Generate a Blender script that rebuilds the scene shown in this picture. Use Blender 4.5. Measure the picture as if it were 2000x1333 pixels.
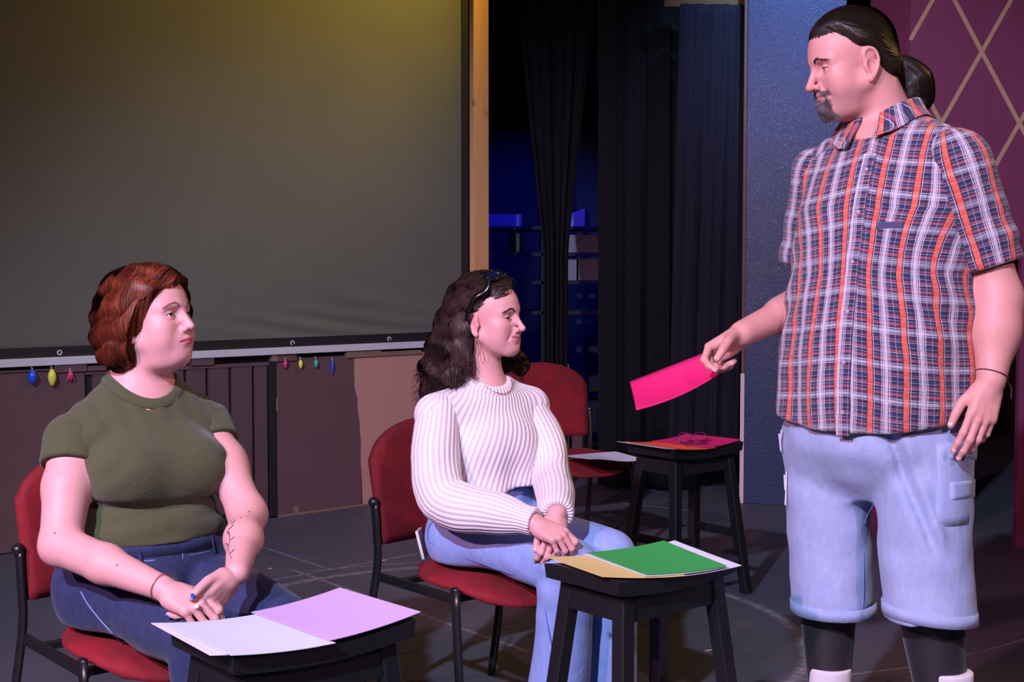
import bpy, bmesh, math, random
import numpy as np
from concurrent.futures import ThreadPoolExecutor
from mathutils import Vector, Matrix

for _o in list(bpy.data.objects):
    bpy.data.objects.remove(_o)
SC = bpy.context.scene
COL = SC.collection
R = math.radians

# ------------------------------------------------------------------ camera
FPX = 2650.0                       # focal length in pixels of the 2000 px wide frame
CAMZ = 1.30
PITCH = math.atan(146.5 / FPX)
cam_d = bpy.data.cameras.new('camera')
cam_d.sensor_width = 36.0
cam_d.lens = FPX / 2000.0 * 36.0
cam_d.clip_end = 100
cam_o = bpy.data.objects.new('camera', cam_d)
COL.objects.link(cam_o)
cam_o.location = (0, 0, CAMZ)
cam_o.rotation_euler = (math.pi / 2 - PITCH, 0, 0)
SC.camera = cam_o

# ------------------------------------------------------------------ world, exposure
world = bpy.data.worlds.new('world')
SC.world = world
world.use_nodes = True
world.node_tree.nodes['Background'].inputs[0].default_value = (0.55, 0.50, 0.75, 1)
world.node_tree.nodes['Background'].inputs[1].default_value = 0.020
vs = SC.view_settings
vs.view_transform = 'Standard'
vs.look = 'None'
vs.gamma = 1.0
vs.use_curve_mapping = False
vs.exposure = 0.0


# ------------------------------------------------------------------ stage lamps (hung over the audience and the stage)
def stage_lamp(name, loc, target, power, color, angle=50, blend=0.4, radius=0.12):
    l = bpy.data.lights.new(name, 'SPOT')
    l.energy = power
    l.color = color
    l.spot_size = R(angle)
    l.spot_blend = blend
    l.shadow_soft_size = radius
    o = bpy.data.objects.new(name, l)
    COL.objects.link(o)
    o.location = loc
    o.rotation_euler = (Vector(target) - Vector(loc)).to_track_quat('-Z', 'Y').to_euler()
    return o


stage_lamp('stage_lamp_lavender', (-2.4, -2.2, 4.8), (-0.1, 3.7, 0.9), 2850, (0.62, 0.68, 1.0), 46, 0.5, 0.09)
stage_lamp('stage_lamp_pink', (-3.2, -0.6, 3.4), (0.0, 3.6, 1.0), 1000, (1.0, 0.42, 0.60), 47, 0.5, 0.09)
stage_lamp('stage_lamp_rose', (2.6, -1.8, 4.2), (0.2, 3.6, 1.0), 520, (1.0, 0.58, 0.74), 44, 0.6, 0.09)
stage_lamp('stage_lamp_amber_side', (3.7, 4.8, 3.7), (-0.2, 3.6, 1.1), 190, (1.0, 0.55, 0.14), 60, 0.5, 0.06)
stage_lamp('stage_lamp_amber_screen', (0.62, 6.75, 3.75), (-0.75, 7.15, 2.95), 230, (1.0, 0.66, 0.12), 82, 1.0, 0.06)
stage_lamp('stage_lamp_blue_flat', (1.62, 5.9, 3.9), (1.58, 7.25, 2.80), 560, (0.30, 0.48, 1.0), 46, 1.0, 0.06)
stage_lamp('stage_lamp_backstage_blue', (0.75, 8.3, 3.4), (0.25, 9.5, 1.7), 380, (0.015, 0.02, 1.0), 60, 0.6, 0.06)

# ------------------------------------------------------------------ helpers
_ct, _st = math.cos(PITCH), math.sin(PITCH)


def ray(px, py):
    a, b = (px - 1000) / FPX, (666.5 - py) / FPX
    return Vector((a, _ct + b * _st, -_st + b * _ct))


def at(px, py, d):
    """point on the sight line of a pixel, d metres deep"""
    return Vector((0, 0, CAMZ)) + ray(px, py) * d


def at_z(px, py, z):
    r = ray(px, py)
    return Vector((0, 0, CAMZ)) + r * ((z - CAMZ) / r.z)


def at_plane(px, py, p0, n):
    r = ray(px, py)
    o = Vector((0, 0, CAMZ))
    return o + r * ((Vector(p0) - o).dot(n) / r.dot(n))


def link(o, parent=None):
    COL.objects.link(o)
    if parent is not None:
        o.parent = parent
        o.matrix_parent_inverse = Matrix.Identity(4)
    return o


def tag(o, label, cat, group=None, kind=None):
    o['label'] = label
    if cat:
        o['category'] = cat
    if group:
        o['group'] = group
    if kind:
        o['kind'] = kind
    return o


def empty(name, loc=(0, 0, 0), rz=0.0):
    o = bpy.data.objects.new(name, None)
    o.location = loc
    o.rotation_euler = (0, 0, rz)
    o.empty_display_size = 0.1
    return link(o)


def obj(name, bm, mat, parent=None, smooth=False, kind=None):
    me = bpy.data.meshes.new(name)
    bm.normal_update()
    bm.to_mesh(me)
    bm.free()
    return obj_me(name, me, mat, parent, smooth, kind)


def obj_me(name, me, mat, parent=None, smooth=False, kind=None):
    if mat is not None:
        for m in (mat if isinstance(mat, (list, tuple)) else [mat]):
            me.materials.append(m)
    if smooth:
        me.polygons.foreach_set('use_smooth', np.ones(len(me.polygons), dtype=bool))
    o = bpy.data.objects.new(name, me)
    if kind:
        o['kind'] = kind
    return link(o, parent)


def struct(name, bm, mat, parent=None, smooth=False):
    o = obj(name, bm, mat, parent, smooth)
    if parent is None:
        o['kind'] = 'structure'
    return o


def box(bm, c, s, rot=None, bev=0.0):
    m = Matrix.Translation(c)
    if rot is not None:
        m = m @ (rot.to_4x4() if isinstance(rot, Matrix) else Matrix.Rotation(rot, 4, 'Z'))
    r = bmesh.ops.create_cube(bm, size=1.0, matrix=m @ Matrix.Diagonal((s[0], s[1], s[2], 1)))
    if bev:
        es = list({e for v in r['verts'] for e in v.link_edges})
        bmesh.ops.bevel(bm, geom=es, offset=bev, segments=2, profile=0.6, affect='EDGES')
    return bm


def newbox(c, s, rot=None, bev=0.0):
    return box(bmesh.new(), c, s, rot, bev)


def tube(bm, pts, rad, n=10, cap=True, flat=1.0, flat_axis=None):
    """tube through points; rad a number or list; flat squashes it across flat_axis"""
    pts = [Vector(p) for p in pts]
    if not hasattr(rad, '__len__'):
        rad = [rad] * len(pts)
    rings = []
    up = None
    for i, p in enumerate(pts):
        t = (pts[min(i + 1, len(pts) - 1)] - pts[max(i - 1, 0)]).normalized()
        if up is None:
            a = Vector(flat_axis) if flat_axis is not None else (Vector((0, 0, 1)) if abs(t.z) < 0.9 else Vector((1, 0, 0)))
        else:
            a = up
        v = (a - t * a.dot(t)).normalized()
        up = v
        w = t.cross(v)
        rings.append([bm.verts.new(p + (v * math.cos(2 * math.pi * k / n) * flat + w * math.sin(2 * math.pi * k / n)) * rad[i]) for k in range(n)])
    for a, b in zip(rings, rings[1:]):
        for k in range(n):
            bm.faces.new((a[k], a[(k + 1) % n], b[(k + 1) % n], b[k]))
    if cap:
        bm.faces.new(rings[0][::-1])
        bm.faces.new(rings[-1])
    return bm


def spline(pts, n=8):
    """Catmull-Rom through points"""
    P = [Vector(p) for p in pts]
    P = [P[0] * 2 - P[1]] + P + [P[-1] * 2 - P[-2]]
    out = []
    for i in range(1, len(P) - 2):
        for k in range(n):
            t = k / n
            a, b, c, d = P[i - 1], P[i], P[i + 1], P[i + 2]
            out.append(0.5 * ((2 * b) + (c - a) * t + (2 * a - 5 * b + 4 * c - d) * t * t + (3 * b - a - 3 * c + d) * t ** 3))
    out.append(P[-2])
    return out


def sphere(bm, c, r, seg=12, rings=8, scale=(1, 1, 1), rot=None):
    m = Matrix.Translation(c)
    if rot is not None:
        m = m @ rot.to_4x4()
    bmesh.ops.create_uvsphere(bm, u_segments=seg, v_segments=rings, radius=r, matrix=m @ Matrix.Diagonal((*scale, 1)))
    return bm


# ------------------------------------------------------------------ materials
class NT:
    def __init__(self, name):
        self.m = bpy.data.materials.new(name)
        self.m.use_nodes = True
        self.t = self.m.node_tree
        self.b = self.t.nodes['Principled BSDF']

    def n(self, kind, **kw):
        nd = self.t.nodes.new(kind)
        for k, v in kw.items():
            if k.startswith('i_'):
                nd.inputs[k[2:].replace('_', ' ')].default_value = v
            else:
                setattr(nd, k, v)
        return nd

    def l(self, a, b):
        self.t.links.new(a, b)

    def math(self, op, a, b=None, c=None, clamp=False):
        nd = self.n('ShaderNodeMath', operation=op, use_clamp=clamp)
        for i, v in enumerate((a, b, c)):
            if v is None:
                continue
            if hasattr(v, 'is_output'):
                self.l(v, nd.inputs[i])
            else:
                nd.inputs[i].default_value = v
        return nd.outputs[0]

    def mix(self, fac, a, b, mode='MIX'):
        nd = self.n('ShaderNodeMix', data_type='RGBA', blend_type=mode)
        for sock, v in ((nd.inputs[0], fac), (nd.inputs[6], a), (nd.inputs[7], b)):
            if hasattr(v, 'is_output'):
                self.l(v, sock)
            elif hasattr(v, '__len__'):
                sock.default_value = (*v[:3], 1)
            else:
                sock.default_value = v
        return nd.outputs[2]

    def ramp(self, fac, stops, interp='LINEAR'):
        nd = self.n('ShaderNodeValToRGB')
        cr = nd.color_ramp
        cr.interpolation = interp
        while len(cr.elements) < len(stops):
            cr.elements.new(0.5)
        for e, (p, c) in zip(cr.elements, stops):
            e.position = p
            e.color = (*c, 1) if hasattr(c, '__len__') else (c, c, c, 1)
        self.l(fac, nd.inputs[0])
        return nd.outputs[0]

    def noise(self, scale, detail=4, rough=0.55, vec=None, dist=0.0):
        nd = self.n('ShaderNodeTexNoise')
        nd.inputs['Scale'].default_value = scale
        nd.inputs['Detail'].default_value = detail
        nd.inputs['Roughness'].default_value = rough
        nd.inputs['Distortion'].default_value = dist
        if vec is None:
            vec = self.coord()
        self.l(vec, nd.inputs['Vector'])
        return nd.outputs['Fac']

    def coord(self, kind='Object'):
        return self.n('ShaderNodeTexCoord').outputs[kind]

    def mapping(self, vec, scale=(1, 1, 1), loc=(0, 0, 0), rot=(0, 0, 0)):
        nd = self.n('ShaderNodeMapping')
        nd.inputs['Scale'].default_value = scale
        nd.inputs['Location'].default_value = loc
        nd.inputs['Rotation'].default_value = rot
        self.l(vec, nd.inputs['Vector'])
        return nd.outputs[0]

    def bump(self, h, strength=0.3, dist=0.01):
        nd = self.n('ShaderNodeBump')
        nd.inputs['Strength'].default_value = strength
        nd.inputs['Distance'].default_value = dist
        self.l(h, nd.inputs['Height'])
        self.l(nd.outputs[0], self.b.inputs['Normal'])
        return nd

    def attr(self, name):
        return self.n('ShaderNodeAttribute', attribute_name=name)

    def set(self, **kw):
        for k, v in kw.items():
            s = self.b.inputs[k.replace('_', ' ')]
            if hasattr(v, 'is_output'):
                self.l(v, s)
            elif hasattr(v, '__len__') and len(v) == 3:
                s.default_value = (*v, 1)
            else:
                s.default_value = v
        return self.m


def plain(name, color, rough=0.6, var=0.12, nscale=18, bump=0.0, bscale=120, metal=0.0, sheen=0.0, spec=0.5):
    """a colour with a little procedural variation and fine relief"""
    t = NT(name)
    v = t.noise(nscale, 4)
    c = t.mix(v, [x * (1 - var) for x in color], [min(1, x * (1 + var)) for x in color])
    t.set(Base_Color=c, Roughness=rough, Metallic=metal)
    t.b.inputs['Specular IOR Level'].default_value = spec
    if sheen:
        t.b.inputs['Sheen Weight'].default_value = sheen
        t.b.inputs['Sheen Roughness'].default_value = 0.4
    if bump:
        t.bump(t.noise(bscale, 3), bump, 0.004)
    return t.m


def S(r, g, b):
    """sRGB 0..255 -> linear"""
    return tuple(((v / 255) / 12.92 if v / 255 <= 0.04045 else ((v / 255 + 0.055) / 1.055) ** 2.4) for v in (r, g, b))

# ------------------------------------------------------------------ the setting
WA = Vector((-2.304, 6.044, 0))                 # foot of the low wall under the screen
WB = Vector((-0.728, 7.359, 0))
WU = (WB - WA).normalized()                     # along the wall
WN = Vector((WU.y, -WU.x, 0))                   # towards the audience
WANG = math.atan2(WU.y, WU.x)


def wall_uv(px, py, off=0.0):
    p = at_plane(px, py, WA + WN * off, WN)
    return (p - WA).dot(WU), p.z


def wall_p(u, z, off=0.0):
    return WA + WU * u + WN * off + Vector((0, 0, z))


WROT = Matrix.Rotation(WANG, 3, 'Z')

# floor: black painted hardboard sheets with scuffs, a chalked ring and seams
t = NT('stage_floor_paint')
co = t.coord()
big = t.noise(1.4, 5, 0.6, co)
fine = t.noise(34, 6, 0.7, co)
sc1 = t.noise(9, 7, 0.72, t.mapping(co, (1, 7, 1), rot=(0, 0, R(30))))
sc2 = t.noise(7, 7, 0.72, t.mapping(co, (6, 1, 1), rot=(0, 0, R(10))))
scr = t.ramp(sc1, [(0.60, 0.0), (0.78, 1.0)])
scr2 = t.ramp(sc2, [(0.62, 0.0), (0.80, 1.0)])
base = t.mix(big, (0.046, 0.048, 0.064), (0.100, 0.104, 0.132))
base = t.mix(t.math('MULTIPLY', fine, 0.35), base, (0.085, 0.082, 0.10))
base = t.mix(t.math('MULTIPLY', scr, 0.40), base, (0.16, 0.155, 0.18))
base = t.mix(t.math('MULTIPLY', scr2, 0.30), base, (0.14, 0.135, 0.16))
specks = t.ramp(t.noise(85, 2, 0.5, co), [(0.74, 0.0), (0.77, 1.0)])
base = t.mix(t.math('MULTIPLY', specks, 0.35), base, (0.30, 0.29, 0.32))
sep = t.n('ShaderNodeSeparateXYZ')
t.l(co, sep.inputs[0])
FX, FY = sep.outputs[0], sep.outputs[1]


def ring(cx, cy, r, w, breakup):
    dx = t.math('SUBTRACT', FX, cx)
    dy = t.math('SUBTRACT', FY, cy)
    rr = t.math('SQRT', t.math('ADD', t.math('MULTIPLY', dx, dx), t.math('MULTIPLY', dy, dy)))
    d = t.math('ABSOLUTE', t.math('SUBTRACT', rr, r))
    m = t.math('SUBTRACT', 1.0, t.math('DIVIDE', d, w), clamp=True)
    return t.math('MULTIPLY', m, breakup)


def streak(x0, y0, x1, y1, w, breakup):
    L = math.hypot(x1 - x0, y1 - y0)
    ux, uy = (x1 - x0) / L, (y1 - y0) / L
    dx = t.math('SUBTRACT', FX, x0)
    dy = t.math('SUBTRACT', FY, y0)
    al = t.math('ADD', t.math('MULTIPLY', dx, ux), t.math('MULTIPLY', dy, uy))
    pe = t.math('ABSOLUTE', t.math('SUBTRACT', t.math('MULTIPLY', dx, uy), t.math('MULTIPLY', dy, ux)))
    m = t.math('SUBTRACT', 1.0, t.math('DIVIDE', pe, w), clamp=True)
    ins = t.math('MULTIPLY', t.math('GREATER_THAN', al, 0.0), t.math('LESS_THAN', al, L))
    return t.math('MULTIPLY', t.math('MULTIPLY', m, ins), breakup)


brk = t.ramp(t.noise(26, 5, 0.7, co), [(0.38, 0.15), (0.62, 1.0)])
marks = ring(-0.1, 4.72, 1.115, 0.030, brk)
for s_ in ((-1.20, 6.28, -0.80, 5.78, 0.012), (-0.95, 5.76, 0.06, 4.51, 0.013), (-1.05, 5.51, -0.40, 6.10, 0.013),
           (-0.88, 5.73, -0.40, 5.90, 0.010), (0.60, 7.39, 1.02, 7.11, 0.022), (0.45, 7.05, 0.75, 6.95, 0.02),
           (0.80, 4.16, 1.36, 4.36, 0.010), (1.36, 4.36, 1.85, 4.71, 0.010)):
    marks = t.math('MAXIMUM', marks, streak(*s_, brk))
base = t.mix(t.math('MULTIPLY', marks, 0.75), base, (0.36, 0.35, 0.40))
t.set(Base_Color=base, Roughness=t.ramp(fine, [(0.3, 0.42), (0.7, 0.62)]))
t.bump(fine, 0.25, 0.004)
M_FLOOR = t.m
M_FLOOR_UNDER = plain('floor_underlay', (0.05, 0.05, 0.06), 0.8)

floor = struct('floor', newbox((0, 4.6, -0.06), (10.0, 12.4, 0.1)), M_FLOOR_UNDER)
shared = None
SH_L, SH_W, GAP = 1.83, 1.22, 0.005
for i in range(-4, 5):
    for j in range(-6, 7):
        uu = i * SH_L + (0.6 if j % 2 else 0.0)
        c = Vector((-0.79, 5.72, 0)) + WU * (uu + SH_L / 2) + WN * ((j + 0.5) * SH_W)
        if not (-4.2 < c.x < 4.2 and -0.6 < c.y < 10.2):
            continue
        bm = bmesh.new()
        # sheet meshes keep world coordinates so that the scuffs run over them as one floor
        box(bm, (c.x, c.y, -0.005), (SH_L - GAP, SH_W - GAP, 0.01), WANG)
        obj('floor_panel', bm, M_FLOOR, floor)

# low wall of painted plywood under the screen
t = NT('brown_wall_paint')
c_ = t.coord()
col = t.mix(t.noise(5, 4, 0.5, c_), S(84, 60, 62), S(100, 73, 75))
scuff = t.ramp(t.noise(38, 2, 0.5, c_), [(0.76, 0.0), (0.79, 1.0)])
t.set(Base_Color=t.mix(t.math('MULTIPLY', scuff, 0.35), col, S(180, 170, 170)), Roughness=0.75)
t.bump(t.noise(60, 3, 0.5, c_), 0.12, 0.004)
M_BROWN = t.m
M_BROWN2 = plain('brown_plank_paint', S(84, 62, 66), 0.75, 0.16, 9, 0.12, 60)
M_BLACKP = plain('black_paint', (0.012, 0.012, 0.014), 0.55, 0.2, 20, 0.05, 80)
M_TAN = plain('bare_tan_board', S(176, 132, 118), 0.8, 0.06, 4, 0.05, 90)
M_WOODP = plain('raw_pine_edge', S(122, 98, 82), 0.8, 0.2, 12)
M_VOID = plain('black_masking', (0.006, 0.006, 0.008), 0.9, 0.2, 8)

u_l = -2.2
uA = wall_uv(168, 800)[0]
uB = wall_uv(541, 800)[0]
uT = wall_uv(690, 800)[0]
uE = wall_uv(905, 800)[0]
zT0, zT1 = wall_uv(0, 726)[1], wall_uv(690, 697)[1]
ztop = 0.5 * (zT0 + zT1)
lw = struct('wall_low', newbox(wall_p((u_l + uE) / 2, ztop / 2 - 0.01, -0.045), (uE - u_l, 0.05, ztop - 0.02), WROT), M_BLACKP)


def wall_slab(name, u0, u1, z0, z1, off, th, mat, par, bev=0.002):
    return obj(name, newbox(wall_p((u0 + u1) / 2, (z0 + z1) / 2, off - th / 2), (u1 - u0, th, z1 - z0), WROT, bev), mat, par)


wall_slab('wall_panel', u_l, uA - 0.004, 0.005, ztop, 0.0, 0.02, M_BROWN, lw)
# faux planks between two black posts
edges = [wall_uv(x, 850)[0] for x in (180, 226, 272, 318, 364, 407, 452, 497)] + [uB - 0.045]
for a, b in zip(edges, edges[1:]):
    wall_slab('plank', a + 0.009, b - 0.009, 0.05, ztop - 0.03, -0.004, 0.016, M_BROWN2, lw)
wall_slab('plank_frame_post', uB - 0.045, uB - 0.006, 0.01, ztop - 0.01, 0.004, 0.024, M_BLACKP, lw)
wall_slab('plank_frame_rail', uA, uB - 0.006, ztop - 0.03, ztop - 0.012, 0.0, 0.02, M_BROWN, lw)
wall_slab('wall_panel', uB, uT + 0.05, 0.005, ztop, 0.0, 0.02, M_BROWN, lw)
# tan board with the ragged edge of the brown paint running down it
bm = bmesh.new()
random.seed(4)
zs = [ztop * k / 14 for k in range(15)]
le = [uT + 0.012 + 0.006 * random.uniform(-1, 1) + (0.055 * (1 - z / ztop) if z < ztop * 0.72 else 0.0) for z in zs]
for off in (0.0015, -0.02):
    pass
f_ = [bm.verts.new(wall_p(u, z, 0.002)) for u, z in zip(le, zs)] + [bm.verts.new(wall_p(uE, z, 0.002)) for z in reversed(zs)]
fc = bm.faces.new(f_)
ex = bmesh.ops.extrude_face_region(bm, geom=[fc])
bmesh.ops.translate(bm, vec=-WN * 0.02, verts=[v for v in ex['geom'] if isinstance(v, bmesh.types.BMVert)])
bmesh.ops.recalc_face_normals(bm, faces=bm.faces)
obj('tan_board', bm, M_TAN, lw)
# battens and ledges along the wall's top edge
for (x0, x1, ya, yb, m_) in ((105, 168, 712, 722, M_BROWN), (170, 206, 716, 724, M_BROWN), (373, 416, 700, 710, M_BROWN), (530, 541, 695, 703, M_WOODP),
                             (541, 578, 695, 702, M_BROWN), (676, 742, 688, 694, M_WOODP), (742, 822, 691, 697, M_WOODP)):
    u0, z1 = wall_uv(x0, ya)
    u1, _ = wall_uv(x1, ya)
    wall_slab('batten', u0, u1, ztop - 0.012, max(z1, ztop + 0.012), 0.012, 0.04, m_, lw)
wall_slab('ledge', u_l, wall_uv(100, 720)[0], ztop, ztop + 0.008, 0.01, 0.05, M_BROWN, lw)
# dribble of bare wood by the black post, and scraps of paint low on the wall
wall_slab('bare_wood_chip', uB - 0.006, uB + 0.006, ztop - 0.27, ztop - 0.2, 0.005, 0.01, M_WOODP, lw)
u_, z_ = wall_uv(578, 1000)
wall_slab('bare_wood_chip', u_ - 0.015, u_ + 0.015, 0.012, 0.05, 0.003, 0.008, M_WOODP, lw)
wall_slab('bare_wood_strip', uB, uE, 0.0, 0.012, 0.003, 0.01, M_WOODP, lw)

# ------------------------------------------------------------------ projection screen
SCO = -0.02                                       # screen plane a little behind the wall face
uS1 = wall_uv(904, 300, SCO)[0]
zS0 = wall_uv(450, 668, SCO)[1]
t = NT('screen_cloth')
c_ = t.coord()
v = t.noise(3, 4, 0.5, c_)
t.set(Base_Color=t.mix(v, S(88, 89, 82), S(98, 98, 89)), Roughness=0.8)
t.bump(t.noise(300, 2, 0.5, c_), 0.08, 0.002)
M_SCREEN = t.m
scr_root = empty('projection_screen', wall_p(0, 0, 0))
tag(scr_root, 'large grey projection screen laced into a black frame', 'screen')
sx0, sx1, sz1 = -2.2, uS1, 3.9
nu, nv = 150, 110
ver, fac = [], []
for j in range(nv + 1):
    for i in range(nu + 1):
        u = sx0 + (sx1 - sx0) * i / nu
        z = zS0 + (sz1 - zS0) * (j / nv) ** 1.6
        # slack folds radiating from the bottom right
        a = (sx1 - 0.05 - u)
        b = z - zS0
        fold = math.sin((b - a * 0.16) * 62 + math.sin(a * 2.2) * 1.2) * math.exp(-((b - 0.05 - 0.02 * a) / 0.085) ** 2) * math.exp(-((a - 0.75) / 0.60) ** 2)
        fold += 0.55 * math.sin((b - a * 0.30) * 30 + 1.0) * math.exp(-((b - 0.16) / 0.13) ** 2) * math.exp(-((a - 0.55) / 0.5) ** 2)
        edge = 1 - math.exp(-b / 0.02)
        wide = 0.006 * math.sin(u * 2.1 + z * 0.8)
        ver.append(wall_p(u, z, SCO + 0.0085 * fold * edge + wide * edge) - WA)
for j in range(nv):
    for i in range(nu):
        k = j * (nu + 1) + i
        fac.append((k, k + 1, k + nu + 2, k + nu + 1))
me = bpy.data.meshes.new('screen_cloth')
me.from_pydata([tuple(v) for v in ver], [], fac)
o = obj_me('screen_cloth', me, M_SCREEN, scr_root, True)
M_BAND = plain('black_screen_band', (0.010, 0.010, 0.012), 0.55, 0.2, 30)
M_ALU = plain('brushed_aluminium', (0.72, 0.72, 0.78), 0.36, 0.06, 60, 0.03, 300, metal=0.25)


def scr_slab(name, u0, u1, z0, z1, off, th, mat, bev=0.002):
    c = wall_p((u0 + u1) / 2, (z0 + z1) / 2, off - th / 2) - WA
    return obj(name, newbox(c, (u1 - u0, th, z1 - z0), WROT, bev), mat, scr_root)


zb1, zb0 = wall_uv(450, 664, SCO)[1], wall_uv(450, 686, SCO)[1]
scr_slab('bottom_band', sx0, uS1, zb0, zb1, SCO + 0.012, 0.012, M_BAND)
u0, _ = wall_uv(900, 300, SCO)
u1, _ = wall_uv(912, 300, SCO)
scr_slab('side_band', u0, u1, zb0, sz1, SCO + 0.016, 0.016, M_BAND)
zr1, zr0 = wall_uv(450, 683, 0)[1], wall_uv(450, 697, 0)[1]
scr_slab('frame_rail', sx0, uE - 0.05, zr0, zr1, 0.02, 0.03, M_ALU, 0.003)
scr_slab('frame_back', sx0, uE, zr0 - 0.05, zb0 + 0.01, -0.04, 0.01, M_BLACKP)
for gx, gy in ((116, 682), (571, 668), (760, 664), (350, 675)):
    u, z = wall_uv(gx, gy, SCO + 0.012)
    bm = bmesh.new()
    ctr = wall_p(u, (zb0 + zb1) / 2, SCO + 0.014) - WA
    pts = [ctr + (WU * math.cos(a) + Vector((0, 0, 1)) * math.sin(a)) * 0.010 for a in [2 * math.pi * k / 14 for k in range(15)]]
    tube(bm, pts, 0.0028, 6, False)
    obj('grommet', bm, M_ALU, scr_root, True)
    if gx > 300:
        bm = bmesh.new()
        for du in (-0.006, 0.006):
            tube(bm, [ctr + WU * du * 0.2 + WN * 0.004, ctr + WU * du + WN * 0.016 - Vector((0, 0, 0.035)), ctr + WU * du + WN * 0.016 - Vector((0, 0, 0.09))], 0.0025, 6)
        obj('lacing_cord', bm, M_BLACKP, scr_root, True)
# wooden post beside the screen
t = NT('pine_post')
c_ = t.coord()
g = t.noise(6, 6, 0.6, t.mapping(c_, (14, 14, 0.9)))
k = t.n('ShaderNodeTexVoronoi')
k.inputs['Scale'].default_value = 3.2
t.l(c_, k.inputs['Vector'])
kn = t.ramp(k.outputs['Distance'], [(0.03, 1.0), (0.09, 0.0)])
col = t.mix(g, S(196, 140, 88), S(224, 172, 118))
col = t.mix(t.math('MULTIPLY', kn, 0.6), col, S(120, 74, 44))
t.set(Base_Color=col, Roughness=0.6)
t.bump(g, 0.15, 0.003)
M_PINE = t.m
u0, u1 = wall_uv(916, 300, 0)[0], wall_uv(945, 300, 0)[0]
post = obj('timber_post', newbox(wall_p((u0 + u1) / 2 + 0.002, 1.95, 0.022), (u1 - u0, 0.04, 3.9), WROT, 0.002), M_PINE)
tag(post, 'upright pale pine timber post at the right edge of the screen', 'post')

# small coloured string light bulbs tacked along the wall's top
BULB = {'blue': S(40, 80, 220), 'yellow': S(225, 225, 90), 'pink': S(215, 50, 110), 'teal': S(60, 180, 150)}
blabel = {0: 'blue bulb at the left end of the string lights', 1: 'plump yellow bulb beside the blue bulb on the brown wall',
          2: 'pink bulb in wire loops behind the seated woman in green', 3: 'pink bulb hanging right of the dark planks',
          4: 'small yellow bulb between the pink and teal bulbs', 5: 'teal bulb on the brown wall', 6: 'long thin dark blue bulb next to the bare tan board'}
M_WIRE = plain('clear_wire', (0.35, 0.32, 0.36), 0.4)
for i, (x, y, cn, h, w) in enumerate(((62, 737, 'blue', 24, 15), (100, 738, 'yellow', 29, 15), (137, 735, 'pink', 18, 11),
                                     (557, 712, 'pink', 17, 9), (587, 712, 'yellow', 17, 9), (617, 711, 'teal', 16, 9), (650, 718, 'blue', 28, 6))):
    u, z = wall_uv(x, y, 0.012)
    sc_ = 1 / 395.0 * 1.04
    root = empty('string_light_bulb', wall_p(u, z, 0.0))
    tag(root, blabel[i], 'light bulb', 'string light bulbs on the low wall')
    prof = [(0.0, -0.52), (0.16, -0.48), (0.34, -0.30), (0.50, -0.02), (0.46, 0.22), (0.28, 0.42), (0.20, 0.50), (0.0, 0.52)]
    bm = bmesh.new()
    rings = []
    for pr, pz in prof:
        rings.append([bm.verts.new((pr * w * sc_ * math.cos(a), 0, pz * h * sc_)) if pr == 0 and a > 0 else
                      bm.verts.new(Vector((pr * w * sc_ * math.cos(a), pr * w * sc_ * math.sin(a), pz * h * sc_)) + WN * (w * sc_ * 0.5 + 0.002)) for a in [2 * math.pi * q / 10 for q in range(10)]])
    for a, b in zip(rings, rings[1:]):
        for q in range(10):
            bm.faces.new((a[q], a[(q + 1) % 10], b[(q + 1) % 10], b[q]))
    for v_ in bm.verts:
        if abs(v_.co.y) < 1e-9 and abs(v_.co.x) < 1e-6:
            pass
    t = NT('bulb_' + cn)
    t.set(Base_Color=BULB[cn], Roughness=0.35)
    t.bump(t.noise(200, 2), 0.05, 0.001)
    obj('glass', bm, t.m, root, True)
    bm = bmesh.new()
    top = Vector((0, 0, h * sc_ * 0.45)) + WN * (w * sc_ * 0.5)
    tube(bm, [top, top + Vector((0, 0, 0.012)), Vector((0, 0, h * sc_ * 0.5 + 0.016)) + WN * 0.001], 0.0035, 8)
    obj('socket', bm, M_WIRE, root, True)
    if i == 2:
        bm = bmesh.new()
        for s_ in (-1, 1):
            tube(bm, spline([top + Vector((0, 0, .012)), WU * s_ * 0.016 + WN * 0.02 + Vector((0, 0, -0.01)), WU * s_ * 0.02 + WN * 0.01 + Vector((0, 0, -0.03))], 6), 0.0015, 6)
        obj('wire_loop', bm, M_WIRE, root, True)

# ------------------------------------------------------------------ backstage: black walls, blue flat, maroon flat
t = NT('black_backstage_wall')
t.set(Base_Color=t.mix(t.noise(4), (0.010, 0.010, 0.012), (0.02, 0.02, 0.024)), Roughness=0.9)
M_BACK = t.m
struct('wall_back', newbox((0.0, 10.6, 2.0), (9.8, 0.1, 4.2)), M_BACK)
struct('wall_right', newbox((4.9, 6.0, 2.0), (0.1, 9.2, 4.2)), M_BACK)
struct('wall_left', newbox((-4.9, 6.0, 2.0), (0.1, 9.2, 4.2)), M_BACK)

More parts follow.
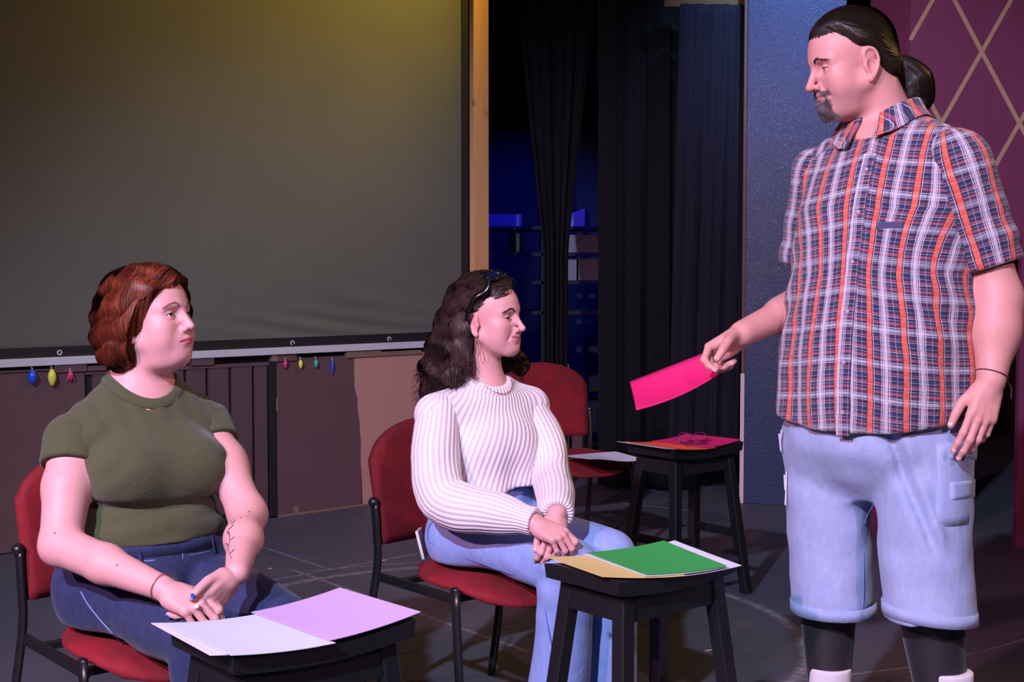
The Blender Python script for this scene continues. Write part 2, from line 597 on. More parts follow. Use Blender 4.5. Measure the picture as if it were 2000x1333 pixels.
t = NT('blue_flat_paint')
c_ = t.coord()
sp = t.noise(150, 3, 0.7, t.mapping(c_, (1, 1, 0.6)))
chip = t.ramp(t.noise(22, 6, 0.75, c_), [(0.70, 0.0), (0.74, 1.0)])
sepz = t.n('ShaderNodeSeparateXYZ')
t.l(c_, sepz.inputs[0])
col = t.mix(t.noise(3, 4, 0.5, c_), S(5, 27, 60), S(10, 37, 76))
col = t.mix(t.ramp(sp, [(0.58, 0.0), (0.74, 1.0)]), col, S(60, 88, 140))
col = t.mix(t.math('MULTIPLY', chip, 0.5), col, S(150, 160, 185))
t.set(Base_Color=col, Roughness=t.ramp(sp, [(0.4, 0.5), (0.7, 0.22)]))
t.bump(sp, 0.6, 0.004)
M_BLUE = t.m
M_EDGE = plain('raw_flat_edge', S(196, 176, 172), 0.8, 0.15, 10)
M_EDGED = plain('brown_flat_edge', S(92, 62, 50), 0.8, 0.2, 10)
b0 = at_z(1452, 984, 0.0)
bu = Vector((math.cos(R(-14)), math.sin(R(-14)), 0))
bn = Vector((bu.y, -bu.x, 0))
broot = empty('blue_flat', b0)
tag(broot, 'tall speckled blue scenery flat behind the standing man', 'scenery flat')
brot = Matrix.Rotation(R(-14), 3, 'Z')
bw, bth = 0.515, 0.045
obj('face_panel', newbox(bu * bw / 2 + Vector((0, 0, 1.95)) - bn * bth / 2, (bw, bth, 3.9), brot, 0.003), M_BLUE, broot)
zsplit = at_plane(1450, 730, b0, bn).z
obj('edge_strip', newbox(bu * -0.012 + Vector((0, 0, zsplit / 2)) - bn * 0.02, (0.022, 0.03, zsplit), brot, 0.001), M_EDGE, broot)
obj('edge_strip', newbox(bu * -0.010 + Vector((0, 0, (3.9 + zsplit) / 2)) - bn * 0.022, (0.018, 0.03, 3.9 - zsplit), brot, 0.001), M_EDGED, broot)

# maroon flat with a gold diamond lattice, a doorway in it, and a return that turns away from the light
t = NT('maroon_paint')
c_ = t.coord()
n1 = t.noise(5, 6, 0.65, t.mapping(c_, (3, 3, 1)))
t.set(Base_Color=t.mix(n1, S(94, 36, 66), S(118, 48, 82)), Roughness=0.55)
t.bump(t.noise(70, 4, 0.6, c_), 0.15, 0.003)
M_MAROON = t.m
t = NT('gold_paint_line')
n1 = t.noise(60, 5, 0.7)
t.set(Base_Color=t.mix(n1, S(150, 118, 90), S(182, 150, 122)), Roughness=0.5)
M_GOLD = t.m
mY = 6.211
mroot = empty('maroon_flat', (1.85, mY, 0))
tag(mroot, 'maroon scenery flat with gold diamond lattice behind the standing man', 'scenery flat')


def mx(px, py):
    p = at_plane(px, py, (0, mY, 0), Vector((0, 1, 0)))
    return p.x, p.z


xl = mx(1778, 50)[0]
dx0, dx1 = mx(1890, 800)[0] - 0.18, mx(1988, 850)[0]
dz1 = mx(1980, 470)[1]
xr = 3.9
o3 = Vector((1.85, mY, 0))
for nm, x0, x1, z0, z1 in (('upper_panel', xl, xr, dz1, 3.9), ('door_side_panel', xl, dx0, 0, dz1), ('door_side_panel', dx1, xr, 0, dz1)):
    obj(nm, newbox(Vector(((x0 + x1) / 2, mY + 0.02, (z0 + z1) / 2)) - o3, (x1 - x0, 0.04, z1 - z0)), M_MAROON, mroot)
xk, _ = mx(1729, 50)
bm = bmesh.new()
ret_a, ret_b = Vector((xl, mY + 0.001, 0)), Vector((xk + 0.035, mY + 0.34, 0))
rv = (ret_b - ret_a)
rn = Vector((rv.y, -rv.x, 0)).normalized()
box(bm, (ret_a + ret_b) / 2 + Vector((0, 0, 1.95)) + rn * 0.02 * 0 - o3, (rv.length, 0.03, 3.9), math.atan2(rv.y, rv.x))
obj('return_panel', bm, M_MAROON, mroot)


def gold_line(p, q, w=0.019):
    e_ = 0.001 if q[1] > p[1] else 0.004
    a, b = Vector((p[0], mY - e_, p[1])), Vector((q[0], mY - e_, q[1]))
    d = b - a
    bm = bmesh.new()
    ang = math.atan2(d.z, d.x)
    box(bm, (a + b) / 2 - o3, (d.length, 0.004, w), Matrix.Rotation(-ang, 3, 'Y'))
    obj('gold_line', bm, M_GOLD, mroot)


c1 = mx(1917, 102)
c2 = mx(1996, 252)
DW = (mx(1976, 0)[0] - mx(1823, 0)[0])
SL = (c1[1] - c2[1]) / (c2[0] - c1[0])
for k in range(-1, 5):
    # falling lines
    x0 = c1[0] + k * DW
    zt = 2.6
    xa, za = x0 - (zt - c1[1]) / SL, zt
    if xa < xl:
        za -= (xl - xa) * SL
        xa = xl
    xe = min(xr, x0 + (c1[1] - dz1) / SL)
    if xe > xa:
        gold_line((xa, za), (xe, za - (xe - xa) * SL))
    # rising lines
    x0 = c1[0] + k * DW
    xa = x0 - (c1[1] - dz1) / SL
    za = dz1
    if xa < xl:
        za += (xl - xa) * SL
        xa = xl
    xe = min(xr, x0 + (zt - c1[1]) / SL)
    if xe > xa:
        gold_line((xa, za), (xe, za + (xe - xa) * SL))
# the lattice goes on round the corner on the return
g0 = mx(1776, 84)
L_ = rv.length
bm = bmesh.new()
pa = ret_a + Vector((0, 0, g0[1])) + rn * 0.017
pb = ret_b + Vector((0, 0, g0[1] - L_ * 0.9)) + rn * 0.017
tube(bm, [pa - o3, pb - o3], 0.012, 6, True, 0.2, rn)
obj('gold_line', bm, M_GOLD, mroot)

# ------------------------------------------------------------------ drapes


def drape(name, x0, x1, y, z0, z1, label, mat, amp=0.05, wl=0.16, seed=1, lean=0.0, ang=0.0, gather=None, thick=0.006):
    random.seed(seed)
    ph = [random.uniform(0, 6.28) for _ in range(6)]
    nu, nv = int((x1 - x0) / 0.012), 40
    ver, fac = [], []
    for j in range(nv + 1):
        w = j / nv
        z = z1 + (z0 - z1) * w
        for i in range(nu + 1):
            s = i / nu
            x = (s - 0.5) * (x1 - x0)
            if gather:
                x *= gather + (1 - gather) * min(1, w * 1.3) ** 0.8
            q = (s * (x1 - x0)) / wl * 6.28
            a = amp * (0.55 + 0.45 * w)
            yy = a * (0.6 * math.sin(q + ph[0] + 0.5 * math.sin(q * 0.31 + ph[1]) + 0.35 * w) + 0.3 * math.sin(q * 0.53 + ph[2] - 0.6 * w) + 0.22 * math.sin(q * 2.3 + ph[3] + 0.8 * w))
            xx = x + lean * w + 0.3 * a * math.cos(q + ph[4])
            ca, sa = math.cos(ang), math.sin(ang)
            ver.append((xx * ca - yy * sa, xx * sa + yy * ca, z))
    for j in range(nv):
        for i in range(nu):
            k = j * (nu + 1) + i
            fac.append((k, k + nu + 1, k + nu + 2, k + 1))
    me = bpy.data.meshes.new(name)
    me.from_pydata(ver, [], fac)
    o = obj_me(name, me, mat, None, True)
    o.location = ((x0 + x1) / 2, y, 0)
    md = o.modifiers.new('thickness', 'SOLIDIFY')
    md.thickness = thick
    tag(o, label, 'curtain', 'black stage drapes')
    return o


M_DRAPE = plain('black_drape', (0.0045, 0.0045, 0.006), 0.95, 0.3, 25, 0.2, 200, spec=0.2)
M_DRAPE2 = plain('navy_black_drape', (0.008, 0.0075, 0.014), 0.9, 0.25, 25, 0.2, 200, spec=0.2)


def px_y(px, py, y):
    """point of a sight line at world depth y"""
    r = ray(px, py)
    return Vector((0, 0, CAMZ)) + r * (y / r.y)


# heavy black drape right of the opening, a swept one in the middle, and a navy one by the blue flat
yd = 7.75
a, b = px_y(1168, 300, yd), px_y(1345, 300, yd)
drape('stage_drape', a.x, b.x, yd, 0.03, 3.6, 'full length black stage drape left of the navy drape', M_DRAPE, 0.05, 0.15, 3, 0.02)
a, b = px_y(990, 0, 7.95), px_y(1180, 0, 7.95)
o = drape('stage_drape', a.x, b.x, 7.95, 0.03, 3.6, 'black stage drape swept aside right of the timber post', M_DRAPE, 0.035, 0.10, 5, 0.0)
for v in o.data.vertices:           # gathered towards its right as it falls
    w = min(1.0, max(0.0, (3.6 - v.co.z) / 2.2))
    k = 1 - 0.74 * w ** 1.2
    v.co.x = v.co.x * k + 0.005 * w
a, b = px_y(1325, 300, 7.45), px_y(1462, 300, 7.45)
zt = px_y(1400, 8, 7.45).z
o = drape('stage_drape', a.x, b.x, 7.45, 0.25, zt, 'navy black drape hanging from a batten beside the blue flat', M_DRAPE2, 0.028, 0.075, 8, -0.05, R(4))
a, b = px_y(1352, 4, 7.47), px_y(1408, 4, 7.47)
bt = obj('curtain_batten', newbox(((a.x + b.x) / 2, 7.49, zt + 0.04), (b.x - a.x + 0.3, 0.03, 0.10), None, 0.003), plain('dull_ochre_timber', S(86, 62, 16), 0.8))
tag(bt, 'short raw timber batten above the navy drape', 'batten')

# storage rack backstage with cartons that catch blue light
M_RACK = plain('dark_rack_paint', (0.006, 0.008, 0.008), 0.8, 0.2, 15)
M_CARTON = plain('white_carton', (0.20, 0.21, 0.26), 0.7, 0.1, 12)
yr = 9.2
x0, x1 = px_y(940, 500, yr).x, px_y(1200, 500, yr).x
rk = empty('storage_rack', ((x0 + x1) / 2, yr, 0))
tag(rk, 'dark open storage rack in the gloom behind the drapes', 'rack')
zsh = [px_y(1100, y_, yr).z for y_ in (444, 494, 548, 606, 770, 880)]
for xx in (x0, (x0 + x1) / 2 - 0.03, x1):
    for dy in (-0.19, 0.19):
        obj('upright', newbox((xx - rk.location.x, dy, 1.05), (0.04, 0.04, 2.1), None, 0.002), M_RACK, rk)
for z in zsh:
    obj('shelf', newbox((0, 0, z - 0.012), (x1 - x0, 0.42, 0.024), None, 0.002), M_RACK, rk)
carts = [(952, 1020, 444, 418, 'flat pale carton on the top rack shelf nearest the timber post'), (995, 1022, 494, 452, 'small upright carton on the second rack shelf beside the post'),
         (1095, 1142, 444, 405, 'slanted top pale carton on the top rack shelf'), (1100, 1176, 494, 456, 'wide pale carton on the second rack shelf'),
         (1090, 1126, 548, 500, 'dim square carton on the third rack shelf'), (1130, 1176, 548, 502, 'dim carton at the right end of the third rack shelf')]
for i, (xa, xb, yb, yt, lb) in enumerate(carts):
    pa, pb = px_y(xa, yb, yr - 0.12), px_y(xb, yb, yr - 0.12)
    h = (yb - yt) / FPX * (yr - 0.1) * 0.9
    zz = min(zsh, key=lambda q: abs(q - pa.z))
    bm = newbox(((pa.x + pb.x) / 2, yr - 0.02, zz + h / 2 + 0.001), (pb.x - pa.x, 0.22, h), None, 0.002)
    if i == 2:
        for v in bm.verts:
            if v.co.z > zz + h / 2 and v.co.x < (pa.x + pb.x) / 2:
                v.co.z -= h * 0.5
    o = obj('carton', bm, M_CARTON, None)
    tag(o, lb, 'box', 'cartons on the backstage rack')
for i, (xa, xb, yt, yb, tilt, lb) in enumerate(((1066, 1076, 650, 860, 0.0, 'narrow upright board leaning left under the backstage rack'), (1086, 1112, 690, 880, 0.25, 'middle board of three leaning by the red empty chair'),
                                               (1118, 1146, 726, 890, 0.30, 'rightmost board of three leaning behind the red empty chair'))):
    yy = 8.55 + 0.03 * i
    pa, pb = px_y(xa, yt, yy), px_y(xb, yt, yy)
    h = pa.z
    w = pb.x - pa.x
    bm = newbox(((pa.x + pb.x) / 2, yy, h / 2), (w, 0.02, h - 0.002), None, 0.001)
    for v in bm.verts:
        v.co.y += 0.12 * v.co.z
        if v.co.z > h / 2 and v.co.x > (pa.x + pb.x) / 2:
            v.co.z -= w * 0.9
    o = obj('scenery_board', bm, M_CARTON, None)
    tag(o, lb, 'board', 'boards leaning backstage')

# ------------------------------------------------------------------ furniture
M_BLK = plain('black_satin_paint', (0.010, 0.010, 0.012), 0.38, 0.25, 30, 0.04, 60)
M_TUBE = plain('black_powder_coat', (0.010, 0.010, 0.012), 0.35, 0.2, 40)
t = NT('red_velvet')
c_ = t.coord()
n1 = t.noise(7, 5, 0.65, c_)
n2 = t.noise(160, 3, 0.6, c_)
col = t.mix(t.ramp(n1, [(0.35, 0.0), (0.65, 1.0)]), (0.12, 0.001, 0.005), (0.23, 0.002, 0.010))
t.set(Base_Color=col, Roughness=0.85)
t.b.inputs['Sheen Weight'].default_value = 0.12
t.b.inputs['Sheen Roughness'].default_value = 0.35
t.b.inputs['Sheen Tint'].default_value = (1.0, 0.10, 0.14, 1)
t.bump(n2, 0.25, 0.002)
M_VELVET = t.m


def grid_solid(bm, nu, nv, top, bot):
    """closed slab between two (nu+1)x(nv+1) sheets"""
    T = [[bm.verts.new(top(i / nu, j / nv)) for i in range(nu + 1)] for j in range(nv + 1)]
    B = [[bm.verts.new(bot(i / nu, j / nv)) for i in range(nu + 1)] for j in range(nv + 1)]
    for j in range(nv):
        for i in range(nu):
            bm.faces.new((T[j][i], T[j][i + 1], T[j + 1][i + 1], T[j + 1][i]))
            bm.faces.new((B[j][i], B[j + 1][i], B[j + 1][i + 1], B[j][i + 1]))
    for i in range(nu):
        bm.faces.new((T[0][i], B[0][i], B[0][i + 1], T[0][i + 1]))
        bm.faces.new((T[nv][i + 1], B[nv][i + 1], B[nv][i], T[nv][i]))
    for j in range(nv):
        bm.faces.new((T[j][0], T[j + 1][0], B[j + 1][0], B[j][0]))
        bm.faces.new((T[j + 1][nu], T[j][nu], B[j][nu], B[j + 1][nu]))
    bmesh.ops.recalc_face_normals(bm, faces=bm.faces)
    return bm


def disc_pt(i, j):
    """square -> disc-ish (superellipse) map, returns -1..1 pair"""
    a, b = 2 * i - 1, 2 * j - 1
    return a * math.sqrt(max(0, 1 - b * b / 2)), b * math.sqrt(max(0, 1 - a * a / 2))


SEAT_Z = 0.455
CH_W = 0.235          # half leg spacing
CH_R, CH_F = 0.235, -0.14


def make_chair():
    root = empty('stacking_chair')
    # seat pad: shield shaped, dished at the back and rolled down at the front
    def pad(off):
        def f(i, j):
            x, y = disc_pt(i, j)
            x = math.copysign(abs(x) ** 0.80, x)
            y = math.copysign(abs(y) ** 0.85, y)
            edge = max(abs(2 * i - 1), abs(2 * j - 1))
            X = x * (0.225 + 0.012 * (-y))
            Y = -0.035 + y * 0.225
            z = SEAT_Z - 0.012 * (1 - x * x) * (1 - y * y) * 1.0
            fr = max(0.0, -y - 0.25)
            z -= 0.085 * fr ** 2.0 * (1.0)
            z += 0.012 * max(0, y - 0.4)
            if off > 0:
                z -= 0.020 * edge ** 6
            else:
                z -= 0.046 - 0.016 * edge ** 6
            return (X * (1 + 0.0 * off), Y, z)
        return f
    bm = grid_solid(bmesh.new(), 16, 16, pad(1), pad(-1))
    obj('seat', bm, M_VELVET, root, True)
    # back pad: flat bottom, domed top
    def back(s):
        def f(i, j):
            a = 2 * i - 1
            w = 0.225 * (1 - 0.55 * max(0, j - 0.35) ** 2.2 * 1.0)
            dome = (1 - abs(a) ** 2.6) * 0.5 + 0.5
            zt = 0.495 + (0.845 - 0.495) * (0.62 + 0.38 * math.sqrt(max(0, 1 - (a * 0.985) ** 2)))
            z = 0.495 + (zt - 0.495) * j
            x = a * 0.232 * (1 - 0.05 * (1 - j))
            y = 0.235 + 0.055 * (z - 0.495) / 0.35 - 0.035 * (1 - a * a) * -1.0 * 0.6
            edge = max(abs(a), abs(2 * j - 1))
            y += s * (0.024 - 0.012 * edge ** 5)
            return (x, y, z)
        return f
    bm = grid_solid(bmesh.new(), 18, 12, back(-1), back(1))
    obj('backrest', bm, M_VELVET, root, True)
    for s in (-1, 1):
        bm = bmesh.new()
        tube(bm, spline([(s * 0.250, 0.31, 0.0), (s * 0.250, 0.270, 0.22), (s * CH_W, CH_R, 0.43), (s * CH_W, CH_R + 0.002, 0.53), (s * CH_W, CH_R + 0.012, 0.615)], 5), 0.0155, 12, True, 0.62, (1, 0, 0))
        lg = obj('leg', bm, M_TUBE, root, True)
        obj('end_cap', sphere(bmesh.new(), (s * (CH_W + 0.002), CH_R + 0.012, 0.617), 0.0165, 12, 8), M_TUBE, lg, True)
        bm = bmesh.new()
        tube(bm, spline([(s * 0.250, -0.185, 0.0), (s * 0.246, -0.165, 0.2), (s * 0.240, CH_F, 0.43)], 5), 0.0155, 12, True, 0.62, (1, 0, 0))
        lg = obj('leg', bm, M_TUBE, root, True)
        obj('end_cap', sphere(bmesh.new(), (s * 0.240, CH_F, 0.432), 0.0155, 12, 8, (0.7, 1, 0.6)), M_TUBE, lg, True)
        obj('side_rail', newbox((s * 0.232, 0.045, 0.403), (0.016, 0.37, 0.024), None, 0.003), M_TUBE, root)
    for y in (0.16, -0.10):
        obj('cross_bar', newbox((0, y, 0.396), (0.46, 0.03, 0.016), None, 0.003), M_TUBE, root)
    return root


def copy_tree(o, parent=None):
    c = o.copy()
    COL.objects.link(c)
    c.parent = parent
    for ch in o.children:
        copy_tree(ch, c)
    return c


AX = R(40)                                             # the whole setting stands 40 degrees askew to the camera
chair0 = make_chair()
chairs = [('red velvet stacking chair under the woman in the green shirt', (165, 1297), (38, 1075), R(40)),
          ('red velvet stacking chair under the woman in the white sweater', (890, 1160), (735, 980), R(40)),
          ('empty red velvet stacking chair with a white paper on its seat', None, (0.265, 6.12), R(26))]
CHAIR = []
for i, (lb, pf, pr, a) in enumerate(chairs):
    o = chair0 if i == 0 else copy_tree(chair0)
    if pf:
        A_, B_ = at_z(*pf, 0.43), at_z(*pr, 0.617)
        mid = (A_ + B_) / 2
        # near legs sit on the chair's own right side (local -x)
        loc = Vector((-0.238, (CH_F + CH_R) / 2, 0))
    else:
        mid = Vector((*pr, 0))
        loc = Vector((0, 0, 0))
    rot = Matrix.Rotation(a, 3, 'Z')
    p = mid - rot @ loc
    o.location = (p.x, p.y, 0)
    o.rotation_euler = (0, 0, a)
    tag(o, lb, 'chair', 'red stacking chairs in a row')
    CHAIR.append(o)
print('CHAIRS', [tuple(round(v, 3) for v in c.location) for c in CHAIR])

# black saddle stools used as side tables
ST_H, ST_L, ST_W = 0.605, 0.40, 0.25


def saddle(x):
    return ST_H - 0.012 + 0.015 * (x / (ST_L / 2)) ** 2


def make_stool():
    root = empty('saddle_stool')
    th = 0.036

    def top(i, j):
        x = (i - 0.5) * ST_L
        e = max(0, abs(2 * j - 1) - 0.9) * 10
        return (x, (j - 0.5) * ST_W, saddle(x) - 0.003 * e)

    def bot(i, j):
        x = (i - 0.5) * ST_L * 0.985
        return (x, (j - 0.5) * ST_W * 0.97, saddle(x) - th)
    obj('seat', grid_solid(bmesh.new(), 16, 10, top, bot), M_BLK, root)
    for sx in (-1, 1):
        for sy in (-1, 1):
            bm = bmesh.new()
            a, b = Vector((sx * 0.148, sy * 0.085, 0.572)), Vector((sx * 0.205, sy * 0.142, 0.0))
            w = 0.019
            vs_ = []
            for p in (b, a):
                vs_.append([bm.verts.new(p + Vector((dx * w, dy * w, 0))) for dx, dy in ((-1, -1), (1, -1), (1, 1), (-1, 1))])
            bm.faces.new(vs_[0][::-1])
            bm.faces.new(vs_[1])
            for k in range(4):
                bm.faces.new((vs_[0][k], vs_[0][(k + 1) % 4], vs_[1][(k + 1) % 4], vs_[1][k]))
            bmesh.ops.bevel(bm, geom=list(bm.edges), offset=0.003, segments=1, affect='EDGES')
            obj('leg', bm, M_BLK, root)
    for sy in (-1, 1):
        obj('apron', newbox((0, sy * 0.092, 0.525), (0.27, 0.018, 0.055), None, 0.002), M_BLK, root)
        obj('stretcher', newbox((0, sy * 0.126, 0.17), (0.36, 0.018, 0.032), None, 0.003), M_BLK, root)
    for sx in (-1, 1):
        obj('apron', newbox((sx * 0.158, 0, 0.530), (0.018, 0.15, 0.055), None, 0.002), M_BLK, root)
        obj('stretcher', newbox((sx * 0.182, 0, 0.24), (0.018, 0.23, 0.032), None, 0.003), M_BLK, root)
    return root


stool0 = make_stool()
STOOL = []
for i, (lb, loc) in enumerate((('black saddle stool holding lilac and pale sheets', (-0.422, 2.600)),
                               ('black saddle stool holding yellow and green sheets', (0.309, 3.175)),
                               ('black saddle stool holding magenta sheet and eyeglasses', (0.683, 5.31)))):
    o = stool0 if i == 0 else copy_tree(stool0)
    o.location = (*loc, 0)
    o.rotation_euler = (0, 0, AX)
    tag(o, lb, 'stool', 'black saddle stools used as side tables')
    STOOL.append(o)

# sheets of paper that sag into the saddle seats
PAPN = {}


def paper_mat(name, c):
    if name not in PAPN:
        PAPN[name] = plain('paper_' + name, c, 0.75, 0.02, 40, 0.03, 400)
    return PAPN[name]


def sheet(stool, u, v, rz, mat, label, lift=0.0, size=(0.216, 0.279), sag=1.0, extra=None):
    """paper lying on a stool: centre (u,v) in the stool's own axes"""
    bm = bmesh.new()
    nx, ny = 14, 8
    th = 0.0012

    def f(i, j, dz):
        x, y = (i - 0.5) * size[0], (j - 0.5) * size[1]
        X = u + x * math.cos(rz) - y * math.sin(rz)
        Y = v + x * math.sin(rz) + y * math.cos(rz)
        xc = max(-ST_L / 2, min(ST_L / 2, X))
        z = saddle(xc) + (abs(X) - abs(xc)) * 0.14
        z = ST_H + 0.008 - (ST_H + 0.008 - z) * sag
        if extra:
            z += extra(i, j)
        return (X, Y, z + lift + dz)
    grid_solid(bm, nx, ny, lambda i, j: f(i, j, th), lambda i, j: f(i, j, 0.0))
    o = obj('sheet_of_paper', bm, mat)
    o.location = stool.location
    o.rotation_euler = stool.rotation_euler
    tag(o, label, 'paper')
    return o


sC, sA, sB = STOOL
sheet(sC, -0.125, 0.012, R(-4), paper_mat('white', (0.70, 0.72, 0.78)), 'lower white sheet poking out under the pale blue sheet', 0.001)
sheet(sC, -0.105, -0.002, R(0), paper_mat('pale_blue', (0.60, 0.68, 0.82)), 'pale bluish sheet on the front left stool beside lilac sheet', 0.0045)
sheet(sC, 0.100, 0.012, R(2), paper_mat('lilac', (0.56, 0.40, 0.74)), 'lilac sheet overlapping the pale sheet on the front left stool', 0.0080)
sheet(sA, 0.070, -0.020, R(-13), paper_mat('white', (0.70, 0.72, 0.78)), 'white sheet sticking out right of the green sheet', 0.001)
sheet(sA, -0.085, 0.010, R(-15), paper_mat('yellow', (0.78, 0.62, 0.22)), 'pale yellow sheet under the green sheet', 0.0040)
sheet(sA, 0.020, -0.012, R(-13), paper_mat('white', (0.70, 0.72, 0.78)), 'white sheet showing as a thin edge beneath the green sheet', 0.0072)
sheet(sA, 0.030, -0.013, R(-15), paper_mat('green', (0.035, 0.38, 0.07)), 'bright green sheet on top of the yellow sheet', 0.0100)
sheet(sB, -0.125, 0.012, R(-5), paper_mat('white', (0.70, 0.72, 0.78)), 'white sheet at the left of the far stool', 0.001)
sheet(sB, -0.085, 0.0, R(0), paper_mat('orange', (0.90, 0.10, 0.04)), 'orange red sheet under the magenta sheet', 0.004)
sheet(sB, 0.075, 0.012, R(3), paper_mat('magenta', (0.62, 0.005, 0.16)), 'magenta sheet lying on the far stool under eyeglasses', 0.007)

# papers on the empty chair
bm = bmesh.new()


def chair_paper(off):
    def f(i, j):
        x, y = (i - 0.5) * 0.279, (j - 0.5) * 0.216
        return (x, y, SEAT_Z + 0.012 + 0.012 * math.cos(i * 4) * (1 - j) + off)
    return f


grid_solid(bm, 12, 8, chair_paper(0.0012), chair_paper(0.0))
o = obj('sheet_of_paper', bm, paper_mat('white', (0.70, 0.72, 0.78)))
q = at_z(1178, 898, SEAT_Z)
o.location = (q.x, q.y, 0)
o.rotation_euler = (0, 0, R(30))
tag(o, 'white sheet of paper on the empty red chair', 'paper')

# eyeglasses lying on the magenta sheet
gl = empty('eyeglasses', sB.matrix_world.translation)
gp = at_z(1352, 860, ST_H + 0.01)
gl.location = (gp.x, gp.y, saddle(0.05) + 0.009)
gl.rotation_euler = (0, 0, R(12))
tag(gl, 'folded thin dark eyeglasses on the magenta sheet', 'eyeglasses')
M_GLF = plain('purple_glasses_frame', (0.10, 0.01, 0.05), 0.35)
t = NT('clear_lens')
t.set(Base_Color=(1, 1, 1), Roughness=0.02, Transmission_Weight=1.0, IOR=1.2)
M_LENS = t.m
for s in (-1, 1):
    bm = bmesh.new()
    pts = [Vector((s * 0.033 + 0.026 * math.cos(a), 0.0 + 0.010 * math.sin(a), 0.022 + 0.019 * math.sin(a))) for a in [2 * math.pi * k / 20 for k in range(21)]]
    tube(bm, pts, 0.0022, 6, False)
    obj('rim', bm, M_GLF, gl, True)
    bm = bmesh.new()
    bmesh.ops.create_circle(bm, cap_ends=True, segments=20, radius=1.0)
    for v in bm.verts:
        x, y = v.co.x, v.co.y
        v.co = Vector((s * 0.033 + 0.0245 * x, 0.0 + 0.010 * y, 0.022 + 0.018 * y))
    ex = bmesh.ops.extrude_face_region(bm, geom=list(bm.faces))
    bmesh.ops.translate(bm, vec=(0, 0.0015, 0), verts=[v for v in ex['geom'] if isinstance(v, bmesh.types.BMVert)])
    obj('lens', bm, M_LENS, gl)
    bm = bmesh.new()
    tube(bm, spline([(s * 0.062, 0.002, 0.028), (s * 0.064, -0.012, 0.016), (s * 0.02, -0.045 - 0.01 * s, 0.006), (-s * 0.055, -0.055 - 0.008 * s, 0.003)], 6), 0.002, 6)
    obj('temple', bm, M_GLF, gl, True)
bm = bmesh.new()
tube(bm, spline([(-0.009, 0.003, 0.028), (0, 0.004, 0.032), (0.009, 0.003, 0.028)], 4), 0.002, 6)
obj('bridge', bm, M_GLF, gl, True)

# scraps on the floor
for (x, y, c, s_, lb) in ((583, 1087, (0.02, 0.07, 0.55), 0.018, 'tiny blue scrap on the floor left of the middle chair'), (528, 1112, (0.55, 0.3, 0.25), 0.016, 'tiny pinkish scrap on the floor beside the green-shirted woman'),
                          (750, 1096, (0.6, 0.2, 0.12), 0.02, 'tiny orange scrap by the rear leg of the middle chair'), (1384, 1272, (0.6, 0.3, 0.2), 0.025, 'thin orange splinter on the floor near the standing man')):
    q = at_z(x, y, 0.0)
    bm = newbox((0, 0, 0.0015), (s_, s_ * 0.4, 0.003), R(20), 0.0005)
    bm.verts.ensure_lookup_table()
    for v in bm.verts:
        if v.co.x > 0:
            v.co.y *= 0.5
            v.co.z += 0.0015
    o = obj('floor_scrap', bm, plain('scrap_' + str(x), c, 0.8))
    o.location = (q.x, q.y, 0.0)
    tag(o, lb, 'scrap', 'scraps on the stage floor')

# ------------------------------------------------------------------ implicit surfaces for bodies and clothes
F32 = np.float32


def V3(*a):
    return np.array(a, dtype=np.float64)


def nv(v):
    v = np.asarray(v, dtype=np.float64)
    return v / np.linalg.norm(v)


class Prim:
    __slots__ = ('f', 'c', 'r')

    def __init__(self, f, c, r):
        self.f, self.c, self.r = f, np.asarray(c, dtype=np.float64), float(r)


def ell(c, rad, rot=None):
    c = np.asarray(c, F32)
    rad = np.asarray(rad if hasattr(rad, '__len__') else (rad,) * 3, F32)
    rm = None if rot is None else np.asarray(rot, F32)

    def f(P):
        q = P - c
        if rm is not None:
            q = q @ rm
        a = q / rad
        k0 = np.sqrt(np.einsum('ij,ij->i', a, a))
        b = a / rad
        k1 = np.sqrt(np.einsum('ij,ij->i', b, b)) + 1e-9
        return k0 * (k0 - 1) / k1
    return Prim(f, c, float(rad.max()))


def cone(a, b, ra, rb=None):
    rb = ra if rb is None else rb
    a, b = np.asarray(a, F32), np.asarray(b, F32)
    ba = b - a
    L2 = float(ba @ ba) + 1e-12

    def f(P):
        q = P - a
        h = np.clip(q @ ba / L2, 0, 1)
        q = q - h[:, None] * ba
        return np.sqrt(np.einsum('ij,ij->i', q, q)) - (ra + (rb - ra) * h)
    return Prim(f, (a + b) / 2, math.sqrt(L2) / 2 + max(ra, rb))


def chain(pts, rads, k=0.0, n=1):
    """limb through several joints; each piece is a tapered capsule"""
    if n > 1:
        pp = [np.array(v) for v in spline([tuple(p) for p in pts], n)]
        rr = list(np.interp(np.linspace(0, len(pts) - 1, len(pp)), range(len(pts)), rads))
        pts, rads = pp, rr
    pr = [cone(pts[i], pts[i + 1], rads[i], rads[i + 1]) for i in range(len(pts) - 1)]
    P_ = np.array([np.asarray(p, float) for p in pts])
    c = (P_.min(0) + P_.max(0)) / 2

    def f(P):
        d = pr[0].f(P)
        for q in pr[1:]:
            d = np.minimum(d, q.f(P)) if k == 0 else smin(d, q.f(P), k)
        return d
    return Prim(f, c, max(np.linalg.norm(p - c) for p in P_) + max(rads))


def rbox(c, half, rad, rot=None):
    c = np.asarray(c, F32)
    hb = np.asarray(half, F32) - rad
    rm = None if rot is None else np.asarray(rot, F32)

    def f(P):
        q = P - c
        if rm is not None:
            q = q @ rm
        q = np.abs(q) - hb
        return np.sqrt((np.maximum(q, 0) ** 2).sum(1)) + np.minimum(q.max(1), 0) - rad
    return Prim(f, c, float(np.linalg.norm(half)))


def half(p, n):
    """half space: negative behind the plane, positive on the side n points to"""
    p, n = np.asarray(p, F32), np.asarray(nv(n), F32)
    return Prim(lambda P: (P - p) @ n, p, 1e3)


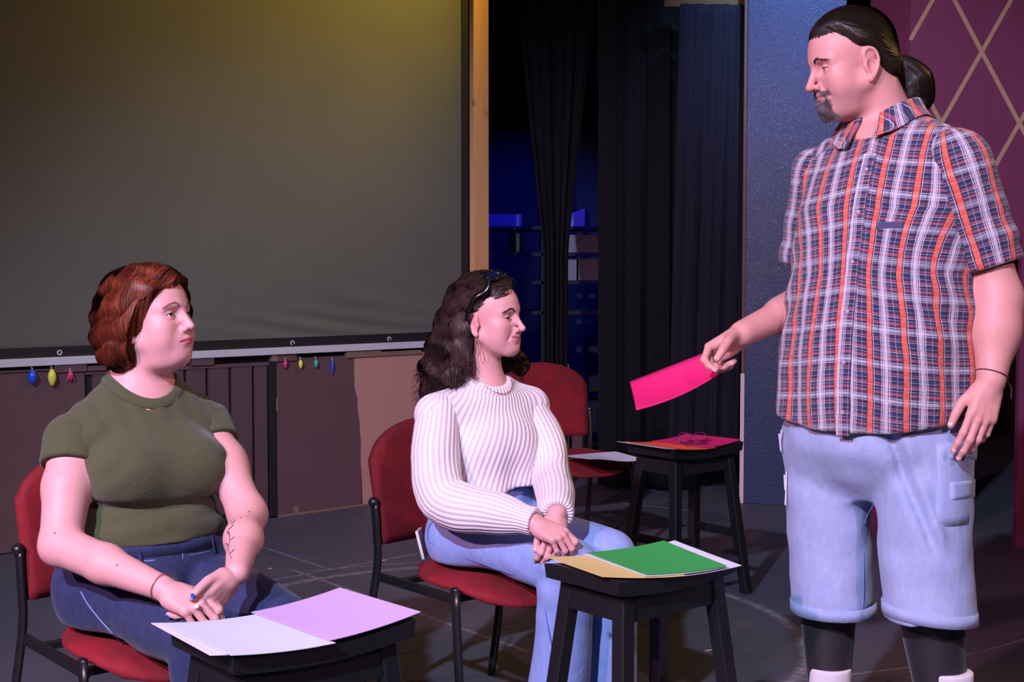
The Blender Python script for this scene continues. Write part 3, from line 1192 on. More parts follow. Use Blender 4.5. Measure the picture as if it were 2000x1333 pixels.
def torus(c, R_, r, rot):
    c = np.asarray(c, F32)
    rm = np.asarray(rot, F32)

    def f(P):
        q = (P - c) @ rm
        a = np.sqrt(q[:, 0] ** 2 + q[:, 1] ** 2) - R_
        return np.sqrt(a * a + q[:, 2] ** 2) - r
    return Prim(f, c, R_ + r)


def loft(frame, t0, rows, pw=2.0):
    """torso-like tube: rows of (z, cx, cy, rx, ry_front, ry_back) in a local frame
    (columns of frame: x to the figure's left, y to its back, z up)"""
    fr, t0 = np.asarray(frame, F32), np.asarray(t0, F32)
    rows = np.array(rows, dtype=float)
    zz = np.linspace(rows[0, 0], rows[-1, 0], 60)
    tab = []
    for c in range(1, 6):
        # smooth interpolation: Catmull-Rom on the rows
        y = rows[:, c]
        x = rows[:, 0]
        m = np.gradient(y, x)
        i = np.clip(np.searchsorted(x, zz) - 1, 0, len(x) - 2)
        h = x[i + 1] - x[i]
        s = (zz - x[i]) / h
        tab.append((2 * s ** 3 - 3 * s ** 2 + 1) * y[i] + (s ** 3 - 2 * s ** 2 + s) * h * m[i] + (-2 * s ** 3 + 3 * s ** 2) * y[i + 1] + (s ** 3 - s ** 2) * h * m[i + 1])
    z0, z1 = zz[0], zz[-1]
    cz = (z0 + z1) / 2

    def f(P):
        q = (P - t0) @ fr
        z = np.clip(q[:, 2], z0, z1)
        cx, cy, rx, rf, rb = (np.interp(z, zz, a) for a in tab)
        x = q[:, 0] - cx
        y = q[:, 1] - cy
        ry = np.where(y < 0, rf, rb)
        a = (np.abs(x / rx) ** pw + np.abs(y / ry) ** pw + 1e-12) ** (1 / pw)
        rr = np.sqrt(x * x + y * y) / np.maximum(a, 1e-6)
        d = (a - 1) * np.where(a > 1e-3, rr, rx) * 0.9
        dz = np.maximum(q[:, 2] - z1, z0 - q[:, 2])
        dz = np.maximum(dz, 0)
        return np.where(dz > 0, np.sqrt(np.maximum(d, 0) ** 2 + dz ** 2) + np.minimum(d, 0) * 0, d).astype(F32)
    c = t0 + fr @ np.array((0, 0, cz), F32)
    return Prim(f, c, math.hypot((z1 - z0) / 2, max(rows[:, 3:].max() + np.abs(rows[:, 1:3]).max(), 0.1)) + 0.02)


def smin(a, b, k):
    if k <= 0:
        return np.minimum(a, b)
    h = np.clip(0.5 + 0.5 * (b - a) / k, 0, 1)
    return b + (a - b) * h - k * h * (1 - h)


def smax(a, b, k):
    return -smin(-a, -b, k)


MARG = 0.004


def evalops(ops, P, bc=None, br=0.0):
    d = None
    for op in ops:
        kind, pr, k = op[0], op[1], (op[2] if len(op) > 2 else 0.0)
        if kind == 'd':
            if d is not None:
                d = d + pr(P)
            continue
        if kind == 'o':                  # offset
            if d is not None:
                d = d - pr
            continue
        if bc is not None and pr.r < 1e2:
            if np.linalg.norm(bc - pr.c) - pr.r - br > k + MARG + (op[3] if len(op) > 3 else 0.0):
                if kind == 'x':
                    return np.ones(len(P), F32)
                continue
        if kind == 'u':
            e = pr.f(P)
            d = e if d is None else smin(d, e, k)
        elif d is None:
            continue
        elif kind == 's':
            d = smax(d, -pr.f(P), k)
        elif kind == 'x':
            d = smax(d, pr.f(P), k)
    return np.ones(len(P), F32) if d is None else d


def bounds(ops):
    cs = [(o[1].c, o[1].r) for o in ops if o[0] == 'u' and o[1].r < 1e2]
    lo = np.min([c - r for c, r in cs], 0)
    hi = np.max([c + r for c, r in cs], 0)
    return lo, hi


def group(ops, frame=None, t=(0, 0, 0), s=1.0):
    """ops in a local frame as one primitive"""
    fr = np.eye(3) if frame is None else np.asarray(frame, float)
    t = np.asarray(t, float)
    lo, hi = bounds(ops)
    c0, r0 = (lo + hi) / 2, np.linalg.norm(hi - lo) / 2
    fr32, t32 = fr.astype(F32), t.astype(F32)

    def f(P):
        q = ((P - t32) @ fr32) / F32(s)
        lo_, hi_ = q.min(0), q.max(0)
        bc = (lo_ + hi_) / 2
        br = float(np.linalg.norm(hi_ - lo_)) / 2
        return evalops(ops, q, bc, br) * s
    return Prim(f, t + fr @ c0 * s, r0 * s)


_CELL = [(0, 0, 0), (1, 0, 0), (0, 1, 0), (1, 1, 0), (0, 0, 1), (1, 0, 1), (0, 1, 1), (1, 1, 1)]
_EDGE = [(0, 1), (2, 3), (4, 5), (6, 7), (0, 2), (1, 3), (4, 6), (5, 7), (0, 4), (1, 5), (2, 6), (3, 7)]


def polygonise(ops, h, lo=None, hi=None, keep=None, relax=1, BS=26):
    """surface nets over sparse blocks; returns verts (n,3), quads (m,4)"""
    if lo is None:
        lo, hi = bounds(ops)
        lo, hi = lo - 0.03, hi + 0.03
    lo, hi = np.asarray(lo, float), np.asarray(hi, float)
    nb = np.ceil((hi - lo) / (h * BS)).astype(int)
    n = nb * BS + 1
    D = np.ones(tuple(n), F32)
    ib = np.stack(np.meshgrid(*[np.arange(k) for k in nb], indexing='ij'), -1).reshape(-1, 3)
    ctr = lo + (ib + 0.5) * h * BS
    br = h * BS * 0.5 * math.sqrt(3)
    dc = np.empty(len(ctr), F32)
    CH = 4000
    for i in range(0, len(ctr), CH):
        q = ctr[i:i + CH].astype(F32)
        dc[i:i + CH] = evalops(ops, q)
    g = np.arange(BS + 1)
    loc = np.stack(np.meshgrid(g, g, g, indexing='ij'), -1).reshape(-1, 3) * h
    todo = []
    for b, c, d0 in zip(ib, ctr, dc):
        if abs(d0) > br * 1.15 + 0.004:
            if d0 < 0:
                D[tuple(slice(k * BS, k * BS + BS + 1) for k in b)] = -1.0
            continue
        todo.append((b, c))

    def work(bc):
        b, c = bc
        P = (lo + b * BS * h + loc).astype(F32)
        return b, evalops(ops, P, c, br).reshape(BS + 1, BS + 1, BS + 1)
    with ThreadPoolExecutor(4) as ex:
        for b, d in ex.map(work, todo):
            D[tuple(slice(k * BS, k * BS + BS + 1) for k in b)] = d
    neg = D < 0
    cnt = np.zeros(tuple(n - 1), np.uint8)
    for dx, dy, dz in _CELL:
        cnt += neg[dx:n[0] - 1 + dx, dy:n[1] - 1 + dy, dz:n[2] - 1 + dz]
    act = np.stack(np.nonzero((cnt > 0) & (cnt < 8)), -1)
    vid = np.full(tuple(n - 1), -1, np.int32)
    vid[act[:, 0], act[:, 1], act[:, 2]] = np.arange(len(act))
    vals = np.stack([D[act[:, 0] + dx, act[:, 1] + dy, act[:, 2] + dz] for dx, dy, dz in _CELL], 1)
    acc = np.zeros((len(act), 3))
    num = np.zeros(len(act))
    cc = np.array(_CELL, float)
    for a, b in _EDGE:
        va, vb = vals[:, a], vals[:, b]
        m = (va < 0) != (vb < 0)
        tt = np.where(m, va / np.where(m, va - vb, 1), 0)
        p = cc[a] + (cc[b] - cc[a]) * tt[:, None]
        acc += p * m[:, None]
        num += m
    V = lo + (act + acc / num[:, None]) * h
    quads = []
    for ax in range(3):
        u, w = (ax + 1) % 3, (ax + 2) % 3
        s0 = [slice(None)] * 3
        s1 = [slice(None)] * 3
        s0[ax] = slice(0, -1)
        s1[ax] = slice(1, None)
        ch = neg[tuple(s0)] != neg[tuple(s1)]
        e = np.stack(np.nonzero(ch), -1)
        ok = (e[:, u] > 0) & (e[:, w] > 0) & (e[:, u] < n[u] - 1) & (e[:, w] < n[w] - 1)
        e = e[ok]
        fl = neg[e[:, 0], e[:, 1], e[:, 2]]

        def vv(du, dw):
            q = e.copy()
            q[:, u] += du
            q[:, w] += dw
            return vid[q[:, 0], q[:, 1], q[:, 2]]
        Q = np.stack([vv(-1, -1), vv(0, -1), vv(0, 0), vv(-1, 0)], 1)
        Q[~fl] = Q[~fl][:, ::-1]
        quads.append(Q)
    Q = np.concatenate(quads)
    Q = Q[(Q >= 0).all(1)]
    for _ in range(relax):
        # one round of Laplacian relaxing takes the grid's ripple out
        acc = np.zeros_like(V)
        deg = np.zeros(len(V))
        for k in range(4):
            a, b = Q[:, k], Q[:, (k + 1) % 4]
            for c in range(3):
                acc[:, c] += np.bincount(a, V[b, c], len(V)) + np.bincount(b, V[a, c], len(V))
            deg += np.bincount(a, minlength=len(V)) + np.bincount(b, minlength=len(V))
        ok = deg > 0
        V[ok] = V[ok] * 0.5 + 0.5 * acc[ok] / deg[ok][:, None]
    if keep is not None:
        m = keep(V[Q].mean(1))
        Q = Q[m]
    used = np.unique(Q)
    mp = np.full(len(V), -1, np.int64)
    mp[used] = np.arange(len(used))
    return V[used], mp[Q]


def join_parts(parts):
    vs_, qs, o = [], [], 0
    for v, q in parts:
        vs_.append(v)
        qs.append(q + o)
        o += len(v)
    return np.concatenate(vs_), np.concatenate(qs)


def np_mesh(name, V, Q):
    me = bpy.data.meshes.new(name)
    me.vertices.add(len(V))
    me.vertices.foreach_set('co', np.asarray(V, F32).ravel())
    k = Q.shape[1]
    me.loops.add(Q.size)
    me.loops.foreach_set('vertex_index', Q.astype(np.int32).ravel())
    me.polygons.add(len(Q))
    me.polygons.foreach_set('loop_start', np.arange(0, Q.size, k, dtype=np.int32))
    me.polygons.foreach_set('loop_total', np.full(len(Q), k, np.int32))
    me.polygons.foreach_set('use_smooth', np.ones(len(Q), bool))
    me.update(calc_edges=True)
    return me


def put_attr(me, name, arr, kind='FLOAT_COLOR'):
    a = me.attributes.new(name, kind, 'POINT')
    arr = np.asarray(arr, F32)
    if kind == 'FLOAT_COLOR':
        if arr.shape[1] == 3:
            arr = np.concatenate([arr, np.ones((len(arr), 1), F32)], 1)
        a.data.foreach_set('color', arr.ravel())
    elif kind == 'FLOAT_VECTOR':
        a.data.foreach_set('vector', arr.ravel())
    else:
        a.data.foreach_set('value', arr.ravel())


def sdf_obj(name, ops, h, mat, parent=None, **kw):
    V, Q = polygonise(ops, h, **kw)
    me = np_mesh(name, V, Q)
    return obj_me(name, me, mat, parent), V


def wnoise(seed, freq, amp, n=5, aniso=(1, 1, 1)):
    """smooth wandering noise as a sum of sines"""
    rs = np.random.RandomState(seed)
    K = rs.normal(size=(n, 3))
    K = K / np.linalg.norm(K, axis=1)[:, None] * freq * rs.uniform(0.6, 1.6, (n, 1)) * np.array(aniso)
    ph = rs.uniform(0, 6.28, n)
    K = K.astype(F32)

    def f(P):
        d = np.zeros(len(P), F32)
        for k, p in zip(K, ph):
            d += np.sin(P @ k + F32(p))
        return d * F32(amp / math.sqrt(n))
    return f


def frame_from(fwd, up=(0, 0, 1)):
    """columns: forward, left, up"""
    x = nv(fwd)
    y = nv(np.cross(up, x))
    return np.stack([x, y, np.cross(x, y)], 1)


def gauss(P, c, r):
    q = (P - np.asarray(c)) / np.asarray(r)
    return np.exp(-(q * q).sum(1))

# ------------------------------------------------------------------ heads


def head_ops(p):
    """face of a figure: x forward, y to its left, z up, origin between the ears"""
    g = p.get
    ops = []
    U = lambda pr, k=0.01: ops.append(('u', pr, k))
    Sb = lambda pr, k=0.004: ops.append(('s', pr, k))
    jw = g('jaw', 1.0)
    fat = g('fat', 0.0)
    U(ell((-0.012, 0, 0.045), (0.097, 0.074, 0.087)))
    U(ell((0.034, 0, 0.036), (0.055, 0.060, 0.062)), 0.02)                      # forehead
    U(ell((0.030, 0, -0.020), (0.054, 0.056 + fat * 0.4, 0.070)), 0.025)        # mid face
    for s in (-1, 1):
        U(cone((0.000, s * 0.049 * jw, -0.042), (0.064 + g('chin', 0) * 1.2, s * 0.016, -0.082), 0.018 + fat * 0.5, 0.015), 0.026)   # jaw
        U(ell((0.052, s * 0.040, -0.014), (0.024, 0.022, 0.020)), 0.022)        # cheekbone
        U(ell((0.046, s * (0.038 + fat * 0.3), -0.042), (0.026 + fat * 0.3, 0.021 + fat * 0.5, 0.026)), 0.025)  # cheek
        U(cone((0.079, s * 0.010, 0.030 + g('browz', 0)), (0.064, s * 0.044, 0.027 + g('browz', 0)), 0.0095 + g('brow', 0), 0.008), 0.016)
    U(ell((0.072 + g('chin', 0), 0, -0.081), (0.0190, 0.020, 0.0155)), 0.018)                  # chin
    U(ell((0.030, 0, -0.066), (0.045, 0.036 + fat * 0.5, 0.024 + fat)), 0.03)   # floor of the mouth
    if g('double_chin'):
        U(ell((0.026 + g('chin', 0) * 1.5, 0, -0.090), (0.044, 0.044, 0.024)), 0.03)
    U(ell((0.070, 0, -0.048), (0.022, 0.030, 0.027)), 0.016)                    # muzzle
    # eye sockets
    for s in (-1, 1):
        Sb(ell((0.092, s * 0.034, 0.010), (0.020, 0.020, 0.0125)), 0.012)
        Sb(ell((0.091, s * 0.021, 0.008), (0.014, 0.010, 0.012)), 0.012)
    # nose
    nl = g('nose', 1.0)
    nt = g('nose_up', 0.0)
    tip = (0.083 + 0.0215 * nl, 0, -0.0225 + nt)
    U(chain([(0.0805, 0, 0.024), (0.0865 + 0.004 * nl, 0, 0.004), tip], [0.0068, 0.0074, 0.0086 * g('nose_w', 1.0)]), 0.010)
    for s in (-1, 1):
        U(ell((0.088 + 0.004 * nl, s * 0.0125 * g('nose_w', 1.0), -0.0265 + nt * 0.6), (0.011, 0.0072, 0.0080)), 0.006)
    U(cone(tip, (0.087, 0, -0.034), 0.0070, 0.0045), 0.006)
    for s in (-1, 1):
        Sb(ell((0.094 + 0.006 * nl, s * 0.0072, -0.0345 + nt * 0.8), (0.0062, 0.0036, 0.0050)), 0.002)
    # lips
    sm = g('smile', 0.0)
    mw = g('mouth_w', 0.023)
    mz = -0.0505 + g('mouth_z', 0.0)
    cz = mz + sm
    cx = 0.079 - abs(sm) * 0.4
    full = g('lips', 1.0)
    for s in (-1, 1):
        U(chain([(0.0895, 0, mz + 0.0048), (0.0893, s * 0.006, mz + 0.0056), (0.0855, s * 0.014, mz + 0.0035 + sm * 0.35), (cx, s * mw, cz)], [0.0042 * full, 0.0046 * full, 0.0038 * full, 0.0022]), 0.004)
        U(chain([(0.0880, 0, mz - 0.0060), (0.0870, s * 0.008, mz - 0.0052 + sm * 0.2), (cx, s * (mw - 0.002), cz - 0.0008)], [0.0056 * full, 0.0050 * full, 0.0022]), 0.004)
        # mouth line and the crease beside a smile
        Sb(chain([(0.0965, 0, mz), (0.0935, s * 0.010, mz + sm * 0.25 - 0.0004), (0.0835, s * (mw + 0.002), cz)], [0.0022, 0.0020, 0.0012]), 0.0022)
        if g('crease'):
            Sb(chain([(0.0885, s * 0.020, -0.028), (0.0845, s * 0.030, -0.040), (0.0765, s * 0.034, -0.052)], [0.0028 * g('crease'), 0.003 * g('crease'), 0.002]), 0.008)
    Sb(ell((0.101, 0, -0.0665), (0.010, 0.020, 0.0055)), 0.010)
    # eyelids round the eyeball, then the opening
    ey = g('eye_open', 1.0)
    for s in (-1, 1):
        e = np.array((0.0665, s * 0.0315, 0.0080))
        U(ell(e, 0.0146), 0.004)
        Sb(ell(e + (0.0145, s * 0.0008, 0.0005 + g('eye_dz', 0)), (0.012, 0.0128, 0.0047 * ey)), 0.0012)
        # fold above the lid
        Sb(chain([e + (0.0150, -s * 0.011, 0.0080), e + (0.0152, 0, 0.0100), e + (0.0095, s * 0.0125, 0.0075)], [0.0008, 0.0012, 0.0008]), 0.0035)
    # ears
    for s in (-1, 1):
        ec = np.array((-0.012, s * 0.0675, -0.006))
        ax = nv((-0.25, s * 1.0, 0.05))
        fw = nv(np.cross((0, 0, 1), ax) * (1 if s > 0 else 1))
        fwd = nv(np.array((1.0, 0, 0)) - ax * ax[0])
        up = np.cross(ax, fwd) if s > 0 else np.cross(fwd, ax)
        up = up if up[2] > 0 else -up
        fr = np.stack([fwd, up, ax], 1)
        q = lambda x, y, z: tuple(ec + fr @ np.array((x, y, z)))
        es = g('ear', 1.0)
        helix = [q(0.006, 0.004, 0.004), q(0.011 * es, 0.020 * es, 0.004), q(0.002, 0.032 * es, 0.008), q(-0.012 * es, 0.027 * es, 0.012), q(-0.017 * es, 0.010, 0.013), q(-0.013 * es, -0.010, 0.010), q(-0.002, -0.024 * es, 0.006), q(0.006, -0.030 * es, 0.002)]
        U(ell(q(-0.002, 0.003, 0.002), (0.0165 * es, 0.029 * es, 0.0075), fr), 0.006)
        U(chain(helix, [0.003, 0.0036, 0.0040, 0.0042, 0.0040, 0.0038, 0.0044, 0.0052], 0.0, 3), 0.004)
        U(ell(q(0.004, -0.026 * es, 0.003), (0.008, 0.009, 0.0045), fr), 0.005)
        Sb(ell(q(0.002, -0.003, 0.0105), (0.0080 * es, 0.0125 * es, 0.0060), fr), 0.003)
        Sb(chain([q(-0.001, 0.023 * es, 0.010), q(-0.0095 * es, 0.018 * es, 0.0145), q(-0.0115 * es, 0.004, 0.015)], [0.0014, 0.0018, 0.0014], 0, 2), 0.003)
        U(ell(q(0.012, -0.002, 0.001), (0.0045, 0.006, 0.0045), fr), 0.003)
    return ops


def skin_mat(name, base, deep, tint=None):
    t = NT(name)
    c_ = t.coord()
    at_ = t.attr('tint')
    n1 = t.noise(45, 5, 0.6, c_)
    n2 = t.noise(420, 2, 0.5, c_)
    col = t.mix(t.math('MULTIPLY', n1, 0.5), base, deep)
    col = t.mix(at_.outputs['Alpha'], col, at_.outputs['Color'])
    t.set(Base_Color=col, Roughness=0.52)
    t.b.inputs['Subsurface Weight'].default_value = 0.12
    t.b.inputs['Subsurface Radius'].default_value = (0.010, 0.004, 0.002)
    t.b.inputs['Subsurface Scale'].default_value = 0.6
    t.b.inputs['Specular IOR Level'].default_value = 0.38
    t.bump(t.math('ADD', t.math('MULTIPLY', n1, 0.4), n2), 0.10, 0.0015)
    return t.m


def face_tint(L, p):
    """colour washes in head space: lips, cheeks, lid edges, stubble.  L: points in head coordinates"""
    n = len(L)
    col = np.zeros((n, 4), F32)

    def lay(rgb, a):
        a = np.clip(a, 0, 1)[:, None]
        old = col[:, 3:4]
        na = a + old * (1 - a)
        col[:, :3] = np.where(na > 1e-6, (np.array(rgb, F32) * a + col[:, :3] * old * (1 - a)) / np.maximum(na, 1e-6), col[:, :3])
        col[:, 3:4] = na
    for rgb, c, r, a in p.get('washes', []):
        for s in (-1, 1):
            lay(rgb, gauss(L, (c[0], s * c[1], c[2]), r) * a)
    mz = -0.0505 + p.get('mouth_z', 0.0)
    sm = p.get('smile', 0.0)
    mw = p.get('mouth_w', 0.023)
    ay = np.abs(L[:, 1])
    w = np.clip(ay / mw, 0, 1)
    zc = mz + sm * w ** 1.5
    dz = L[:, 2] - zc
    up = np.where(dz > 0, 0.0085 * (1 - 0.75 * w ** 1.3), 0.0105 * (1 - 0.8 * w ** 1.5))
    lip = np.clip((1 - np.abs(dz) / np.maximum(up, 1e-4)) * 4, 0, 1) * (ay < mw) * (L[:, 0] > 0.070)
    lay(p.get('lip_col', (0.55, 0.16, 0.18)), lip * p.get('lip_a', 0.75))
    line = np.exp(-(dz / 0.0013) ** 2) * (ay < mw * 1.02) * (L[:, 0] > 0.070)
    lay((0.20, 0.04, 0.05), line * 0.75)
    # lid edge
    for s in (-1, 1):
        q = L - np.array((0.0665, s * 0.0315, 0.0085))
        rr = np.sqrt((q[:, 1] / 0.0128) ** 2 + ((q[:, 2] - p.get('eye_dz', 0)) / (0.0050 * p.get('eye_open', 1.0))) ** 2) + 10.0 * (np.linalg.norm(q, axis=1) > 0.0160)
        lay(p.get('lash', (0.06, 0.03, 0.03)), np.exp(-((rr - 1.0) / 0.16) ** 2) * (q[:, 2] > -0.001) * (L[:, 0] > 0.06) * 0.85)
        lay((0.45, 0.16, 0.17), np.exp(-((rr - 1.0) / 0.2) ** 2) * (q[:, 2] <= -0.001) * (L[:, 0] > 0.06) * 0.4)
    if p.get('stubble'):
        x, y, z = L[:, 0], np.abs(L[:, 1]), L[:, 2]
        area = np.clip((-0.030 - z - 0.2 * (0.06 - x)) / 0.02, 0, 1) * np.clip((0.13 + z) / 0.02, 0, 1) * np.clip((x + 0.01) / 0.03, 0, 1)
        lay((0.22, 0.14, 0.15), area * p['stubble'] * np.random.RandomState(1).uniform(0.1, 1.0, n))
    return col


def eye_mat(name, iris):
    t = NT(name)
    sep = t.n('ShaderNodeSeparateXYZ')
    t.l(t.coord(), sep.inputs[0])
    r = t.math('SQRT', t.math('ADD', t.math('MULTIPLY', sep.outputs[1], sep.outputs[1]), t.math('MULTIPLY', sep.outputs[2], sep.outputs[2])))
    col = t.ramp(t.math('MULTIPLY', r, 100.0), [(0.0, (0.004, 0.004, 0.004)), (0.24, (0.004, 0.004, 0.004)), (0.27, iris), (0.47, [v * 0.5 for v in iris]), (0.54, (0.66, 0.60, 0.60))])
    front = t.math('GREATER_THAN', sep.outputs[0], 0.0)
    t.set(Base_Color=t.mix(front, (0.66, 0.60, 0.60), col), Roughness=0.08)
    return t.m


def add_eyes(par, fr, t0, sc, gaze_local, mat, dz=0.0):
    me = bpy.data.meshes.new('eye')
    bm = bmesh.new()
    bmesh.ops.create_uvsphere(bm, u_segments=24, v_segments=16, radius=0.0126)
    bm.to_mesh(me)
    bm.free()
    me.polygons.foreach_set('use_smooth', np.ones(len(me.polygons), bool))
    me.materials.append(mat)
    out = []
    for s in (-1, 1):
        o = bpy.data.objects.new('eye', me)
        link(o, par)
        c = t0 + fr @ (np.array((0.0665, s * 0.0315, 0.0080)) * sc)
        gz = nv(np.asarray(gaze_local))
        lx = frame_from(gz)
        m = fr @ lx
        M = Matrix(((*m[0], 0), (*m[1], 0), (*m[2], 0), (0, 0, 0, 1)))
        o.matrix_local = Matrix.Translation(Vector(c)) @ M @ Matrix.Diagonal((sc, sc, sc, 1))
        out.append(o)
    return out


def add_lashes(par, fr, t0, sc, p, mat, r=0.0009):
    """dark line of lashes along each upper lid"""
    ey, dz = p.get('eye_open', 1.0), p.get('eye_dz', 0)
    for s in (-1, 1):
        e = np.array((0.0665, s * 0.0315, 0.0080))
        pts = []
        for a in np.linspace(-1.0, 1.0, 15):
            y = 0.0124 * a + s * 0.0008
            z = 0.0005 + dz + 0.0047 * ey * math.sqrt(max(0, 1 - a * a)) + 0.0004
            x = math.sqrt(max(1e-6, 0.0147 ** 2 - y * y - z * z))
            pts.append(tuple(t0 + fr @ ((e + np.array((x, y, z))) * sc)))
        bm = bmesh.new()
        n = len(pts)
        tube(bm, pts, [r * sc * (0.35 + 0.65 * math.sin(math.pi * i / (n - 1))) for i in range(n)], 6)
        obj('eyelashes', bm, mat, par, True)


# ------------------------------------------------------------------ strands
def strand_mesh(paths, r0, r1, sides=3, mid=None):
    """paths: (n, m, 3) array of polylines -> tube verts/quads; radius tapers r0->r1 (arrays or numbers)"""
    n, m, _ = paths.shape
    T = np.gradient(paths, axis=1)
    T /= np.linalg.norm(T, axis=2, keepdims=True) + 1e-9
    ref = np.where(np.abs(T[:, :, 2:3]) < 0.9, np.array((0, 0, 1.0)), np.array((1.0, 0, 0)))
    A = np.cross(T, ref)
    A /= np.linalg.norm(A, axis=2, keepdims=True) + 1e-9
    B = np.cross(T, A)
    s = np.linspace(0, 1, m)
    prof = (r0 + (r1 - r0) * s) if mid is None else np.interp(s, [0, 0.12, 0.6, 1], [r0 * 0.5, mid, mid * 0.9, r1])
    V = []
    for k in range(sides):
        a = 2 * math.pi * k / sides
        V.append(paths + (A * math.cos(a) + B * math.sin(a)) * prof[None, :, None])
    V = np.stack(V, 2)                       # n, m, sides, 3
    idx = np.arange(n * m * sides).reshape(n, m, sides)
    q = []
    for k in range(sides):
        k2 = (k + 1) % sides
        q.append(np.stack([idx[:, :-1, k], idx[:, :-1, k2], idx[:, 1:, k2], idx[:, 1:, k]], -1).reshape(-1, 4))
    return V.reshape(-1, 3), np.concatenate(q)


def grad(f, P, e=0.002):
    g = np.empty_like(P)
    for i in range(3):
        d = np.zeros(3, P.dtype)
        d[i] = e
        g[:, i] = f(P + d) - f(P - d)
    return g / (np.linalg.norm(g, axis=1, keepdims=True) + 1e-9)


def flow_strands(f, roots, dirf, steps, step, depth, wave=0.0, wl=0.05, phase=None, pull=0.7, lift=None):
    """lay strands on the iso surface f = -depth, running along dirf(P, i)"""
    P = roots.astype(np.float64).copy()
    out = []
    for i in range(steps):
        g = grad(f, P.astype(F32)).astype(float)
        d = f(P.astype(F32)).astype(float)
        tgt = -depth if lift is None else -depth + lift(i / (steps - 1))
        P -= g * ((d - tgt) * pull)[:, None]
        Q = P.copy()
        D = dirf(P, i)
        D = D - g * (D * g).sum(1, keepdims=True)
        D /= np.linalg.norm(D, axis=1, keepdims=True) + 1e-9
        if np.any(wave):
            side = np.cross(g, D)
            w = np.minimum(1, i / 4.0)
            ph = phase(P) if callable(phase) else 6.283 * i * step / wl + (0 if phase is None else phase)
            Q += side * (wave * w * np.sin(ph))[:, None] + g * (0.55 * wave * w * np.cos(ph))[:, None]
        out.append(Q)
        P = P + D * step
    return np.stack(out, 1)


def hair_mat(name, dark, light, rough=0.42):
    t = NT(name)
    r = t.attr('strand')
    col = t.mix(r.outputs['Fac'], dark, light)
    n1 = t.noise(30, 3)
    col = t.mix(t.math('MULTIPLY', n1, 0.4), col, dark)
    t.set(Base_Color=col, Roughness=rough)
    t.b.inputs['Specular IOR Level'].default_value = 0.32
    return t.m


def ribbon_mesh(paths, r0, r1, mid, centre):
    """flat locks lying on the head: two edges per path, turned outward from centre"""
    n, m, _ = paths.shape
    T = np.gradient(paths, axis=1)
    N = paths - np.asarray(centre)
    A = np.cross(T, N)
    A /= np.linalg.norm(A, axis=2, keepdims=True) + 1e-9
    s = np.linspace(0, 1, m)
    prof = (r0 + (r1 - r0) * s) if mid is None else np.interp(s, [0, 0.12, 0.6, 1], [r0 * 0.5, mid, mid * 0.9, r1])
    V = np.stack([paths - A * prof[None, :, None], paths + A * prof[None, :, None]], 2)
    idx = np.arange(n * m * 2).reshape(n, m, 2)
    q = np.stack([idx[:, :-1, 0], idx[:, :-1, 1], idx[:, 1:, 1], idx[:, 1:, 0]], -1).reshape(-1, 4)
    return V.reshape(-1, 3), q


def strand_obj(name, sets, mat, parent, seed=0, centre=None):
    """sets: list of (paths, r0, r1, mid) joined to one mesh with a per-strand shade"""
    rs = np.random.RandomState(seed)
    parts, sh = [], []
    for paths, r0, r1, mid in sets:
        v, q = strand_mesh(paths, r0, r1, 3, mid) if centre is None else ribbon_mesh(paths, r0, r1, mid, centre)
        parts.append((v, q))
        lock = 0.5 + 0.5 * np.sin(wnoise(seed + 40, 130, 2.4, 5)(paths[:, min(5, paths.shape[1] - 1)].astype(F32)))
        sh.append(np.repeat(0.45 * rs.uniform(0, 1, len(paths)) ** 1.3 + 0.55 * lock, paths.shape[1] * (3 if centre is None else 2)))
    V, Q = join_parts(parts)
    me = np_mesh(name, V, Q)
    put_attr(me, 'strand', np.concatenate(sh), 'FLOAT')
    return obj_me(name, me, mat, parent)


def brow(par, fr, t0, sc, mat, pts, n=70, r=0.0006, seed=1, skin=None, length=0.008):
    """eyebrow hairs along an arc on both sides; pts in head space for y>0; skin: head SDF in head space"""
    rs = np.random.RandomState(seed)
    cur = np.array([tuple(v) for v in spline(pts, 8)])
    for s in (-1, 1):
        tt = rs.uniform(0, 1, n)
        i = (tt * (len(cur) - 1.001)).astype(int)
        base = cur[i] + rs.normal(0, 1, (n, 3)) * np.array((0, 0.0006, 0.0011))
        d = cur[np.minimum(i + 1, len(cur) - 1)] - cur[i]
        d /= np.linalg.norm(d, axis=1, keepdims=True) + 1e-9
        d = d + np.array((0, 0, 0.5)) * (1 - tt[:, None] * 1.4)
        path = np.stack([base + d * (length * k / 4) * rs.uniform(0.7, 1.2, (n, 1)) for k in range(5)], 1)
        path[:, :, 1] *= s
        if skin is not None:
            for k in range(5):
                q = path[:, k].astype(F32)
                for _ in range(3):
                    g = grad(skin, q)
                    q = q - g * (skin(q) - 0.0004)[:, None]
                path[:, k] = q
        strand_obj('eyebrow', [(t0 + (path * sc) @ fr.T, r * sc, r * 0.3 * sc, None)], mat, par, seed)

# ------------------------------------------------------------------ hands and other shared body bits


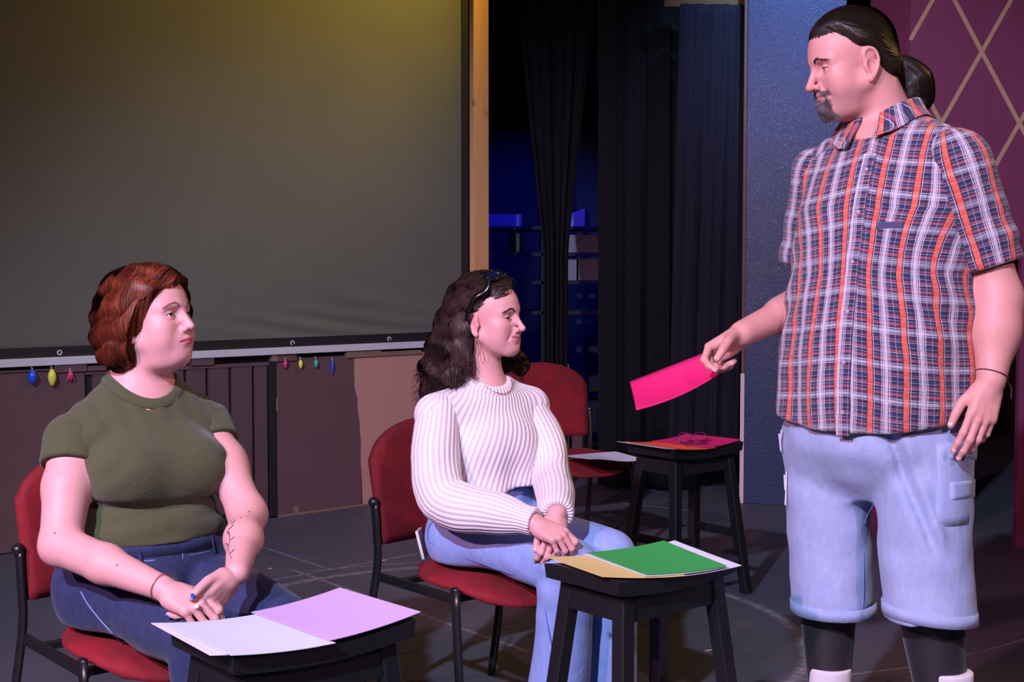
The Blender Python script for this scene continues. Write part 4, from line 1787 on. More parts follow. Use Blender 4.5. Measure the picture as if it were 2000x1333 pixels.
def hand_ops(curl, spread=(8, 2, -3, -9), thumb=((0.62, 0.62, -0.35), (0.85, 0.42, -0.30), (0.93, 0.25, -0.25)), sc=1.0, thick=1.0):
    """hand in its own frame: x to the fingertips, y to the thumb, z out of the back.
    curl: four (knuckle, middle, tip) bends in degrees. Returns ops and a list of (tip, dir, back, radius)"""
    ops = []
    U = lambda pr, k=0.006: ops.append(('u', pr, k))
    U(rbox((0.046, -0.001, -0.001), (0.040, 0.034, 0.0135), 0.0125))
    U(cone((-0.02, 0, 0), (0.02, 0, 0), 0.022, 0.022), 0.016)
    U(ell((0.034, 0.022, -0.009), (0.030, 0.016, 0.014)), 0.010)
    U(ell((0.036, -0.024, -0.009), (0.034, 0.012, 0.012)), 0.010)
    bases = [(0.086, 0.027, 0.0), (0.092, 0.0085, 0.002), (0.088, -0.0105, 0.001), (0.078, -0.0275, -0.002)]
    lens = [(0.043, 0.026, 0.021), (0.047, 0.030, 0.022), (0.043, 0.028, 0.021), (0.034, 0.021, 0.019)]
    rad = [(0.0096, 0.0088, 0.0080, 0.0068), (0.0098, 0.0090, 0.0082, 0.0070), (0.0094, 0.0086, 0.0078, 0.0066), (0.0086, 0.0076, 0.0069, 0.0058)]
    tips = []
    for b, ln, rd, cu, sp in zip(bases, lens, rad, curl, spread):
        b = np.array(b)
        U(cone((0.020, b[1] * 0.55, 0.001), b, 0.013, 0.0105 * thick), 0.008)
        a = 0.0
        s = R(sp)
        pts = [b]
        for L, c in zip(ln, cu):
            a += R(c)
            d = np.array((math.cos(a) * math.cos(s), math.cos(a) * math.sin(s), -math.sin(a)))
            pts.append(pts[-1] + d * L)
        nrm = np.array((math.sin(a) * math.cos(s), math.sin(a) * math.sin(s), math.cos(a)))
        fo = [('u', chain(pts, [r * thick for r in rd]), 0)]
        for q, r in zip(pts[1:3], rd[1:3]):                    # knuckle joints
            fo.append(('u', ell(q, (r * 1.08 * thick,) * 3), 0.004))
        U(group(fo), 0.0035)
        tips.append((pts[-1], d, nrm, rd[3] * thick))
    tb = np.array((0.020, 0.024, -0.008))
    tp = [tb]
    for d, L in zip(thumb, (0.044, 0.033, 0.026)):
        tp.append(tp[-1] + nv(d) * L)
    U(chain(tp, [0.0145, 0.0120, 0.0108, 0.0082]), 0.008)
    d = nv(thumb[2])
    tips.append((tp[-1], d, nv(np.cross(d, np.cross((0.2, 0.7, 0.7), d))), 0.0085))
    return ops, tips


def mid_nail(tip, d, nrm, r):
    return tip - d * r * 0.25 + nrm * r * 0.80


def add_nails(par, fr, t0, sc, tips, mats, which=(0, 1, 2, 3, 4), length=1.0):
    me = bpy.data.meshes.new('fingernail')
    bm = bmesh.new()
    bmesh.ops.create_uvsphere(bm, u_segments=10, v_segments=6, radius=1.0)
    bm.to_mesh(me)
    bm.free()
    me.polygons.foreach_set('use_smooth', np.ones(len(me.polygons), bool))
    for i in which:
        tip, d, nrm, r = tips[i]
        m_ = mats[i] if isinstance(mats, (list, tuple)) else mats
        c = t0 + fr @ (mid_nail(tip, d, nrm, r) * sc)
        x, z = fr @ d, fr @ nrm
        y = np.cross(z, x)
        o = bpy.data.objects.new('fingernail', me.copy())
        o.data.materials.append(m_)
        link(o, par)
        M = Matrix(((x[0], y[0], z[0], c[0]), (x[1], y[1], z[1], c[1]), (x[2], y[2], z[2], c[2]), (0, 0, 0, 1)))
        o.matrix_local = M @ Matrix.Diagonal((0.0068 * sc * length, r * 0.78 * sc, 0.0022 * sc, 1))


def fur(V, N, D, n_seg, length, droop, r, seed=0, jitter=0.25):
    rs = np.random.RandomState(seed)
    n = len(V)
    ln = length * rs.uniform(0.6, 1.2, (n, 1))
    d = N * (1 - droop) + D * droop + rs.normal(0, jitter, (n, 3))
    d /= np.linalg.norm(d, axis=1, keepdims=True)
    return np.stack([V + (d * (k / n_seg) + D * 0.35 * (k / n_seg) ** 2) * ln for k in range(n_seg + 1)], 1)


def torso_frame(yaw, lean=0.0, side=0.0):
    """columns: to the figure's left, to its back, up; lean tips the top forward, side tips it to its left"""
    y = R(yaw)
    Rz = np.array(((math.cos(y), -math.sin(y), 0), (math.sin(y), math.cos(y), 0), (0, 0, 1)))
    a = R(lean)
    Rx = np.array(((1, 0, 0), (0, math.cos(a), -math.sin(a)), (0, math.sin(a), math.cos(a))))
    b = R(side)
    Ry = np.array(((math.cos(b), 0, math.sin(b)), (0, 1, 0), (-math.sin(b), 0, math.cos(b))))
    return Rz @ Rx @ Ry


def head_frame(yaw, pitch, roll=0.0):
    """forward, left, up columns; pitch up positive"""
    y, p = R(yaw), R(pitch)
    f = np.array((math.sin(y) * math.cos(p), -math.cos(y) * math.cos(p), math.sin(p)))
    fr = frame_from(f)
    if roll:
        c, s = math.cos(R(roll)), math.sin(R(roll))
        fr = np.stack([fr[:, 0], fr[:, 1] * c + fr[:, 2] * s, fr[:, 2] * c - fr[:, 1] * s], 1)
    return fr


def N3(v):
    return np.array((v[0], v[1], v[2]), dtype=float)


def rows_grow(rows, d):
    return [(r[0], r[1], r[2], r[3] + d, r[4] + d, r[5] + d) for r in rows]


def make_shoe(par, ankle, yaw, mat, sole_mat, sc=1.0):
    """low shoe under an ankle; returns it as a part"""
    y = R(yaw)
    fr = np.array(((math.sin(y), math.cos(y), 0), (-math.cos(y), math.sin(y), 0), (0, 0, 1)))
    c = np.array((ankle[0], ankle[1], 0.0))
    ops = [('u', cone((-0.03, 0, 0.058), (0.06, 0, 0.052), 0.044, 0.043), 0), ('u', cone((0.06, 0, 0.048), (0.155, 0, 0.040), 0.043, 0.032), 0.03),
           ('u', cone((-0.01, 0, 0.06), (0.0, 0, 0.12), 0.043, 0.044), 0.02), ('x', half((0, 0, 0.016), (0, 0, -1)), 0.004), ('x', half((0, 0, 0.115), (0, 0, 1)), 0.004)]
    sh, _ = sdf_obj('shoe', [('u', group(ops, fr, c, sc), 0)], 0.006, mat, par)
    ops = [('u', cone((-0.03, 0, 0.02), (0.06, 0, 0.02), 0.046, 0.044), 0), ('u', cone((0.06, 0, 0.02), (0.155, 0, 0.02), 0.044, 0.034), 0.03),
           ('x', half((0, 0, 0.022), (0, 0, 1)), 0.003), ('x', half((0, 0, 0.001), (0, 0, -1)), 0.003)]
    sdf_obj('sole', [('u', group(ops, fr, c, sc), 0)], 0.006, sole_mat, sh)
    return sh


M_SHOE = plain('dark_shoe', (0.02, 0.02, 0.025), 0.6)
M_SOLE = plain('pale_sole', (0.6, 0.6, 0.6), 0.7)


def on_surface(f, p, d, n=24, far=0.35):
    """walk from far out along d back to the implicit surface f (one point or many)"""
    one = np.ndim(p) == 1
    p, d = np.atleast_2d(np.asarray(p, float)), np.atleast_2d(np.asarray(d, float))
    s = p + d * far
    for _ in range(n):
        v = f(s.astype(F32)).astype(float)
        s = s - d * np.clip(v, -0.02, 0.03)[:, None] * 0.9
    return s[0] if one else s


def ring_band(name, c, r, z0, z1, mat, par, n=40, f=None, thick=0.0035, tilt=(0, 0), frame=None):
    """band that hugs an implicit surface f at heights z0..z1 around a centre"""
    a = np.linspace(0, 2 * math.pi, n, endpoint=False)
    d = np.stack([np.cos(a), np.sin(a), 0 * a], 1)
    cols_ = []
    for zz, off in ((z0, -0.006), (z0, thick), (z1, thick), (z1, -0.006)):
        base = np.stack([c[0] + 0 * a, c[1] + 0 * a, zz + tilt[0] * np.cos(a) * r + tilt[1] * np.sin(a) * r], 1)
        p = on_surface(f, base, d, 24, r * 1.6) if f is not None else base + d * r
        cols_.append(p + d * off)
    bm = bmesh.new()
    R_ = [[bm.verts.new(tuple(cols_[k][i])) for k in range(4)] for i in range(n)]
    for i in range(n):
        x, y = R_[i], R_[(i + 1) % n]
        for k in range(4):
            bm.faces.new((x[k], y[k], y[(k + 1) % 4], x[(k + 1) % 4]))
    bmesh.ops.recalc_face_normals(bm, faces=bm.faces)
    return obj(name, bm, mat, par, True)


def patch(name, cs, par, mat, f, d, thick=0.012, n=8):
    """padded patch over an implicit surface; cs: four corner points (before projection)"""
    bm = bmesh.new()
    A, B, C_, D_ = [np.asarray(c, float) for c in cs]
    g = np.linspace(0, 1, n + 1)
    u, v = np.meshgrid(g, g)
    u, v = u.ravel()[:, None], v.ravel()[:, None]
    P = A * (1 - u) * (1 - v) + B * u * (1 - v) + C_ * u * v + D_ * (1 - u) * v
    P = on_surface(f, P, d, 24, 0.25)
    e = np.minimum(1.0, 6 * np.minimum(np.minimum(u, 1 - u), np.minimum(v, 1 - v)) + 0.25)
    P = P + np.asarray(d) * thick * e
    G = [[bm.verts.new(tuple(P[j * (n + 1) + i])) for i in range(n + 1)] for j in range(n + 1)]
    for j in range(n):
        for i in range(n):
            bm.faces.new((G[j][i], G[j][i + 1], G[j + 1][i + 1], G[j + 1][i]))
    ex = bmesh.ops.extrude_face_region(bm, geom=list(bm.faces))
    bmesh.ops.translate(bm, vec=tuple(-np.asarray(d) * thick * 1.2), verts=[v for v in ex['geom'] if isinstance(v, bmesh.types.BMVert)])
    bmesh.ops.recalc_face_normals(bm, faces=bm.faces)
    return obj(name, bm, mat, par, True)


def stitched(name, pts, mat, par, w=0.0016):
    bm = bmesh.new()
    tube(bm, [tuple(p) for p in pts], w, 6)
    return obj(name, bm, mat, par, True)


def near(c, p, r):
    return ((c - p) ** 2).sum(1) < r * r


def flow_hair(par_hair, W, volf, roots, dirf, mat, seed, steps=26, step=0.0085, wave=0.004, wl=0.05, r=0.0010, depth=(-0.002, 0.003), clump=0.018, name='hair_strands', stop=None):
    """wavy locks over a hair volume; W maps head space to world"""
    rs = np.random.RandomState(seed)
    nz = wnoise(seed, 1.0 / clump, 1.0, 5)

    def ph(P):
        th = np.arctan2(P[:, 1], P[:, 0] + 0.03)
        return -6.283 * P[:, 2] / wl + 1.6 * np.sin(th * 3.1 + seed) + 1.3 * np.sin(th * 7.3 + 2.0) + nz(P.astype(F32)) * 0.6 + jit
    jit = rs.normal(0, 0.22, len(roots))
    paths = flow_strands(volf, roots, dirf, steps, step, rs.uniform(*depth, len(roots)), wave, wl, ph, 0.6)
    if stop is not None:
        for k in range(1, steps):
            m = stop(paths[:, k])
            paths[m, k] = paths[m, k - 1] + (paths[m, k - 1] - paths[m, max(0, k - 2)]) * 0.02
    return W(paths)


def surf_roots(f, n, lo, hi, keep, seed):
    """random points dropped on the surface of f"""
    rs = np.random.RandomState(seed)
    q = rs.uniform(lo, hi, (n * 5, 3)).astype(F32)
    for _ in range(7):
        q = q - grad(f, q) * f(q)[:, None]
    m = keep(q) & (np.abs(f(q)) < 0.004)
    return q[m][:n].astype(float)


def inbox(c, lo, hi, zc, m):
    return (c[:, 2] > zc) & ((c > lo + m) & (c < hi - m))[:, :2].all(1)


def seam_ring(fa, fb, c, r, n=64, it=30, dz=0.0):
    """closed curve where two implicit surfaces meet, near a ring about c"""
    a = np.linspace(0, 2 * math.pi, n, endpoint=False)
    P = np.asarray(c) + np.stack([np.cos(a) * r, np.sin(a) * r, 0 * a + dz], 1)
    for _ in range(it):
        for f in (fa, fb):
            q = P.astype(F32)
            P = P - grad(f, q).astype(float) * (f(q).astype(float) * 0.8)[:, None]
    for _ in range(3):
        P = 0.5 * P + 0.25 * (np.roll(P, 1, 0) + np.roll(P, -1, 0))
    return P


def band_ring(name, ring, f, width, thick, mat, parent, attr_scale=None, lift=0.001):
    """ribbed band lying on surface f along a closed ring, grown outward from the opening"""
    n = len(ring)
    T = np.roll(ring, -1, 0) - np.roll(ring, 1, 0)
    T /= np.linalg.norm(T, axis=1, keepdims=True)
    N = grad(f, ring.astype(F32)).astype(float)
    S_ = np.cross(T, N)
    S_ /= np.linalg.norm(S_, axis=1, keepdims=True)
    cen = ring.mean(0)
    sg_ = np.sign(((ring - cen) * S_).sum(1).mean())
    S_ *= sg_
    prof = [(-0.5, -1.6), (-0.55, 0.0), (-0.3, 0.9), (0.4, 1.0), (0.85, 0.8), (1.0, 0.1), (1.0, -0.8)]
    V = np.stack([ring + S_ * width * a + N * (thick * b + lift) for a, b in prof], 1)
    m = len(prof)
    idx = np.arange(n * m).reshape(n, m)
    q = []
    nx = np.roll(idx, -1, 0)
    for k in range(m - 1):
        q.append(np.stack([idx[:, k], nx[:, k], nx[:, k + 1], idx[:, k + 1]], 1))
    q = np.concatenate(q)
    if sg_ < 0:
        q = q[:, ::-1]
    me = np_mesh(name, V.reshape(-1, 3), q)
    if attr_scale:
        L = np.concatenate([[0], np.cumsum(np.linalg.norm(np.diff(ring, axis=0), axis=1))])
        put_attr(me, 'cloth', np.stack([np.repeat(L, m) * attr_scale, np.tile(np.arange(m), n) * 0.01, np.zeros(n * m)], 1), 'FLOAT_VECTOR')
    return obj_me(name, me, mat, parent)


def on_view(f, px, d0, reach=0.35):
    """points of an implicit surface met along sight lines near depth d0"""
    o = np.array((0, 0, CAMZ))
    R_ = np.array([nv(ray(x, y)) for x, y in px])
    return on_surface(f, o + R_ * d0, -R_, 46, reach)

# ================================================================== standing man in a plaid shirt
mF = np.array((math.sin(R(-38)), -math.cos(R(-38)), 0))
m_body_fr = torso_frame(-38)
m_org = N3(at(1712, 850, 3.42)) * (1, 1, 0)
m_hc = N3(at(1662, 132, 3.42))
m_hf = head_frame(-80, -13, 0)
m_hs = 1.10
mp = dict(jaw=1.02, fat=0.006, nose=1.15, nose_w=1.08, nose_up=-0.003, brow=0.0015, browz=-0.002, eye_open=0.70, eye_dz=-0.0008, ear=1.12, smile=-0.001, mouth_w=0.023, lips=0.85, crease=0.8, lip_a=0.55,
          lip_col=(0.50, 0.17, 0.18), stubble=0.42, double_chin=True,
          washes=[((0.66, 0.20, 0.18), (0.050, 0.047, -0.018), (0.020, 0.020, 0.020), 0.35), ((0.62, 0.20, 0.20), (0.105, 0.0, -0.020), (0.016, 0.016, 0.012), 0.35),
                  ((0.62, 0.20, 0.18), (-0.02, 0.075, 0.0), (0.02, 0.02, 0.035), 0.35)])
# joints
m_ls, m_rs = N3(at(1882, 325, 3.27)), N3(at(1597, 352, 3.56))
m_le, m_lw = N3(at(1950, 585, 3.26)), N3(at(1936, 742, 3.20))
m_re, m_rw = N3(at(1592, 585, 3.60)), N3(at(1450, 652, 3.42))
m_nb = N3(at(1732, 258, 3.45))
# shirt trunk in the body's frame: z, cx, cy, rx, front, back
m_rows = [(0.84, -0.005, 0.00, 0.262, 0.205, 0.165), (0.95, 0.0, 0.00, 0.258, 0.215, 0.158), (1.08, 0.004, 0.0, 0.250, 0.212, 0.150), (1.22, 0.006, 0.0, 0.240, 0.190, 0.148),
          (1.36, 0.008, 0.0, 0.230, 0.160, 0.145), (1.47, 0.010, 0.008, 0.215, 0.135, 0.135), (1.55, 0.012, 0.015, 0.175, 0.105, 0.115), (1.615, 0.014, 0.025, 0.110, 0.080, 0.09)]
m_trunk = loft(m_body_fr, m_org, [(r[0], r[1], r[2], r[3] - 0.016 - 0.03 * (r[0] < 1.1), r[4] - 0.016 - 0.05 * (r[0] < 1.1), r[5] - 0.016 - 0.03 * (r[0] < 1.1)) for r in m_rows])
m_shirt_trunk = loft(m_body_fr, m_org, m_rows)

# --- hands
m_lh_f = nv(N3(at(1908, 850, 3.17)) - m_lw)
m_lh_t = nv(np.array((-0.98, -0.18, 0.0)) - m_lh_f * np.dot((-0.98, -0.18, 0.0), m_lh_f))
m_lh_b = np.cross(m_lh_t, m_lh_f)
m_lh_b = m_lh_b if m_lh_b[1] < 0 else -m_lh_b
m_lh_fr = np.stack([m_lh_f, m_lh_t, m_lh_b], 1)
m_lh_ops, m_lh_tips = hand_ops(((8, 14, 8), (12, 20, 12), (18, 26, 14), (26, 32, 16)), (4, 1, -2, -6), ((0.80, 0.42, -0.30), (0.96, 0.15, -0.22), (0.97, 0.05, -0.20)))
m_rh_f = nv(np.array((-0.84, -0.20, -0.52)))
m_rh_b0 = np.array((-0.25, 0.75, 0.60))
m_rh_b = nv(m_rh_b0 - m_rh_f * np.dot(m_rh_b0, m_rh_f))
m_rh_t = np.cross(m_rh_b, m_rh_f)
m_rh_fr = np.stack([m_rh_f, m_rh_t, m_rh_b], 1)
m_rh_ops, m_rh_tips = hand_ops(((40, 42, 22), (66, 70, 35), (72, 78, 40), (78, 80, 40)), (4, 1, -2, -5), ((0.72, 0.50, -0.62), (0.86, 0.10, -0.52), (0.90, -0.12, -0.40)))
HS = 1.03

m_head = group(head_ops(mp), m_hf, m_hc, m_hs)
m_skin_ops = [('u', m_trunk, 0.0),
              ('u', chain([m_nb + (0, 0, -0.06), m_nb + (-0.004, 0, 0.03), m_hc + m_hf @ np.array((-0.035, 0, -0.035))], [0.085, 0.071, 0.068]), 0.05),
              ('u', ell(m_nb + (0.0, 0.0, -0.02), (0.11, 0.10, 0.05)), 0.05),
              ('u', chain([m_ls, m_le, m_le * 0.6 + m_lw * 0.4, m_lw], [0.062, 0.054, 0.050, 0.0345], 0.03), 0.03),
              ('u', ell((m_le + m_lw) / 2 * 0.7 + (m_ls + m_le) / 2 * 0.0 + m_le * 0.3, (0.043, 0.043, 0.085)), 0.04),
              ('u', chain([m_rs, m_re, m_rw], [0.062, 0.050, 0.033], 0.02), 0.03),
              ('u', cone(m_re, m_re * 0.55 + m_rw * 0.45, 0.048, 0.044), 0.03),
              ('u', group(m_lh_ops, m_lh_fr, m_lw + m_lh_f * 0.012, HS), 0.012),
              ('u', group(m_rh_ops, m_rh_fr, m_rw + m_rh_f * 0.010, HS), 0.012),
              ('u', m_head, 0.022)]
# legs, in black sleeves below the knee, are built with the same skin surface down to the feet
m_rk, m_ra = N3(at(1622, 1080, 3.50)), N3(at(1621, 1325, 3.50))
m_lk, m_la = N3(at(1815, 1085, 3.32)), N3(at(1851, 1333, 3.32))
m_rhip, m_lhip = N3(at(1640, 860, 3.50)), N3(at(1790, 860, 3.36))
for hp, kn, an in ((m_rhip, m_rk, m_ra), (m_lhip, m_lk, m_la)):
    an2 = an * (1, 1, 0) + (0, 0, 0.09)
    calf = kn * 0.62 + an2 * 0.38
    m_skin_ops.append(('u', chain([hp, kn, calf + (0.0, 0.02, 0), an2 + (0, 0, 0.06), an2], [0.088, 0.062, 0.058, 0.040, 0.040]), 0.03))

M_SKIN_M = skin_mat('skin_ruddy', (0.62, 0.31, 0.28), (0.50, 0.20, 0.18))
m_zc = m_hc[2] - 0.20
reg = []
lo_h, hi_h = m_hc - (0.17, 0.15, 0.215), m_hc + (0.17, 0.15, 0.19)
reg.append(polygonise(m_skin_ops, 0.0021, lo_h, hi_h, lambda c: inbox(c, lo_h, hi_h, m_zc, 0.006)))


m_lhc, m_rhc = m_lw + m_lh_f * 0.085, m_rw + m_rh_f * 0.07
reg.append(polygonise(m_skin_ops, 0.0022, m_lhc - 0.135, m_lhc + 0.135, lambda c: near(c, m_lhc, 0.125)))
reg.append(polygonise(m_skin_ops, 0.0022, m_rhc - 0.135, m_rhc + 0.135, lambda c: near(c, m_rhc, 0.125)))
lo_, hi_ = bounds(m_skin_ops)
reg.append(polygonise(m_skin_ops, 0.007, lo_ - 0.02, hi_ + 0.02, lambda c: ~(inbox(c, lo_h, hi_h, m_zc + 0.003, 0.009) | near(c, m_lhc, 0.122) | near(c, m_rhc, 0.122))))
V, Q = join_parts(reg)
me = np_mesh('person', V, Q)
L_ = ((V - m_hc) @ m_hf) / m_hs
col = face_tint(L_, mp)
# warm knuckles
put_attr(me, 'tint', col)
man = obj_me('person', me, M_SKIN_M)
tag(man, 'standing man in plaid short-sleeved shirt holding out a magenta sheet', 'person')

t = NT('nail_natural')
t.set(Base_Color=(0.72, 0.42, 0.40), Roughness=0.3)
M_NAIL = t.m
add_nails(man, m_lh_fr, m_lw + m_lh_f * 0.012, HS, m_lh_tips, M_NAIL)
add_nails(man, m_rh_fr, m_rw + m_rh_f * 0.010, HS, m_rh_tips, M_NAIL)
add_eyes(man, m_hf, m_hc, m_hs, (0.88, 0.16, -0.42), eye_mat('eye_grey', (0.10, 0.10, 0.10)))

M_LASH = plain('lash_dark', (0.02, 0.012, 0.012), 0.6)
add_lashes(man, m_hf, m_hc, m_hs, mp, M_LASH, 0.0010)

# --- hair: slicked back into a pony tail
M_HAIR_M = hair_mat('hair_dark_brown', (0.010, 0.007, 0.006), (0.050, 0.030, 0.018), 0.46)
M_HAIR_MB = plain('hair_dark_base', (0.012, 0.009, 0.008), 0.5)
m_skull = [('u', ell((-0.012, 0, 0.045), (0.097, 0.074, 0.087)), 0), ('u', ell((0.034, 0, 0.036), (0.055, 0.060, 0.062)), 0.02), ('u', ell((-0.050, 0, -0.010), (0.055, 0.060, 0.06)), 0.02)]


def m_line(P):
    """positive behind the hairline: forehead, over the ear, nape"""
    y_ = np.abs(P[:, 1])
    return -0.60 * P[:, 0] + 0.80 * P[:, 2] - 0.012 - 0.020 * np.clip((y_ - 0.025) / 0.03, 0, 1) * np.clip(P[:, 0] / 0.03, 0, 1) + 0.5 * np.clip(-0.035 - P[:, 0], 0, 0.03) - 0.040 * np.exp(-((P[:, 0] + 0.008) / 0.024) ** 2 - ((P[:, 2] - 0.012) / 0.026) ** 2)


m_cap_f = Prim(lambda P: np.maximum(evalops(m_skull, P) - (-0.003 + 0.36 * np.clip(m_line(P), 0, 0.030)), -m_line(P) - 0.004).astype(F32), (-0.01, 0, 0.04), 0.14)
m_hair_ops = [('u', m_cap_f, 0)]
m_pony_pts = [(-0.100, 0, -0.012), (-0.128, 0, -0.022), (-0.152, 0, -0.060), (-0.148, 0, -0.105), (-0.128, 0, -0.130)]
m_pony = chain([np.array(q) for q in m_pony_pts], [0.013, 0.024, 0.036, 0.032, 0.012], 0.0, 4)
hair, _ = sdf_obj('hair', [('u', group(m_hair_ops + [('u', m_pony, 0.012)], m_hf, m_hc, m_hs), 0)], 0.0035, M_HAIR_MB, man)
rs = np.random.RandomState(3)
n = 6500
q = rs.normal(size=(n * 3, 3))
q = q / np.linalg.norm(q, axis=1, keepdims=True) * np.array((0.1, 0.08, 0.09)) + (-0.005, 0, 0.045)
q = q[m_line(q) > 0.002][:n]
# denser along the hairline
pt = np.array((-0.100, 0, -0.014))


def dir_pony(P, i):
    d = pt - P
    d[:, 2] += 0.10 * np.clip(P[:, 0] + 0.02, 0, 1)
    return d


paths = flow_strands(m_cap_f.f, q, dir_pony, 30, 0.0085, rs.uniform(-0.0015, 0.002, len(q)), 0.0008, 0.06, rs.uniform(0, 6, len(q)))
# stop strands when they get to the tie
dist = np.linalg.norm(paths - pt, axis=2)
for k in range(1, paths.shape[1]):
    stop = dist[:, k - 1] < 0.014
    paths[stop, k] = paths[stop, k - 1] + (pt - paths[stop, k - 1]) * 0.15
    dist[:, k] = np.linalg.norm(paths[:, k] - pt, axis=1)
n2 = 2200
ang = rs.uniform(0, 6.28, n2)
cur = np.array([tuple(v) for v in spline(m_pony_pts, 5)])
rad = np.interp(np.linspace(0, 1, len(cur)), [0, 0.25, 0.5, 0.75, 1.0], [0.012, 0.024, 0.037, 0.034, 0.016])
tt = np.gradient(cur, axis=0)
tt /= np.linalg.norm(tt, axis=1, keepdims=True)
sd = np.array((0, 1.0, 0))
up = np.cross(tt, sd)
rr = np.sqrt(rs.uniform(0.55, 1.0, n2)) * 1.03
pony = cur[None] + rr[:, None, None] * rad[None, :, None] * (np.cos(ang)[:, None, None] * sd + np.sin(ang)[:, None, None] * up[None]) + rs.normal(0, 0.0006, (n2, len(cur), 3))
pony[:, -1] += rs.normal(0, 0.006, (n2, 3))
W = lambda A: m_hc + (A * m_hs) @ m_hf.T
strand_obj('hair_strands', [(W(paths), 0.0007, 0.0004, None)], M_HAIR_M, hair, 2, m_hc)
strand_obj('pony_tail', [(W(pony), 0.0008, 0.0003, None)], M_HAIR_M, hair, 3, m_hc + m_hf @ (np.array((-0.135, 0, -0.06)) * m_hs))
bm = bmesh.new()
ringp = [tuple(m_hc + m_hf @ (np.array((-0.110, 0.017 * math.cos(a), -0.016 + 0.017 * math.sin(a))) * m_hs)) for a in [2 * math.pi * k / 16 for k in range(17)]]
tube(bm, ringp, 0.005, 8, False)
obj('hair_tie', bm, M_BLACKP, hair, True)
brow(man, m_hf, m_hc, m_hs, M_HAIR_M, [(0.088, 0.013, 0.029), (0.086, 0.027, 0.032), (0.070, 0.046, 0.027)], 80, 0.0004, 4, group(head_ops(mp)).f, 0.009)
# --- beard and moustache from the head's own surface
hv, hq = V[:len(reg[0][0])], None
Lh = ((hv - m_hc) @ m_hf) / m_hs
x, y, z = Lh[:, 0], Lh[:, 1], Lh[:, 2]
hf = group(head_ops(mp)).f
chin = (x > 0.045) & (z < -0.057) & (z > -0.104) & (np.abs(y) < 0.030 + 0.10 * (-0.057 - z))
side = (np.abs(np.abs(y) - 0.028) < 0.007) & (z < -0.040) & (z > -0.075) & (x > 0.05)
mous = (z < -0.036) & (x < 0.0925) & (z > -0.0445 - 0.18 * np.maximum(0, np.abs(y) - 0.012)) & (np.abs(y) < 0.030) & (x > 0.068) & (np.abs(y) > 0.002)
sets = []
lip_z = np.abs(z + 0.0535) < 0.0075
for msk, cnt, ln, dr, se in ((chin & ~(lip_z & (np.abs(y) < 0.02)), 1500, 0.0075, 0.72, 1), (side, 260, 0.006, 0.78, 2), (mous, 600, 0.0065, 0.82, 3)):
    idx = np.nonzero(msk)[0]
    idx = rs.choice(idx, min(cnt, len(idx)), False)
    P0 = Lh[idx].astype(F32)
    G = grad(hf, P0)
    D = np.tile(np.array((0.25, 0, -1.0)), (len(idx), 1))
    if se == 3:
        D[:, 1] = np.sign(P0[:, 1]) * 0.9
    sets.append((W(fur(P0 - G * 0.001, G, D, 5, ln, dr, 0, se, 0.18)), 0.00042, 0.0002, None))
M_BEARD = hair_mat('beard_grey', (0.03, 0.024, 0.024), (0.34, 0.30, 0.30), 0.6)
strand_obj('beard', sets, M_BEARD, man, 5)
# --- plaid shirt
t = NT('plaid_cotton')
at_ = t.attr('cloth')
sp = t.n('ShaderNodeSeparateXYZ')
t.l(at_.outputs['Vector'], sp.inputs[0])
wob = t.noise(9, 3, 0.5, at_.outputs['Vector'])
wob = t.math('MULTIPLY', t.math('SUBTRACT', wob, 0.5), 0.010)
uu = t.math('ADD', sp.outputs[0], wob)
vv_ = t.math('ADD', sp.outputs[1], t.math('MULTIPLY', wob, 0.6))
PU, PV = 0.086, 0.082
fu = t.math('FRACT', t.math('DIVIDE', t.math('ADD', uu, 10 * PU), PU))
fv = t.math('FRACT', t.math('DIVIDE', t.math('ADD', vv_, 10 * PV), PV))
NAVY, WHITE, ORNG, ROSE = S(34, 40, 80), S(232, 222, 236), S(232, 104, 78), S(206, 96, 104)
TH = 0.0046


def threads(x, duty):
    return t.math('LESS_THAN', t.math('FRACT', t.math('DIVIDE', t.math('ADD', x, 10.0), TH)), duty)


vz = t.ramp(fu, [(0.0, 0.0), (0.40, 0.75), (0.46, 1.0), (0.59, 0.75), (0.67, 0.0)], 'CONSTANT')          # pale band of warp threads
vl = t.ramp(fu, [(0.0, 0.0), (0.180, 0.9), (0.200, 0.0), (0.495, 1.0), (0.56, 0.0), (0.82, 0.55), (0.835, 0.0)], 'CONSTANT')
hz = t.ramp(fv, [(0.0, 0.0), (0.07, 0.8), (0.14, 1.0), (0.21, 0.8), (0.29, 0.0)], 'CONSTANT')
hl = t.ramp(fv, [(0.0, 0.0), (0.155, 1.0), (0.195, 0.0), (0.475, 0.7), (0.49, 0.0), (0.56, 0.85), (0.585, 0.0), (0.74, 0.6), (0.755, 0.0), (0.88, 0.8), (0.90, 0.0)], 'CONSTANT')
hr = t.ramp(fv, [(0.0, 0.0), (0.34, 0.85), (0.42, 0.0), (0.60, 0.75), (0.66, 0.0), (0.93, 0.7), (0.98, 0.0)], 'CONSTANT')
vor = t.ramp(fu, [(0.0, 1.0), (0.145, 0.0), (0.99, 1.0)], 'CONSTANT')
vdk = t.ramp(fu, [(0.0, 0.0), (0.147, 1.0), (0.175, 0.0), (0.345, 1.0), (0.368, 0.0), (0.965, 1.0), (0.99, 0.0)], 'CONSTANT')
tu, tv = threads(uu, 0.62), threads(vv_, 0.62)
hwh = t.math('MAXIMUM', t.math('MULTIPLY', hz, tv), hl)
vwh = t.math('MAXIMUM', t.math('MULTIPLY', vz, tu), vl)
col = t.mix(t.math('MULTIPLY', hr, 0.62), NAVY, ROSE)
col = t.mix(t.math('MULTIPLY', hwh, 0.52), col, WHITE)
col = t.mix(t.math('MULTIPLY', vwh, 0.66), col, WHITE)
